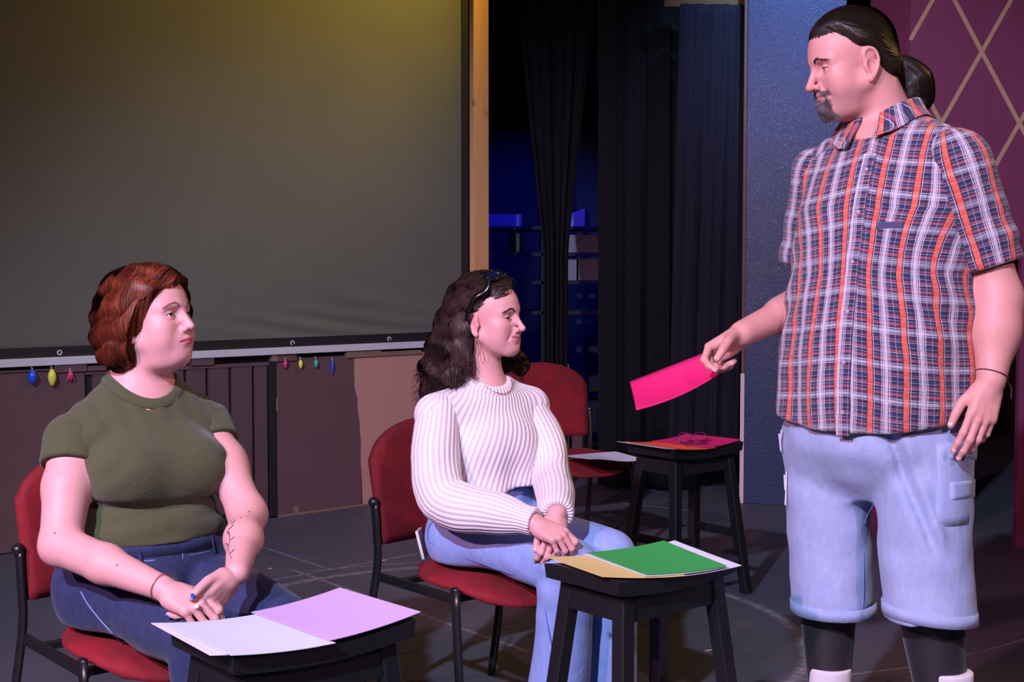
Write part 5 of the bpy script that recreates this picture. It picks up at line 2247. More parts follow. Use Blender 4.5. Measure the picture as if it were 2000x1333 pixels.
col = t.mix(t.math('MULTIPLY', vdk, 0.75), col, S(24, 28, 56))
orc = t.mix(t.math('MULTIPLY', hwh, 0.38), ORNG, S(246, 190, 180))
orc = t.mix(t.math('MULTIPLY', hr, 0.35), orc, S(196, 64, 58))
col = t.mix(t.math('MULTIPLY', vor, 0.90), col, orc)
weave = t.noise(900, 2, 0.5, at_.outputs['Vector'])
col = t.mix(t.math('MULTIPLY', weave, 0.22), col, S(40, 40, 70))
t.set(Base_Color=col, Roughness=0.85)
t.b.inputs['Sheen Weight'].default_value = 0.15
crink = t.noise(34, 6, 0.70, t.mapping(t.coord(), (1, 1, 0.5)))
t.bump(t.math('ADD', crink, t.math('MULTIPLY', weave, 0.10)), 0.85, 0.014)
M_PLAID = t.m

hem_c = m_org + (0, 0, 0.885)


def hem_fn(P):
    q = (P - m_org.astype(F32)) @ m_body_fr.astype(F32)
    a = np.abs(q[:, 0]) / 0.26
    # curved tails: lower at front and back, higher at the sides
    return (0.898 + 0.040 * np.clip(a, 0, 1) ** 2.5 - q[:, 2]).astype(F32)


def folds_m(P):
    q = (P - m_org.astype(F32)) @ m_body_fr.astype(F32)
    ang_ = np.arctan2(q[:, 0], -q[:, 1])
    low = np.clip((1.30 - q[:, 2]) / 0.45, 0, 1)
    d = 0.0075 * low * np.sin(ang_ * 7 + 0.8 * np.sin(q[:, 2] * 6)) + 0.004 * low * np.sin(ang_ * 13 + q[:, 2] * 4)
    # pull lines under the arms
    d += 0.0045 * np.sin((q[:, 2] * 55 + np.abs(q[:, 0]) * 60)) * np.exp(-((q[:, 2] - 1.22) / 0.14) ** 2) * np.clip((np.abs(q[:, 0]) - 0.10) / 0.1, 0, 1)
    return d.astype(F32)


neck_cut = cone(m_nb + (-0.004, -0.004, -0.035), m_nb + (-0.03, -0.02, 0.20), 0.082, 0.09)
vcut = cone(m_nb + mF * 0.095 + (0, 0, -0.060), m_nb + mF * 0.11 + (0, 0, 0.10), 0.006, 0.055)
shirt_ops = [('u', m_shirt_trunk, 0), ('u', cone(m_nb + (0, 0.01, -0.012), m_ls + (-0.01, 0, 0.0), 0.088, 0.080), 0.05), ('u', cone(m_nb + (0, 0.01, -0.012), m_rs + (0.01, 0, 0), 0.088, 0.078), 0.05), 
             ('d', folds_m), ('d', wnoise(4, 30, 0.0018, 6)), ('s', neck_cut, 0.004), ('s', vcut, 0.004), ('x', Prim(hem_fn, (0, 0, 0), 1e3), 0.004)]
V, Q = polygonise(shirt_ops, 0.0065)
me = np_mesh('shirt', V, Q)
q = (V - m_org) @ m_body_fr
ang_ = np.arctan2(q[:, 0], -q[:, 1])
bl = np.clip((q[:, 2] - 1.28) / 0.16, 0, 1)
um = ang_ * 0.235 * (1 - bl) + np.where(np.abs(ang_) < 1.6, 1.0, -1.0) * q[:, 0] * 1.05 * bl
put_attr(me, 'cloth', np.stack([um + 0.012 * np.sin(q[:, 2] * 5) + 0.028, q[:, 2] + 0.03 * np.abs(np.sin(ang_)), q[:, 2] * 0], 1), 'FLOAT_VECTOR')
shirt = obj_me('shirt', me, M_PLAID, man)


def sleeve(name, a, b, end, r0, r1, seed, extra=0.0):
    ax = nv(b - a)
    L = np.linalg.norm(b - a)
    e = a + ax * L * end
    rn = wnoise(seed, 34, 0.003, 6)
    far = e + ax * 0.3

    def rings(P):
        s = (P - a.astype(F32)) @ ax.astype(F32)
        return (0.0035 * np.sin(s * 70 + 3 * np.sin(P[:, 0] * 20)) * np.clip(1 - np.abs(s - L * end * 0.75) / 0.1, 0, 1)).astype(F32)
    ops = [('u', chain([a - ax * 0.01, a + ax * L * end * 0.5, e + ax * 0.02], [r0, (r0 + r1) / 2 + 0.004, r1]), 0), ('d', rn), ('d', rings),
           ('x', half(e, ax), 0.003), ('s', cone(e - ax * 0.05, far, r1 - 0.016, r1 - 0.010), 0.002)]
    V, Q = polygonise(ops, 0.0055, a - 0.16 + np.minimum(0, e - a), a + 0.16 + np.maximum(0, e - a))
    me = np_mesh(name, V, Q)
    s = (V - a) @ ax
    side_ = nv(np.cross(ax, mF))
    fw = np.cross(side_, ax)
    w = V - a - s[:, None] * ax
    an = np.arctan2(w @ side_, w @ fw)
    put_attr(me, 'cloth', np.stack([an * 0.075 + 0.01, -s + 0.03, s * 0], 1), 'FLOAT_VECTOR')
    return obj_me(name, me, M_PLAID, shirt)


sleeve('sleeve', m_ls + (-0.012, 0, 0.0), m_le + (0.004, 0, 0), 0.76, 0.083, 0.076, 11)
sleeve('sleeve', m_rs + (0.012, 0, 0.0), m_re + (-0.035, 0, 0), 0.72, 0.081, 0.074, 12)


# collar: a folded band round the neck with two points
def collar():
    nphi, nw = 44, 8
    c = m_nb + np.array((-0.006, 0.0, 0.0))
    B = -mF
    Lf = np.array((math.cos(R(-38)), math.sin(R(-38)), 0))
    base_f = lambda P: evalops(shirt_ops[:4], P)
    ph = np.linspace(R(-166), R(166), nphi + 1)
    e = np.abs(ph) / R(166)
    d = np.cos(ph)[:, None] * B + np.sin(ph)[:, None] * Lf
    up = np.array((0, 0, 1.0))

    def drop(r):
        p = c + d * np.asarray(r)[:, None]
        return on_surface(base_f, p, up, 30, 0.25)
    p0 = drop(0.086 + 0 * e)
    h = 0.036 - 0.016 * e ** 2
    out_r = 0.120 + 0.018 * e ** 2
    rows_ = []
    for j in range(nw + 1):
        w = j / nw
        if w <= 0.3:
            rows_.append(p0 - d * 0.006 * (w / 0.3) + up * (h * (w / 0.3))[:, None])
        else:
            k = (w - 0.3) / 0.7
            r = 0.084 + (out_r - 0.084) * k
            p = drop(r)
            rows_.append(p + up * ((h + 0.002) * (1 - k) ** 1.6 + 0.006)[:, None] + mF * (0.020 * np.clip((e - 0.8) / 0.2, 0, 1) * k)[:, None])
    bm = bmesh.new()
    G = [[bm.verts.new(tuple(rows_[j][i])) for j in range(nw + 1)] for i in range(nphi + 1)]
    for a, b in zip(G, G[1:]):
        for k in range(nw):
            bm.faces.new((a[k], b[k], b[k + 1], a[k + 1]))
    me = bpy.data.meshes.new('collar')
    bm.to_mesh(me)
    bm.free()
    co_ = np.array([v.co[:] for v in me.vertices])
    w = co_ - c
    an = np.arctan2(w @ Lf, w @ B)
    put_attr(me, 'cloth', np.stack([an * 0.11 + 0.04, w[:, 2] + np.linalg.norm(w[:, :2], axis=1), an * 0], 1), 'FLOAT_VECTOR')
    o = obj_me('collar', me, M_PLAID, shirt, True)
    md = o.modifiers.new('t', 'SOLIDIFY')
    md.thickness = 0.003
    md = o.modifiers.new('s', 'SUBSURF')
    md.levels = md.render_levels = 1
    return o


collar()


shirt_f = lambda P: evalops(shirt_ops[:5], P)
# button placket and buttons down the front
zs_ = np.linspace(1.575, 0.895, 26)
lx = m_body_fr[:, 0]
cen = on_surface(shirt_f, m_org + lx * 0.006 + np.stack([0 * zs_, 0 * zs_, zs_], 1), mF)
bm = bmesh.new()
rows_ = []
for p in cen:
    rows_.append([bm.verts.new(tuple(p + lx * w + mF * h)) for w, h in ((-0.017, -0.004), (-0.016, 0.0022), (0.016, 0.0022), (0.017, -0.004))])
for a, b in zip(rows_, rows_[1:]):
    for k in range(3):
        bm.faces.new((a[k], b[k], b[k + 1], a[k + 1]))
me = bpy.data.meshes.new('placket')
bm.to_mesh(me)
bm.free()
co_ = np.array([v.co[:] for v in me.vertices])
q = (co_ - m_org) @ m_body_fr
put_attr(me, 'cloth', np.stack([q[:, 0] + 0.052, q[:, 2], q[:, 2] * 0], 1), 'FLOAT_VECTOR')
obj_me('placket', me, M_PLAID, shirt)
M_BTN = plain('grey_shirt_button', (0.34, 0.30, 0.36), 0.3)
for zz in (1.535, 1.43, 1.31, 1.19, 1.07, 0.95):
    p = on_surface(shirt_f, m_org + lx * 0.006 + np.array((0, 0, zz)), mF)
    bm = bmesh.new()
    sphere(bm, (0, 0, 0), 0.0055, 10, 6, (1, 0.35, 1))
    o = obj('button', bm, M_BTN, shirt, True)
    o.location = tuple(p + mF * 0.0035)
    o.rotation_euler = (0, 0, R(-38))
# chest pocket flap
pc = [on_surface(shirt_f, m_org + lx * (0.085 + dx) + np.array((0, 0, zz)), mF) for zz, dx in ((1.405, -0.03), (1.405, 0.03), (1.39, -0.03), (1.39, 0.03))]
bm = bmesh.new()
vs_ = [bm.verts.new(tuple(p + mF * 0.003)) for p in (pc[0], pc[1], pc[3], pc[2])]
f_ = bm.faces.new(vs_)
bm.normal_update()
ex = bmesh.ops.extrude_face_region(bm, geom=[f_])
bmesh.ops.translate(bm, vec=tuple(-mF * 0.006), verts=[v for v in ex['geom'] if isinstance(v, bmesh.types.BMVert)])
bmesh.ops.recalc_face_normals(bm, faces=bm.faces)
obj('pocket_tab', bm, plain('navy_tab', S(58, 56, 96), 0.8), shirt)

# --- denim shorts
def denim(name, c0, c1, fade, scale=1.0):
    t = NT(name)
    c_ = t.coord()
    n1 = t.noise(5, 5, 0.6, c_)
    n2 = t.noise(60, 4, 0.7, t.mapping(c_, (1, 1, 0.35)))
    n3 = t.noise(700, 2, 0.5, c_)
    col = t.mix(n1, c0, c1)
    col = t.mix(t.math('MULTIPLY', t.ramp(n2, [(0.45, 0.0), (0.7, 1.0)]), 0.28), col, fade)
    col = t.mix(t.math('MULTIPLY', n3, 0.25), col, [v * 0.75 for v in c0])
    t.set(Base_Color=col, Roughness=0.85)
    t.b.inputs['Sheen Weight'].default_value = 0.1
    cr = t.noise(11, 4, 0.55, t.mapping(c_, (1, 1, 0.8)), 0.8)
    t.bump(t.math('ADD', cr, t.math('MULTIPLY', n2, 0.12)), 0.40, 0.010)
    return t.m


M_DENIM_L = denim('pale_denim', S(132, 152, 196), S(164, 176, 206), S(196, 200, 214))
M_STITCH = plain('pale_stitching', S(206, 204, 214), 0.8)


def shorts_folds_shadow(P):
    d = 0.004 * np.sin(P[:, 2] * 30 + P[:, 0] * 42) * np.clip((P[:, 2] - 0.45) / 0.2, 0, 1) * np.exp(-((P[:, 0] - 0.93) / 0.07) ** 2)
    # a shadow band slanting down the left leg, shaped in as a soft fold
    ax_, az_ = shadow_b[0] - shadow_a[0], shadow_b[2] - shadow_a[2]
    L2 = ax_ * ax_ + az_ * az_
    h = np.clip(((P[:, 0] - shadow_a[0]) * ax_ + (P[:, 2] - shadow_a[2]) * az_) / L2, 0, 1)
    dd = (P[:, 0] - shadow_a[0] - h * ax_) * (-az_) / math.sqrt(L2) + (P[:, 2] - shadow_a[2] - h * az_) * ax_ / math.sqrt(L2)
    fr_ = (P[:, 1] < 3.33)
    d = d + fr_ * np.clip((0.86 - h) / 0.15, 0, 1) * (0.014 * np.exp(-(dd / 0.011) ** 2) - 0.010 * np.exp(-((dd - 0.024) / 0.013) ** 2))
    return d.astype(F32)


shadow_a, shadow_b = N3(at(1742, 840, 3.20)), N3(at(1850, 1140, 3.20))
hem_r, hem_l = N3(at(1629, 1196, 3.50)), N3(at(1817, 1206, 3.31))
top_r, top_l = N3(at(1622, 880, 3.50)), N3(at(1800, 880, 3.34))
mid_r, mid_l = N3(at(1618, 1040, 3.50)), N3(at(1806, 1040, 3.32))
sh_ops = [('u', loft(m_body_fr, m_org, [(0.72, 0, 0, 0.150, 0.085, 0.095), (0.78, 0, 0, 0.205, 0.140, 0.135), (0.84, 0, 0, 0.236, 0.180, 0.15), (0.92, 0, 0, 0.236, 0.185, 0.14), (1.0, 0, 0, 0.23, 0.18, 0.13)]), 0),
          ('u', chain([top_r, mid_r, hem_r - (0, 0, 0.03)], [0.114, 0.108, 0.104]), 0.04),
          ('u', chain([top_l, mid_l, hem_l - (0, 0, 0.03)], [0.120, 0.112, 0.110]), 0.018)]
for hc_, ax in ((hem_r, (0.0, 0, -1)), (hem_l, (0.08, 0, -1))):
    sh_ops.append(('s', group([('u', cone(hc_ + (0, 0, 0.0), hc_ - (0, 0, 0.2), 0.2, 0.2), 0), ('x', half(hc_, (-ax[0], 0, 1.0)), 0)]), 0.003))
    sh_ops.append(('s', cone(hc_ + (0, 0, 0.03), hc_ - (0, 0, 0.1), 0.084, 0.090), 0.003))
sh_ops += [('d', shorts_folds_shadow), ('d', wnoise(21, 22, 0.0030, 6, (1, 1, 0.6))), ('d', wnoise(22, 60, 0.0016, 6)), ('x', half(m_org + (0, 0, 0.99), (0, 0, 1)), 0.003)]
shorts, _ = sdf_obj('denim_shorts', sh_ops, 0.0065, M_DENIM_L, man)


one_r = lambda P: evalops([sh_ops[1], ('d', shorts_folds_shadow), ('d', wnoise(21, 22, 0.0030, 6, (1, 1, 0.6)))], P)
one_l = lambda P: evalops([sh_ops[2], ('d', shorts_folds_shadow), ('d', wnoise(21, 22, 0.0030, 6, (1, 1, 0.6)))], P)
ring_band('hem_band', hem_r, 0.105, hem_r[2] - 0.001, hem_r[2] + 0.028, M_DENIM_L, shorts, 40, one_r)
ring_band('hem_band', hem_l, 0.112, hem_l[2] - 0.001, hem_l[2] + 0.028, M_DENIM_L, shorts, 40, one_l, 0.0035, (-0.08, 0))
sh_f = lambda P: evalops(sh_ops[:3], P)


# inseam, cargo pocket with two flaps, laces at the other side
cv = np.array((0, -1.0, 0))
seam = [on_surface(sh_f, N3(at(x, y, 3.44)), cv) - cv * 0.001 for x, y in ((1686, 900), (1687, 960), (1684, 1020), (1682, 1080), (1682, 1140), (1680, 1185))]
stitched('seam', spline([tuple(p) for p in seam], 4), plain('dark_denim_seam', S(110, 132, 186), 0.85), shorts, 0.0016)


pd = -np.array(tuple(ray(1868, 950).normalized()))
pk = lambda x, y: N3(at(x, y, 3.30))
pocket = patch('cargo_pocket', (pk(1830, 870), pk(1905, 868), pk(1900, 1022), pk(1826, 1030)), shorts, M_DENIM_L, sh_f, pd, 0.008)
patch('pocket_flap', (pk(1846, 866), pk(1912, 862), pk(1910, 896), pk(1850, 903)), pocket, M_DENIM_L, sh_f, pd, 0.015)
patch('pocket_flap', (pk(1852, 942), pk(1908, 936), pk(1906, 972), pk(1854, 980)), pocket, M_DENIM_L, sh_f, pd, 0.015)
ld = nv((-1.0, -0.25, 0.0))
for pts in (((1524, 838), (1515, 860), (1521, 880), (1524, 845)), ((1522, 920), (1514, 945), (1526, 955), (1524, 925)), ((1524, 925), (1530, 960), (1534, 985))):
    base = [on_surface(sh_f, N3(at(1600, y, 3.5)), ld) + ld * (0.006 + 0.002 * k) for k, (x, y) in enumerate(pts)]
    stitched('lace', spline([tuple(p) for p in base], 6), M_STITCH, shorts, 0.0022)

# --- black leg sleeves, white ribbed socks, shoes
M_LEGW = plain('black_compression_knit', (0.010, 0.010, 0.014), 0.6, 0.2, 60, 0.1, 500, sheen=0.2)
t = NT('white_rib_sock')
w_ = t.n('ShaderNodeTexWave', wave_type='BANDS', bands_direction='X')
w_.inputs['Scale'].default_value = 55
t.set(Base_Color=(0.80, 0.78, 0.80), Roughness=0.9)
t.bump(w_.outputs['Fac'], 0.5, 0.003)
M_SOCK = t.m
for kn, an, rk_, ra_ in ((m_rk, m_ra, 0.070, 0.047), (m_lk, m_la, 0.076, 0.053)):
    an2 = an * (1, 1, 0) + (0, 0, 0.09)
    calf = kn * 0.62 + an2 * 0.38
    zs0 = an[2] + 0.030
    ops = [('u', chain([kn, calf + (0.0, 0.02, 0), an2 + (0, 0, 0.06), an2], [0.070, rk_, ra_, 0.047]), 0), ('x', half((0, 0, zs0 - 0.06), (0, 0, -1)), 0.002), ('x', half(kn, (0, 0, 1)), 0.002)]
    sdf_obj('leg_sleeve', ops, 0.006, M_LEGW, man)
    ops = [('u', chain([an2 + (0, 0, 0.25), an2 + (0, 0, 0.06), an2 - (0, 0, 0.03)], [ra_ + 0.006, ra_ + 0.006, 0.052]), 0), ('d', wnoise(8, 60, 0.0012, 5)), ('x', half((0, 0, zs0), (0, 0, 1)), 0.003)]
    sdf_obj('sock', ops, 0.005, M_SOCK, man)
    make_shoe(man, an2, -38, M_SHOE, M_SOLE, 1.12)

# --- string bracelet
bm = bmesh.new()
axw = m_lh_f
s1, s2 = m_lh_t, m_lh_b
wc = m_lw - axw * 0.012
tube(bm, [tuple(wc + s1 * 0.0385 * math.cos(a) + s2 * 0.0365 * math.sin(a)) for a in [2 * math.pi * k / 24 for k in range(25)]], 0.0016, 6, False)
tube(bm, spline([tuple(wc - s1 * 0.0385), tuple(wc - s1 * 0.050 + np.array((0, 0, -0.015))), tuple(wc - s1 * 0.050 + np.array((0, 0, -0.04)))], 5), 0.0015, 6)
obj('string_bracelet', bm, plain('dark_red_cord', (0.10, 0.02, 0.03), 0.7), man, True)

# --- the magenta sheet in his hand
bm = bmesh.new()
tf, tn = N3(at(1230, 746, 3.50)), N3(at(1258, 790, 3.32))
hf_ = N3(at(1402, 680, 3.47))
nu, nw = 24, 10


def card(off):
    def f(i, j):
        u, w = i, j
        a = tf * (1 - u) + hf_ * u
        vt = nv(tn - tf)
        th = R(-24) * u
        along = nv(hf_ - tf)
        vt = vt - along * np.dot(vt, along)
        vt = nv(vt)
        nn = np.cross(vt, along)
        nn = nn if nn[2] > 0 else -nn
        wd = 0.205 * (1 - 0.60 * u)
        curl = 0.016 * math.sin(w * math.pi) * (0.4 + u)
        p = a + (vt * math.cos(th) + nn * math.sin(th)) * wd * w - nn * curl
        return tuple(p + nn * off)
    return f


grid_solid(bm, nu, nw, card(0.0008), card(-0.0004))
cardo = obj('sheet_of_paper', bm, paper_mat('hot_pink', (0.66, 0.005, 0.13)), None, True)
tag(cardo, 'hot pink sheet bent in the outstretched hand of the standing man', 'paper')

# ================================================================== seated woman in an olive T-shirt
a_yaw = 38
aF = np.array((math.sin(R(a_yaw)), -math.cos(R(a_yaw)), 0))
aL = np.array((math.cos(R(a_yaw)), math.sin(R(a_yaw)), 0))
a_fr = torso_frame(a_yaw)
a_org = np.array((-0.885, 3.235, 0.0))
a_hc = N3(at(297, 633, 3.22))
a_hf = head_frame(69, 10, 0)
a_hs = 1.03
ap = dict(jaw=0.97, fat=0.0045, chin=-0.0075, nose=0.92, nose_w=0.98, nose_up=0.001, eye_open=1.0, smile=-0.0018, mouth_w=0.0225, lips=1.22, mouth_z=-0.002, lip_a=0.9, lip_col=(0.60, 0.10, 0.16), double_chin=True,
          washes=[((0.68, 0.24, 0.24), (0.055, 0.045, -0.030), (0.022, 0.022, 0.022), 0.28), ((0.50, 0.22, 0.24), (0.078, 0.034, -0.006), (0.012, 0.016, 0.008), 0.25)])
a_rs, a_re, a_rw = N3(at(142, 862, 3.15)), N3(at(118, 1066, 3.03)), N3(at(318, 1150, 2.88))
a_ls, a_le, a_lw = N3(at(402, 830, 3.35)), N3(at(484, 1005, 3.20)), N3(at(464, 1118, 2.93))
a_nb = N3(at(272, 752, 3.26))
a_rows = [(0.44, 0, 0.0, 0.200, 0.150, 0.150), (0.56, 0, 0.0, 0.185, 0.165, 0.135), (0.66, 0, 0, 0.170, 0.165, 0.120), (0.735, 0, 0, 0.162, 0.150, 0.112),
          (0.835, 0, 0, 0.166, 0.150, 0.112), (0.905, 0, 0, 0.156, 0.118, 0.105), (0.965, 0, 0.005, 0.118, 0.082, 0.088), (1.015, 0, 0.01, 0.07, 0.055, 0.06)]
a_trunk = loft(a_fr, a_org, [(max(r[0], 0.52),) + tuple(r[1:3]) + tuple(v - (0.012 if r[0] > 0.7 else 0.035) * (r[0] < 0.94) for v in r[3:]) for r in a_rows if r[0] > 0.5])
a_bust = [ell(a_org + aL * s * 0.074 + aF * 0.105 + (0, 0, 0.822), (0.070, 0.060, 0.060), a_fr) for s in (-1, 1)]
a_belly = ell(a_org + aF * 0.075 + (0, 0, 0.655), (0.150, 0.105, 0.085), a_fr)
a_sh = [('u', cone(a_nb + (0, 0.005, -0.035), a_ls + (0, 0, -0.004), 0.058, 0.057), 0.05), ('u', cone(a_nb + (0, 0.005, -0.035), a_rs + (0, 0, -0.004), 0.058, 0.060), 0.05)]
# hands: right clasped over left
h1f = nv((0.86, -0.40, -0.30))
h1b0 = np.array((0.10, -0.55, 0.80))
h1b = nv(h1b0 - h1f * np.dot(h1b0, h1f))
h1t = np.cross(h1b, h1f)
h1fr = np.stack([h1f, h1t, h1b], 1)
h1o, h1tips = hand_ops(((30, 48, 22), (38, 52, 25), (44, 54, 25), (50, 54, 25)), (6, 2, -2, -7), ((0.86, 0.42, -0.10), (0.97, -0.02, -0.18), (0.95, -0.16, -0.20)))
h2f = nv((-0.52, -0.62, -0.58))
h2t0 = np.array((-0.35, -0.62, 0.60))
h2t = nv(h2t0 - h2f * np.dot(h2t0, h2f))
h2b = np.cross(h2t, h2f)
h2b = h2b if h2b[0] > 0 else -h2b
h2fr = np.stack([h2f, h2t, h2b], 1)
h2o, h2tips = hand_ops(((22, 34, 18), (24, 36, 18), (26, 38, 18), (30, 40, 20)), (6, 2, -2, -8), ((0.85, 0.45, 0.05), (0.96, 0.20, 0.10), (0.97, 0.05, 0.10)))
AH = 0.93
a_w1, a_w2 = a_rw + h1f * 0.012, a_lw + h2f * 0.012
a_head = group(head_ops(ap), a_hf, a_hc, a_hs)
a_skin = [('u', a_trunk, 0), ('u', a_bust[0], 0.05), ('u', a_bust[1], 0.05)] + a_sh + [
    ('u', chain([a_nb + (0, 0, -0.06), a_nb + (0.004, 0, 0.02), a_hc + a_hf @ np.array((-0.030, 0, -0.04))], [0.074, 0.063, 0.060]), 0.05),
    ('u', chain([a_rs, a_rs * 0.55 + a_re * 0.45, a_re, a_re * 0.55 + a_rw * 0.45, a_rw], [0.048, 0.054, 0.045, 0.042, 0.027], 0.02), 0.03),
    ('u', chain([a_ls, a_ls * 0.55 + a_le * 0.45, a_le, a_le * 0.55 + a_lw * 0.45, a_lw], [0.045, 0.050, 0.040, 0.038, 0.027], 0.035), 0.03),
    ('u', group(h1o, h1fr, a_w1, AH), 0.010), ('u', group(h2o, h2fr, a_w2, AH), 0.002), ('u', a_head, 0.022)]
M_SKIN_A = skin_mat('skin_fair_pink', (0.66, 0.36, 0.35), (0.54, 0.24, 0.24))
zc = a_hc[2] - 0.195
loA, hiA = a_hc - (0.16, 0.16, 0.21), a_hc + (0.16, 0.16, 0.17)
hcen = (a_w1 + h1f * 0.08 + a_w2 + h2f * 0.08) / 2
regA = [polygonise(a_skin, 0.0021, loA, hiA, lambda c: inbox(c, loA, hiA, zc, 0.006)),
        polygonise(a_skin, 0.0021, hcen - 0.125, hcen + 0.125, lambda c: near(c, hcen, 0.120))]
lo_, hi_ = bounds(a_skin)
regA.append(polygonise(a_skin, 0.0060, lo_ - 0.02, hi_ + 0.02, lambda c: ~(inbox(c, loA, hiA, zc + 0.003, 0.009) | near(c, hcen, 0.1175))))
V, Q = join_parts(regA)
me = np_mesh('person', V, Q)
colA = face_tint(((V - a_hc) @ a_hf) / a_hs, ap)
put_attr(me, 'tint', colA)
womA = obj_me('person', me, M_SKIN_A)
tag(womA, 'seated woman with short auburn hair, olive T-shirt and dark jeans', 'person')
t = NT('blue_nail_polish')
t.set(Base_Color=(0.02, 0.08, 0.42), Roughness=0.15)
M_NAILB = t.m
t = NT('white_nail_polish')
t.set(Base_Color=(0.75, 0.72, 0.78), Roughness=0.15)
M_NAILW = t.m
add_nails(womA, h1fr, a_w1, AH, h1tips, [M_NAILB, M_NAILB, M_NAILB, M_NAILW, M_NAILB])
add_nails(womA, h2fr, a_w2, AH, h2tips, [M_NAILB, M_NAILB, M_NAILW, M_NAILB, M_NAILB])
add_eyes(womA, a_hf, a_hc, a_hs, (0.92, -0.12, 0.22), eye_mat('eye_brown', (0.07, 0.04, 0.03)))

add_lashes(womA, a_hf, a_hc, a_hs, ap, M_LASH, 0.0009)
# leafy line tattoo on the left forearm, and a few moles, drawn on the skin
skA = lambda P: evalops(a_skin, P)
M_INK = plain('tattoo_ink', (0.07, 0.06, 0.09), 0.6)
eye0 = np.array((0, 0, CAMZ))


def on_skin(px, d0):
    R_ = np.array([nv(ray(x, y)) for x, y in px])
    return on_surface(skA, eye0 + R_ * d0, -R_, 40, 0.25)


stem = [(452, 1018), (447, 1036), (449, 1054), (446, 1072), (452, 1092)]
stitched('tattoo', spline([tuple(p) for p in on_skin(stem, 3.05)], 3), M_INK, womA, 0.0009)
for (x, y), (dx, dy) in zip([(451, 1024), (448, 1034), (449, 1046), (449, 1056), (447, 1068), (449, 1082)], [(9, -8), (8, -9), (-5, -7), (9, -7), (-5, -6), (8, -8)]):
    stitched('tattoo', [tuple(p) for p in on_skin([(x, y), (x + dx * 0.5, y + dy * 0.4), (x + dx, y + dy)], 3.05)], M_INK, womA, 0.0012)
M_MOLE = plain('mole', (0.20, 0.08, 0.06), 0.6)
for p in on_skin([(107, 1042), (228, 1105), (470, 1012), (486, 1000)], 2.95):
    obj('mole', sphere(bmesh.new(), tuple(p), 0.0021, 8, 6), M_MOLE, womA, True)

# --- hair: wavy auburn bob
M_HAIR_A = hair_mat('hair_auburn', (0.030, 0.006, 0.004), (0.27, 0.055, 0.020), 0.5)
M_HAIR_AB = plain('hair_auburn_base', (0.035, 0.008, 0.006), 0.6)
a_vol = [('u', ell((-0.022, 0, 0.042), (0.112, 0.092, 0.098)), 0), ('u', ell((0.022, 0, 0.060), (0.070, 0.074, 0.076)), 0.02), ('u', ell((-0.048, 0, -0.018), (0.088, 0.098, 0.074)), 0.04), ('u', ell((-0.060, 0, -0.058), (0.060, 0.080, 0.042)), 0.03),
         ('u', ell((0.018, 0.070, 0.000), (0.045, 0.026, 0.065)), 0.02), ('u', ell((0.006, -0.070, 0.000), (0.045, 0.026, 0.058)), 0.02)]


def a_line(P):
    """positive where hair may grow or hang: behind a slanting curtain edge"""
    y_ = P[:, 1]
    far = np.clip((y_ - 0.02) / 0.05, 0, 1)
    edge = 0.026 + 0.46 * P[:, 2] + 0.016 * far - 0.016 * np.clip((-y_ - 0.02) / 0.04, 0, 1)
    edge = np.maximum(edge, 0.050 + (P[:, 2] - 0.058) * 1.7)
    return (edge - P[:, 0]).astype(F32)


def a_volf(P):
    d = a_lumpf(P) + 0.001
    l = a_line(P)
    return np.maximum(d + 0.010 * np.clip(1 - l / 0.015, 0, 1), -l).astype(F32)


a_groove = wnoise(91, 105, 0.0052, 8, (1, 1, 0.30))
a_lumpf = lambda P: (evalops(a_vol, P) + a_groove(P) * np.clip((0.115 - P[:, 2]) / 0.05, 0.15, 1)).astype(F32)
a_hp = Prim(a_volf, (-0.03, 0, 0.0), 0.18)
hairA, _ = sdf_obj('hair', [('u', group([('u', a_hp, 0)], a_hf, a_hc, a_hs), 0)], 0.0045, M_HAIR_AB, womA)
rootsA = np.concatenate([surf_roots(a_lumpf, 5200, (-0.10, -0.07, 0.07), (0.10, 0.08, 0.150), lambda q: (a_line(q) > 0.002) & (q[:, 2] > 0.085), 5), surf_roots(a_lumpf, 2600, (-0.15, -0.11, -0.02), (0.10, 0.11, 0.10), lambda q: a_line(q) > 0.004, 6)])


def a_dir(P, i):
    part = P[:, 1] - 0.012
    top = np.clip((P[:, 2] - 0.06) / 0.06, 0, 1)
    return np.stack([-0.35 - 0.25 * top, np.sign(part) * (0.25 + 1.2 * top), -1.0 + 0.2 * top], 1)


WA_ = lambda A: a_hc + (A * a_hs) @ a_hf.T
pa = flow_hair(hairA, WA_, a_lumpf, rootsA, a_dir, M_HAIR_A, 4, 30, 0.0090, 0.0075, 0.058, 0.001, (-0.004, 0.003), 0.05, stop=lambda q: (q[:, 2] < -0.098) | (a_line(q) < -0.001))
strand_obj('hair_strands', [(pa, 0.0008, 0.0004, 0.0009)], M_HAIR_A, hairA, 3, a_hc)
brow(womA, a_hf, a_hc, a_hs, hair_mat('brow_brown', (0.12, 0.05, 0.035), (0.22, 0.10, 0.07)), [(0.087, 0.011, 0.028), (0.085, 0.027, 0.0345), (0.070, 0.046, 0.029)], 60, 0.0003, 4, group(head_ops(ap)).f, 0.007)

# --- T-shirt
t = NT('olive_jersey')
c_ = t.coord()
n1 = t.noise(12, 4, 0.6, c_)
n2 = t.noise(900, 2, 0.5, c_)
t.set(Base_Color=t.mix(n1, S(60, 66, 38), S(70, 75, 44)), Roughness=0.9)
t.b.inputs['Sheen Weight'].default_value = 0.2
t.bump(t.math('ADD', t.noise(18, 4, 0.6, t.mapping(c_, (1, 1, 1.6))), t.math('MULTIPLY', n2, 0.1)), 0.45, 0.012)
M_OLIVE = t.m


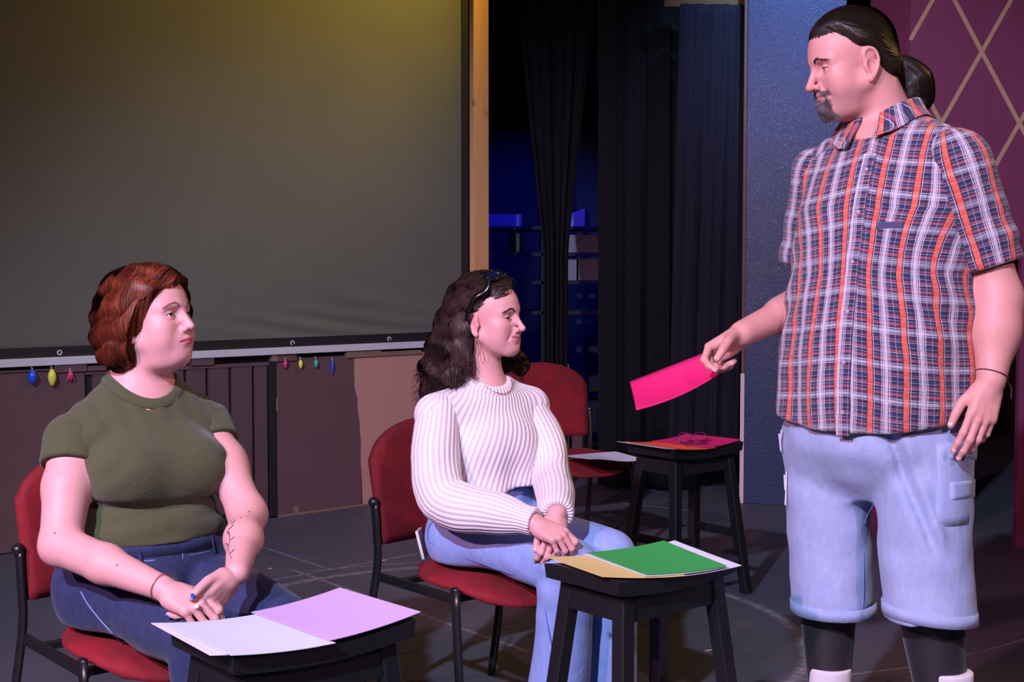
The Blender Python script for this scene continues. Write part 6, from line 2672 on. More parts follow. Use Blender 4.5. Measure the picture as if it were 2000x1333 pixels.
def a_folds(P):
    q = (P - a_org.astype(F32)) @ a_fr.astype(F32)
    x, z = q[:, 0], q[:, 2]
    front = np.clip(-q[:, 1] / 0.08, 0, 1)
    d = 0.011 * np.exp(-((z - 0.745 - 0.05 * np.abs(x)) / 0.012) ** 2) * front          # crease under the bust
    d += 0.0035 * np.sin(z * 85 + np.abs(x) * 20) * np.exp(-((z - 0.69) / 0.04) ** 2)
    d += 0.0035 * np.sin((np.abs(x) * 0.8 + z) * 95) * np.exp(-((np.abs(x) - 0.14) / 0.04) ** 2) * np.exp(-((z - 0.87) / 0.07) ** 2)
    d += 0.0022 * np.sin(x * 120 + z * 30) * np.exp(-((z - 0.96) / 0.05) ** 2)
    return d.astype(F32)


necka = ell(a_nb + aF * 0.030 + (0, 0, 0.042), (0.084, 0.092, 0.108), a_fr)


def cutoff(e, ax, r=0.14, ln=0.35):
    """everything past a plane across a limb"""
    return group([('u', cone(e, e + ax * ln, r, r), 0), ('x', half(e, -ax), 0)])


ua = nv(a_re - a_rs)
ub = nv(a_le - a_ls)
ea, eb = a_rs + ua * 0.062, a_ls + ub * 0.068
tee_ops = [('u', loft(a_fr, a_org, rows_grow(a_rows, 0.007)), 0), ('u', ell(a_bust[0].c, (0.087, 0.079, 0.078), a_fr), 0.055), ('u', ell(a_bust[1].c, (0.087, 0.079, 0.078), a_fr), 0.055),
           ('u', ell(a_belly.c, (0.158, 0.108, 0.09), a_fr), 0.05),
           ('u', cone(a_nb + (0, 0.008, -0.016), a_ls + (0, 0, -0.002), 0.063, 0.064), 0.05), ('u', cone(a_nb + (0, 0.008, -0.016), a_rs + (0, 0, -0.002), 0.063, 0.067), 0.05),
           ('d', a_folds), ('d', wnoise(31, 26, 0.0018, 6)), ('s', necka, 0.004), ('x', Prim(lambda P: ((0.664 + 0.03 * ((P - a_org.astype(F32)) @ a_fr.astype(F32))[:, 0]) - P[:, 2]).astype(F32), (0, 0, 0), 1e3), 0.004)]
tee, _ = sdf_obj('t_shirt', tee_ops, 0.0060, M_OLIVE, womA)
for a, ax, e, r0, r1, sd_ in ((a_rs, ua, ea, 0.0665, 0.070, 41), (a_ls, ub, eb, 0.0635, 0.066, 42)):
    ops = [('u', chain([a + ax * 0.0, a + ax * 0.05, e + ax * 0.02], [r0, r0 + 0.001, r1]), 0), ('d', wnoise(sd_, 40, 0.0022, 6)), ('x', half(e, ax), 0.003), ('s', cone(e - ax * 0.018, e + ax * 0.2, r1 - 0.019, r1 - 0.014), 0.002)]
    sdf_obj('sleeve', ops, 0.0050, M_OLIVE, tee)
# ribbed collar band
tee_f = lambda P: evalops(tee_ops[:6], P)
ringA = seam_ring(tee_f, necka.f, a_nb + aF * 0.02, 0.085, 72)
band_ring('collar', ringA, tee_f, 0.017, 0.0022, M_OLIVE, tee)

# --- dark jeans
M_DENIM_D = denim('dark_denim', S(22, 32, 68), S(32, 46, 90), S(58, 78, 130))
a_rh, a_lh = a_org - aL * 0.098 + (0, 0, 0.535), a_org + aL * 0.098 + (0, 0, 0.535)
a_rk, a_lk = np.array((-0.672, 2.865, 0.505)), np.array((-0.515, 2.985, 0.505))
a_ra, a_la = np.array((-0.650, 2.905, 0.09)), np.array((-0.47, 3.02, 0.09))


def a_jfold(P):
    q = (P - a_org.astype(F32)) @ a_fr.astype(F32)
    d = 0.0045 * np.sin(q[:, 1] * 60 + q[:, 2] * 50) * np.exp(-((q[:, 1] + 0.10) / 0.09) ** 2) * np.exp(-((q[:, 2] - 0.60) / 0.06) ** 2)
    return d.astype(F32)


je_ops = [('u', loft(a_fr, a_org, [(0.455, 0, -0.01, 0.195, 0.15, 0.155), (0.52, 0, 0, 0.208, 0.165, 0.165), (0.60, 0, 0, 0.198, 0.168, 0.142), (0.70, 0, 0, 0.178, 0.170, 0.124)]), 0),
          ('u', ell(a_org + aF * 0.085 + (0, 0, 0.615), (0.150, 0.100, 0.080), a_fr), 0.05),
          ('u', chain([a_rh, a_rh * 0.5 + a_rk * 0.5, a_rk, a_rk * 0.6 + a_ra * 0.4, a_ra], [0.104, 0.088, 0.072, 0.062, 0.050]), 0.05),
          ('u', chain([a_lh, a_lh * 0.5 + a_lk * 0.5, a_lk, a_lk * 0.6 + a_la * 0.4, a_la], [0.104, 0.088, 0.072, 0.062, 0.050]), 0.03),
          ('d', a_jfold), ('d', wnoise(51, 24, 0.0026, 6)), ('x', half((0, 0, 0.690), (0, 0, 1)), 0.004), ('s', rbox(a_org + aF * 0.0 + (0, 0, 0.40), (0.26, 0.24, 0.062), 0.02, a_fr), 0.02)]
jeansA, _ = sdf_obj('jeans', je_ops, 0.0062, M_DENIM_D, womA)
jf = lambda P: evalops(je_ops[:4], P)
M_STD = plain('denim_stitch_blue', S(120, 140, 190), 0.8)
M_DSEAM = plain('dark_denim_seam_a', S(24, 34, 74), 0.85)
sdn = nv((-0.45, -0.85, 0.15))
seamp = on_view(jf, ((150, 1112), (152, 1140), (166, 1172), (190, 1205), (222, 1240), (258, 1275), (285, 1300)), 3.0)
stitched('side_seam', spline([tuple(p) for p in seamp], 4), M_STD, jeansA, 0.0016)
ff = aF
zz = np.linspace(0.70, 0.575, 8)
fl = on_surface(jf, a_org + aL * 0.012 + np.stack([0 * zz, 0 * zz, zz], 1), ff)
stitched('fly_seam', spline([tuple(p) for p in fl], 3), M_STD, jeansA, 0.0018)
ring_band('waistband', a_org, 0.185, 0.640, 0.676, M_DENIM_D, jeansA, 48, lambda P: np.minimum(jf(P), F32(1.0)), 0.003)
stitched('waist_stitch', [tuple(p) for p in on_surface(jf, a_org + np.array([(0, 0, 0.632)]) + 0 * np.zeros((30, 3)), np.stack([np.cos(np.linspace(R(-150), R(60), 30)), np.sin(np.linspace(R(-150), R(60), 30)), np.zeros(30)], 1)) + 0.0], M_STD, jeansA, 0.0013)
for dx in (-0.085, 0.10):
    p0 = on_surface(jf, a_org + aL * dx + np.array([(0, 0, z_) for z_ in (0.685, 0.66, 0.625)]), ff)
    stitched('belt_loop', [tuple(p + ff * 0.002) for p in p0], M_DENIM_D, jeansA, 0.0035)
for an in (a_ra, a_la):
    make_shoe(womA, an, 42, M_SHOE, M_SOLE, 0.95)
# thin bracelet on the right wrist
bm = bmesh.new()
bc = a_rw - h1f * 0.004
axb = nv(a_rw - a_re)
s1 = nv(np.cross(axb, (0, 0, 1)))
s2 = np.cross(axb, s1)
tube(bm, [tuple(bc + s1 * 0.0305 * math.cos(k) + s2 * 0.0305 * math.sin(k)) for k in np.linspace(0, 2 * math.pi, 25)], 0.0011, 6, False)
obj('thin_bracelet', bm, plain('copper_wire', (0.42, 0.16, 0.10), 0.35, metal=0.8), womA, True)
# pearl ring
obj('pearl_ring', sphere(bmesh.new(), tuple(a_w1 + h1fr @ (np.array((0.098, -0.010, 0.013)) * AH)), 0.0055, 10, 8), plain('pearl', (0.8, 0.78, 0.8), 0.2), womA, True)

# ================================================================== seated woman in a white ribbed sweater
b_yaw = 40
bF = np.array((math.sin(R(b_yaw)), -math.cos(R(b_yaw)), 0))
bL = np.array((math.cos(R(b_yaw)), math.sin(R(b_yaw)), 0))
b_fr = torso_frame(b_yaw)
b_org = np.array((-0.080, 3.885, 0.0))
b_hc = N3(at(957, 629, 3.84))
b_hf = head_frame(62, 3, 0)
b_hs = 0.965
bp = dict(jaw=0.98, fat=0.0, chin=-0.003, nose=1.12, nose_w=0.98, nose_up=0.0, eye_open=0.72, smile=0.0055, mouth_w=0.026, lips=0.78, lip_a=0.85, lip_col=(0.60, 0.12, 0.17), crease=0.9, ear=1.0,
          washes=[((0.72, 0.22, 0.24), (0.055, 0.045, -0.020), (0.022, 0.020, 0.018), 0.35), ((0.66, 0.20, 0.20), (-0.012, 0.072, 0.0), (0.02, 0.02, 0.035), 0.40)])
b_rs, b_re, b_rw = N3(at(850, 808, 3.78)), N3(at(866, 972, 3.68)), N3(at(1042, 1022, 3.53))
b_ls, b_le, b_lw = N3(at(1036, 792, 3.95)), N3(at(1078, 925, 3.84)), N3(at(1088, 1004, 3.57))
b_nb = N3(at(950, 750, 3.87))
b_rows = [(0.46, 0, 0, 0.165, 0.13, 0.13), (0.58, 0, 0, 0.155, 0.12, 0.12), (0.68, 0, 0, 0.135, 0.105, 0.10), (0.78, 0, 0, 0.140, 0.110, 0.10), (0.87, 0, 0, 0.145, 0.105, 0.10), (0.925, 0, 0.0, 0.105, 0.075, 0.08), (0.97, 0, 0.01, 0.06, 0.05, 0.055)]
b_trunk = loft(b_fr, b_org, [(max(r[0], 0.55),) + tuple(r[1:]) for r in b_rows if r[0] > 0.5])
# hands: right laid over left
k1f = nv((0.78, -0.52, -0.30))
k1b0 = np.array((0.25, -0.62, 0.72))
k1b = nv(k1b0 - k1f * np.dot(k1b0, k1f))
k1t = np.cross(k1b, k1f)
k1fr = np.stack([k1f, k1t, k1b], 1)
k1o, k1tips = hand_ops(((38, 50, 25), (48, 52, 25), (54, 52, 25), (58, 52, 25)), (4, 1, -2, -5), ((0.90, 0.30, -0.10), (0.97, -0.05, -0.16), (0.96, -0.12, -0.2)))
k2f = nv((-0.10, -0.62, -0.76))
k2t0 = np.array((-0.80, -0.2, 0.30))
k2t = nv(k2t0 - k2f * np.dot(k2t0, k2f))
k2b = np.cross(k2t, k2f)
k2b = k2b if k2b[1] < 0 else -k2b
k2fr = np.stack([k2f, k2t, k2b], 1)
k2o, k2tips = hand_ops(((30, 45, 22), (36, 48, 22), (42, 50, 22), (46, 50, 25)), (4, 1, -2, -5), ((0.85, 0.40, -0.20), (0.96, 0.10, -0.2), (0.97, 0.0, -0.2)))
BH = 0.88
b_w1, b_w2 = b_rw + k1f * 0.010, b_lw + k2f * 0.006
b_head = group(head_ops(bp), b_hf, b_hc, b_hs)
b_skin = [('u', b_trunk, 0),
          ('u', cone(b_nb + (0, 0.005, -0.045), b_ls, 0.045, 0.046), 0.05), ('u', cone(b_nb + (0, 0.005, -0.045), b_rs, 0.045, 0.046), 0.05),
          ('u', chain([b_nb + (0, 0, -0.06), b_nb + (0.0, 0, 0.02), b_hc + b_hf @ np.array((-0.028, 0, -0.035))], [0.060, 0.047, 0.047]), 0.04),
          ('u', chain([b_rs, b_re, b_rw], [0.045, 0.038, 0.026], 0.02), 0.03), ('u', chain([b_ls, b_le, b_lw], [0.045, 0.038, 0.026], 0.02), 0.03),
          ('u', group(k1o, k1fr, b_w1, BH), 0.010), ('u', group(k2o, k2fr, b_w2, BH), 0.002), ('u', b_head, 0.020)]
M_SKIN_B = skin_mat('skin_rosy', (0.66, 0.35, 0.34), (0.56, 0.24, 0.25))
zc = b_hc[2] - 0.178
loB, hiB = b_hc - (0.15, 0.15, 0.195), b_hc + (0.15, 0.15, 0.15)
hcb = (b_w1 + k1f * 0.075 + b_w2 + k2f * 0.05) / 2
regB = [polygonise(b_skin, 0.0020, loB, hiB, lambda c: inbox(c, loB, hiB, zc, 0.006)),
        polygonise(b_skin, 0.0021, hcb - 0.115, hcb + 0.115, lambda c: near(c, hcb, 0.112))]
lo_, hi_ = bounds(b_skin)
regB.append(polygonise(b_skin, 0.0065, lo_ - 0.02, hi_ + 0.02, lambda c: ~(inbox(c, loB, hiB, zc + 0.003, 0.009) | near(c, hcb, 0.1095))))
V, Q = join_parts(regB)
me = np_mesh('person', V, Q)
put_attr(me, 'tint', face_tint(((V - b_hc) @ b_hf) / b_hs, bp))
womB = obj_me('person', me, M_SKIN_B)
tag(womB, 'smiling seated woman with long dark wavy hair in a white ribbed sweater', 'person')
add_nails(womB, k1fr, b_w1, BH, k1tips, M_NAIL)
add_nails(womB, k2fr, b_w2, BH, k2tips, M_NAIL)
add_eyes(womB, b_hf, b_hc, b_hs, (0.93, -0.22, 0.05), eye_mat('eye_dark', (0.05, 0.03, 0.025)))

add_lashes(womB, b_hf, b_hc, b_hs, bp, M_LASH, 0.0012)

# --- hair
M_HAIR_B = hair_mat('hair_dark_wavy', (0.012, 0.007, 0.007), (0.085, 0.042, 0.034), 0.52)
M_HAIR_BB = plain('hair_dark_wavy_base', (0.016, 0.010, 0.010), 0.55)
b_skull = [('u', ell((-0.012, 0, 0.045), (0.097, 0.074, 0.087)), 0), ('u', ell((0.034, 0, 0.036), (0.055, 0.060, 0.062)), 0.02)]


def b_line(P):
    y_ = np.abs(P[:, 1])
    return -0.64 * P[:, 0] + 0.77 * P[:, 2] - 0.014 - 0.012 * np.clip((y_ - 0.03) / 0.03, 0, 1) * np.clip(P[:, 0] / 0.03, 0, 1) - 0.040 * np.exp(-((P[:, 0] + 0.010) / 0.022) ** 2 - ((P[:, 2] - 0.006) / 0.026) ** 2)


b_cap = Prim(lambda P: np.maximum(evalops(b_skull, P) - (-0.003 + 0.42 * np.clip(b_line(P), 0, 0.040)), -b_line(P) - 0.004).astype(F32), (-0.01, 0, 0.04), 0.15)
b_mass = chain([(-0.055, -0.010, 0.060), (-0.095, -0.020, 0.000), (-0.122, -0.035, -0.070), (-0.150, -0.055, -0.135), (-0.172, -0.075, -0.195)], [0.066, 0.064, 0.060, 0.056, 0.030], 0.0, 2)
b_mass2 = chain([(-0.045, -0.058, 0.000), (-0.058, -0.072, -0.060), (-0.070, -0.085, -0.115), (-0.085, -0.090, -0.150)], [0.026, 0.028, 0.030, 0.024], 0.0, 2)
b_mass3 = chain([(-0.040, 0.055, 0.020), (-0.020, 0.078, -0.050), (0.010, 0.100, -0.100), (0.030, 0.125, -0.125)], [0.040, 0.036, 0.034, 0.024], 0.0, 2)
b_hops = [('u', b_cap, 0), ('u', b_mass, 0.03), ('u', b_mass2, 0.02), ('u', b_mass3, 0.02)]
bumpy = wnoise(77, 95, 0.0075, 8, (1, 1, 0.42))
b_volf = lambda P: (evalops(b_hops, P) + bumpy(P) * np.clip((0.05 - P[:, 2]) / 0.07, 0.05, 1)).astype(F32)
hairB, _ = sdf_obj('hair', [('u', group(b_hops + [('d', lambda P: (bumpy(P) * np.clip((0.05 - P[:, 2]) / 0.07, 0.05, 1) + 0.0015).astype(F32))], b_hf, b_hc, b_hs), 0)], 0.0045, M_HAIR_BB, womB)
rt = np.concatenate([surf_roots(b_volf, 5200, (-0.12, -0.10, 0.03), (0.09, 0.10, 0.15), lambda q: (b_line(q) > 0.002), 6), surf_roots(b_volf, 2600, (-0.20, -0.12, -0.12), (0.05, 0.13, 0.06), lambda q: ((q[:, 0] < -0.03) & (q[:, 2] < 0.02)) | (q[:, 1] > 0.06), 7)])


def b_dir(P, i):
    top = np.clip((P[:, 2] - 0.01) / 0.05, 0, 1)
    fs = np.clip((P[:, 1] - 0.03) / 0.03, 0, 1) * (1 - top)
    d_back = np.stack([-1.0 + 0 * top, -0.10 + 0 * top, -0.35 + 0 * top], 1)
    d_down = np.stack([-0.22 + 0.55 * fs, -0.30 + 0.75 * fs, -1.0 + 0 * top], 1)
    return d_back * top[:, None] + d_down * (1 - top[:, None])


WB_ = lambda A: b_hc + (A * b_hs) @ b_hf.T
pb = flow_hair(hairB, WB_, b_volf, rt, b_dir, M_HAIR_B, 4, 34, 0.0105, 0.0110, 0.078, 0.001, (-0.004, 0.004), 0.06)
# loose curling ends below the mass
rsb = np.random.RandomState(12)
ends = surf_roots(b_volf, 900, (-0.21, -0.14, -0.20), (0.06, 0.15, -0.06), lambda q: q[:, 2] < -0.085, 9)
gE = grad(b_volf, ends.astype(F32)).astype(float)
phE = wnoise(33, 60, 3.0, 5)(ends.astype(F32)).astype(float) + rsb.normal(0, 0.3, len(ends))
lnE = rsb.uniform(0.03, 0.075, len(ends))
sd1 = np.cross(gE, (0, 0, 1.0))
sd1 /= np.linalg.norm(sd1, axis=1, keepdims=True) + 1e-6
fly = []
for k in range(16):
    s_ = k / 15
    p = ends - gE * 0.006 + (np.array((-0.30, 0, -1.0)) * 0.8 + gE * 0.35) * (lnE * s_)[:, None]
    am = (0.009 * s_)
    p = p + sd1 * (am * np.sin(s_ * 7 + phE))[:, None] + gE * (am * np.cos(s_ * 7 + phE))[:, None]
    fly.append(p)
fly = WB_(np.stack(fly, 1))
strand_obj('hair_strands', [(pb, 0.0008, 0.0004, 0.0009), (fly, 0.0008, 0.0003, 0.0008)], M_HAIR_B, hairB, 3, b_hc + b_hf @ np.array((-0.06, 0, -0.02)))
brow(womB, b_hf, b_hc, b_hs, hair_mat('brow_dark', (0.02, 0.01, 0.01), (0.05, 0.025, 0.02)), [(0.087, 0.011, 0.029), (0.085, 0.027, 0.0345), (0.070, 0.047, 0.028)], 110, 0.00042, 4, group(head_ops(bp)).f, 0.008)

# --- sweater
t = NT('white_rib_knit')
at_ = t.attr('cloth')
sp = t.n('ShaderNodeSeparateXYZ')
t.l(at_.outputs['Vector'], sp.inputs[0])
wave = t.math('SINE', t.math('MULTIPLY', sp.outputs[0], 6.2832 / 0.0150))
hgt = t.math('ADD', t.math('MULTIPLY', wave, 0.5), 0.5)
hgt = t.math('POWER', hgt, 0.7)
n3 = t.noise(380, 3, 0.6)
col = t.mix(hgt, S(204, 194, 202), S(232, 224, 230))
t.set(Base_Color=col, Roughness=0.95)
t.b.inputs['Sheen Weight'].default_value = 0.3
t.bump(t.math('ADD', hgt, t.math('MULTIPLY', n3, 0.15)), 0.55, 0.004)
M_KNIT = t.m
sw_rows = [(0.615, 0, -0.005, 0.172, 0.168, 0.150), (0.70, 0, 0, 0.170, 0.160, 0.140), (0.79, 0, 0, 0.165, 0.150, 0.125), (0.865, 0, 0, 0.155, 0.125, 0.112), (0.92, 0, 0, 0.125, 0.092, 0.095), (0.965, 0, 0.005, 0.072, 0.058, 0.062)]


def b_hem(P):
    q = (P - b_org.astype(F32)) @ b_fr.astype(F32)
    return (0.652 - 0.016 * np.clip(q[:, 1] / 0.1, -1, 1) + 0.012 * np.sin(q[:, 0] * 22 + 1) - q[:, 2]).astype(F32)


def b_folds(P):
    q = (P - b_org.astype(F32)) @ b_fr.astype(F32)
    ang_ = np.arctan2(q[:, 0], -q[:, 1])
    low = np.clip((0.86 - q[:, 2]) / 0.2, 0, 1)
    return (0.008 * low * np.sin(ang_ * 5 + 1.0 + 1.5 * q[:, 2]) + 0.003 * low * np.sin(ang_ * 11 + 4 * q[:, 2])).astype(F32)


neckb = ell(b_nb + bF * 0.012 + (0, 0, 0.040), (0.064, 0.068, 0.085), b_fr)
swo = [('u', loft(b_fr, b_org, sw_rows), 0), ('u', ell(b_org + bF * 0.09 + (0, 0, 0.80), (0.13, 0.07, 0.075), b_fr), 0.05),
       ('u', cone(b_nb + (0, 0.005, -0.042), b_ls + (0, 0, -0.004), 0.058, 0.060), 0.05), ('u', cone(b_nb + (0, 0.005, -0.042), b_rs + (0, 0, -0.004), 0.058, 0.062), 0.05),
       ('d', b_folds), ('d', wnoise(61, 22, 0.0020, 6)), ('s', neckb, 0.005), ('x', Prim(b_hem, (0, 0, 0), 1e3), 0.005),
       ('s', group([('u', loft(b_fr, b_org, rows_grow(sw_rows, -0.022)), 0), ('x', half((0, 0, 0.70), (0, 0, 1)), 0)]), 0.004)]
V, Q = polygonise(swo, 0.0058)
me = np_mesh('sweater', V, Q)
q = (V - b_org) @ b_fr
# ribs fan out from the neck and hang straight below
rr = np.sqrt(q[:, 0] ** 2 + q[:, 1] ** 2)
ang_ = np.arctan2(q[:, 0], -q[:, 1])
slant = np.where(q[:, 1] < 0, 1.0, 0.6)
u = ang_ * 0.150 + slant * 0.32 * np.clip(0.93 - q[:, 2], 0, 0.25)
put_attr(me, 'cloth', np.stack([u, q[:, 2], 0 * u], 1), 'FLOAT_VECTOR')
sweater = obj_me('sweater', me, M_KNIT, womB)


def knit_sleeve(pts, rads, cut_at, cut_ax, seed, h=0.0050):
    pr = chain([np.asarray(p) for p in pts], rads, 0.0, 5)
    pn = np.array([tuple(v) for v in spline([tuple(p) for p in pts], 8)])
    tn = np.gradient(pn, axis=0)
    tn /= np.linalg.norm(tn, axis=1, keepdims=True)
    ops = [('u', pr, 0), ('d', wnoise(seed, 26, 0.0032, 6)), ('d', wnoise(seed + 1, 55, 0.0014, 6)), ('x', half(cut_at, cut_ax), 0.003), ('s', cone(cut_at - np.asarray(cut_ax) * 0.03, cut_at + np.asarray(cut_ax) * 0.1, rads[-1] - 0.012, rads[-1] - 0.009), 0.002)]
    V, Q = polygonise(ops, h)
    me = np_mesh('sleeve', V, Q)
    i = np.empty(len(V), int)
    for a in range(0, len(V), 4000):
        i[a:a + 4000] = ((V[a:a + 4000, None] - pn[None]) ** 2).sum(2).argmin(1)
    T = tn[i]
    ref = nv((-0.3, -0.9, 0.3))
    A = ref - T * (T @ ref)[:, None]
    A /= np.linalg.norm(A, axis=1, keepdims=True)
    B = np.cross(T, A)
    w = V - pn[i]
    an = np.arctan2((w * B).sum(1), (w * A).sum(1))
    put_attr(me, 'cloth', np.stack([an * 0.0621, i * 0.01, 0 * an], 1), 'FLOAT_VECTOR')
    return obj_me('sleeve', me, M_KNIT, sweater)


cu1, cu2 = nv(b_rw - b_re), nv(b_lw - b_le)
knit_sleeve([b_rs + (0.012, 0, 0.0), b_rs * 0.45 + b_re * 0.55 + (-0.012, 0, 0), b_re + (0.004, 0, -0.008), b_re * 0.45 + b_rw * 0.55 + (0, 0, -0.004), b_rw - cu1 * 0.035, b_rw + cu1 * 0.012], [0.0585, 0.070, 0.068, 0.060, 0.040, 0.037], b_rw + cu1 * 0.004, cu1, 71)
knit_sleeve([b_ls + (-0.010, 0, 0.0), b_ls * 0.45 + b_le * 0.55 + (0.006, 0, 0), b_le, b_le * 0.5 + b_lw * 0.5 + (0.004, 0, 0), b_lw - cu2 * 0.030, b_lw + cu2 * 0.012], [0.0565, 0.060, 0.056, 0.054, 0.048, 0.036], b_lw + cu2 * 0.002, cu2, 75)
# ribbed crew neck
ops = [('u', loft(b_fr, b_org, rows_grow(sw_rows, 0.004)), 0), ('u', cone(b_nb + (0, 0.005, -0.042), b_ls, 0.062, 0.060), 0.05), ('u', cone(b_nb + (0, 0.005, -0.042), b_rs, 0.062, 0.062), 0.05)]
sw_f = lambda P: evalops(swo[:4], P)
ringB = seam_ring(sw_f, neckb.f, b_nb, 0.062, 72)
band_ring('collar', ringB, sw_f, 0.018, 0.004, M_KNIT, sweater, 1.6)

# --- pale wide jeans
M_DENIM_B = denim('light_blue_denim', S(120, 146, 208), S(146, 168, 220), S(176, 192, 230))
b_rh, b_lh = b_org - bL * 0.086 + (0, 0, 0.538), b_org + bL * 0.086 + (0, 0, 0.538)
b_rk, b_lk = np.array((0.150, 3.530, 0.512)), np.array((0.268, 3.650, 0.512))
b_ra, b_la = np.array((0.115, 3.600, 0.06)), np.array((0.262, 3.690, 0.06))


def b_jfold(P):
    q = (P - b_rk.astype(F32))
    d = 0.005 * np.sin(q[:, 2] * 75 + q[:, 0] * 40) * np.exp(-(q * q).sum(1) / 0.012)
    q = (P - b_org.astype(F32)) @ b_fr.astype(F32)
    d += 0.004 * np.sin(q[:, 1] * 70 + q[:, 2] * 40) * np.exp(-((q[:, 1] + 0.09) / 0.08) ** 2) * np.exp(-((q[:, 2] - 0.60) / 0.06) ** 2)
    return d.astype(F32)


jb_ops = [('u', loft(b_fr, b_org, [(0.458, 0, -0.01, 0.165, 0.14, 0.150), (0.53, 0, 0, 0.180, 0.150, 0.158), (0.60, 0, 0, 0.165, 0.140, 0.135), (0.68, 0, 0, 0.142, 0.118, 0.112)]), 0),
          ('u', chain([b_rh, b_rh * 0.5 + b_rk * 0.5 + (0, 0, 0.0), b_rk, b_rk * 0.5 + b_ra * 0.5, b_ra], [0.092, 0.080, 0.074, 0.078, 0.086]), 0.04),
          ('u', chain([b_lh, b_lh * 0.5 + b_lk * 0.5 + (0, 0, 0.0), b_lk, b_lk * 0.5 + b_la * 0.5, b_la], [0.092, 0.080, 0.072, 0.078, 0.086]), 0.02),
          ('d', b_jfold), ('d', wnoise(81, 22, 0.0030, 6, (1, 1, 0.7))), ('x', half((0, 0, 0.672), (0, 0, 1)), 0.004), ('s', rbox(b_org + (0, 0, 0.39), (0.25, 0.22, 0.070), 0.02, b_fr), 0.02),
          ('x', half((0, 0, 0.03), (0, 0, -1)), 0.004)]
jeansB, _ = sdf_obj('jeans', jb_ops, 0.0062, M_DENIM_B, womB)
jbf = lambda P: evalops(jb_ops[:3], P)
M_STB = plain('denim_seam_b', S(96, 122, 190), 0.85)
stitched('side_seam', spline([tuple(p) for p in on_view(jbf, ((838, 1060), (870, 1075), (920, 1094), (970, 1112), (1010, 1126)), 3.7)], 4), M_STB, jeansB, 0.0014)
stitched('pocket_seam', spline([tuple(p) for p in on_view(jbf, ((850, 1014), (836, 1032), (836, 1055)), 3.8)], 4), M_STB, jeansB, 0.0014)
stitched('shin_seam', spline([tuple(p) for p in on_view(jbf, ((1062, 1165), (1066, 1200), (1074, 1245), (1082, 1290), (1086, 1330)), 3.5)], 4), M_STB, jeansB, 0.0013)
ring_band('waistband', b_org, 0.155, 0.636, 0.668, M_DENIM_B, jeansB, 44, jbf, 0.003)
for an in (b_ra, b_la):
    make_shoe(womB, an + np.array((0, 0, 0)), 42, M_SHOE, M_SOLE, 0.9)

# --- jewellery
M_GOLDJ = plain('rose_gold', (0.75, 0.36, 0.28), 0.25, metal=1.0)
nk = []
for k in np.linspace(R(-150), R(150), 40):
    d = bF * math.cos(k) + bL * math.sin(k)
    fr_ = max(0, math.cos(k))
    nk.append(b_nb + d * (0.058 + 0.022 * fr_ ** 3) + np.array((0, 0, 0.018 - 0.040 * fr_ ** 2)))
shell = lambda P: np.minimum(evalops(b_skin[:4], P), evalops(ops[:3], P))
nk = np.array(nk)
for _ in range(6):
    g = grad(shell, nk.astype(F32))
    nk = nk - g * np.minimum(0, shell(nk.astype(F32)) - 0.0022)[:, None]
stitched('necklace', [tuple(p) for p in nk], M_GOLDJ, womB, 0.0008)
for s in (-1, 1):
    lobe = np.array((-0.004, s * 0.0735, -0.040))
    bm = bmesh.new()
    W1 = lambda p: tuple(b_hc + b_hf @ (np.asarray(p) * b_hs))
    tube(bm, [W1(lobe + (0, 0, 0.004)), W1(lobe + (0, s * 0.002, -0.012))], 0.0009, 6)
    loop = [W1(lobe + np.array((0.007 * math.sin(k) * (0.6 - 0.4 * math.cos(k)), s * 0.002, -0.034 + 0.024 * math.cos(k)))) for k in np.linspace(0, 2 * math.pi, 21)]
    tube(bm, loop, 0.0012, 6, False)
    obj('earring', bm, M_GOLDJ, womB, True)

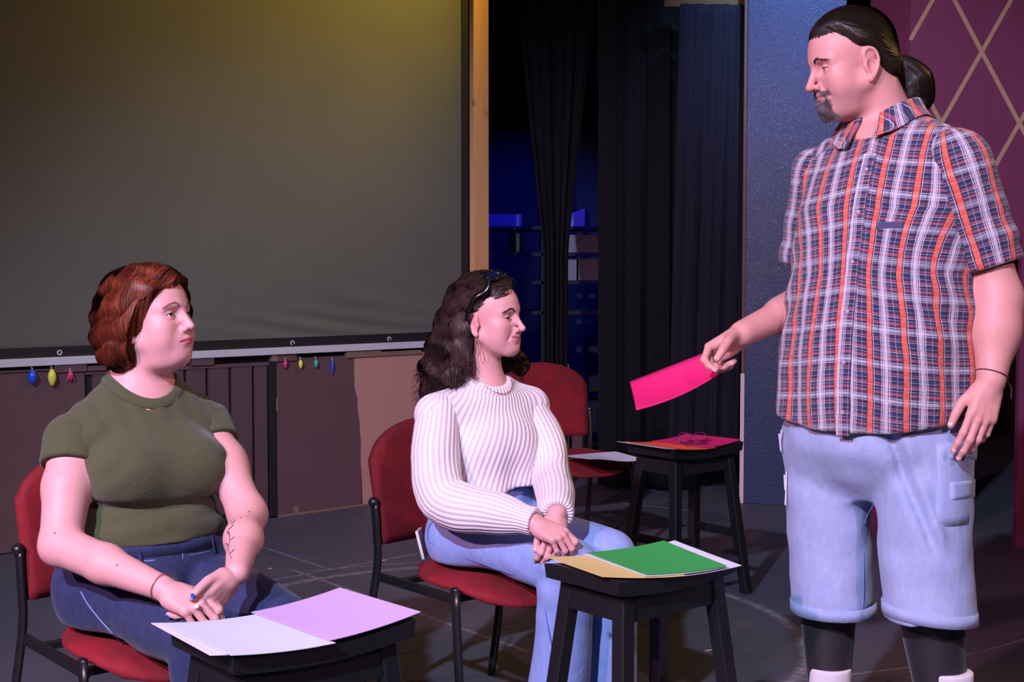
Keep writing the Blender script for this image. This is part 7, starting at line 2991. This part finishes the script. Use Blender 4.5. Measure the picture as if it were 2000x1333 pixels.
# --- sunglasses pushed up on her hair
sg = empty('sunglasses', tuple(b_hc))
tag(sg, 'dark sunglasses pushed up on the hair of the woman in white', 'sunglasses')
M_SGF = plain('black_gloss_plastic', (0.006, 0.006, 0.008), 0.15)
t = NT('dark_blue_lens')
t.set(Base_Color=(0.006, 0.010, 0.03), Roughness=0.04)
M_SGL = t.m
W2 = lambda p: tuple(b_hf @ (np.asarray(p) * b_hs))
sn = nv((0.55, 0, 0.83))                                    # lenses face up and forward
sx_, sy_ = np.array((0, 1.0, 0)), nv(np.cross(sn, (0, 1.0, 0)))
sc0 = np.array((0.040, 0, 0.139))
for s in (-1, 1):
    cc = sc0 + sx_ * s * 0.036
    prof = [(0.030 * math.copysign(abs(math.cos(k)) ** 0.75, math.cos(k)), 0.021 * math.copysign(abs(math.sin(k)) ** 0.8, math.sin(k))) for k in np.linspace(0, 2 * math.pi, 29)[:-1]]
    bend = lambda x: -0.012 * (abs(x) / 0.066) ** 2
    pts = [cc + sx_ * a + sy_ * b + sn * bend(s * 0.036 + a) for a, b in prof]
    bm = bmesh.new()
    tube(bm, [W2(p) for p in pts + [pts[0]]], 0.0034, 8, False)
    rim = obj('rim', bm, M_SGF, sg, True)
    bm = bmesh.new()
    fr_v = [bm.verts.new(W2(p + sn * 0.0008)) for p in pts]
    bk_v = [bm.verts.new(W2(p - sn * 0.0008)) for p in pts]
    bm.faces.new(fr_v)
    bm.faces.new(bk_v[::-1])
    for i in range(len(pts)):
        j = (i + 1) % len(pts)
        bm.faces.new((fr_v[i], bk_v[i], bk_v[j], fr_v[j]))
    bmesh.ops.recalc_face_normals(bm, faces=bm.faces)
    obj('lens', bm, M_SGL, sg)
    bm = bmesh.new()
    hinge = sc0 + sx_ * s * 0.069 + sn * -0.012 - sy_ * 0.008
    tube(bm, [W2(p) for p in spline([tuple(hinge), tuple(hinge + (-0.004, s * 0.012, -0.030)), (0.000, s * 0.094, 0.070), (-0.022, s * 0.092, 0.024), (-0.036, s * 0.080, -0.004)], 5)], 0.0085, 8, True, 0.35, W2((0, 1, 0)))
    obj('temple', bm, M_SGF, sg, True)
bm = bmesh.new()
tube(bm, [W2(p) for p in spline([tuple(sc0 - sx_ * 0.008), tuple(sc0 - sy_ * 0.003 + sn * 0.002), tuple(sc0 + sx_ * 0.008)], 4)], 0.003, 8)
obj('bridge', bm, M_SGF, sg, True)

# --- phone sticking out of the back pocket
pp = N3(at(824, 1062, 3.95))
bm = newbox((0, 0, 0), (0.009, 0.060, 0.085), None, 0.003)
ph = obj('phone', bm, plain('white_phone_shell', (0.72, 0.70, 0.66), 0.4))
ph.location = tuple(pp)
ph.rotation_euler = (0, R(-14), R(-8))
tag(ph, 'white phone sticking out of the back pocket of the pale jeans', 'phone')
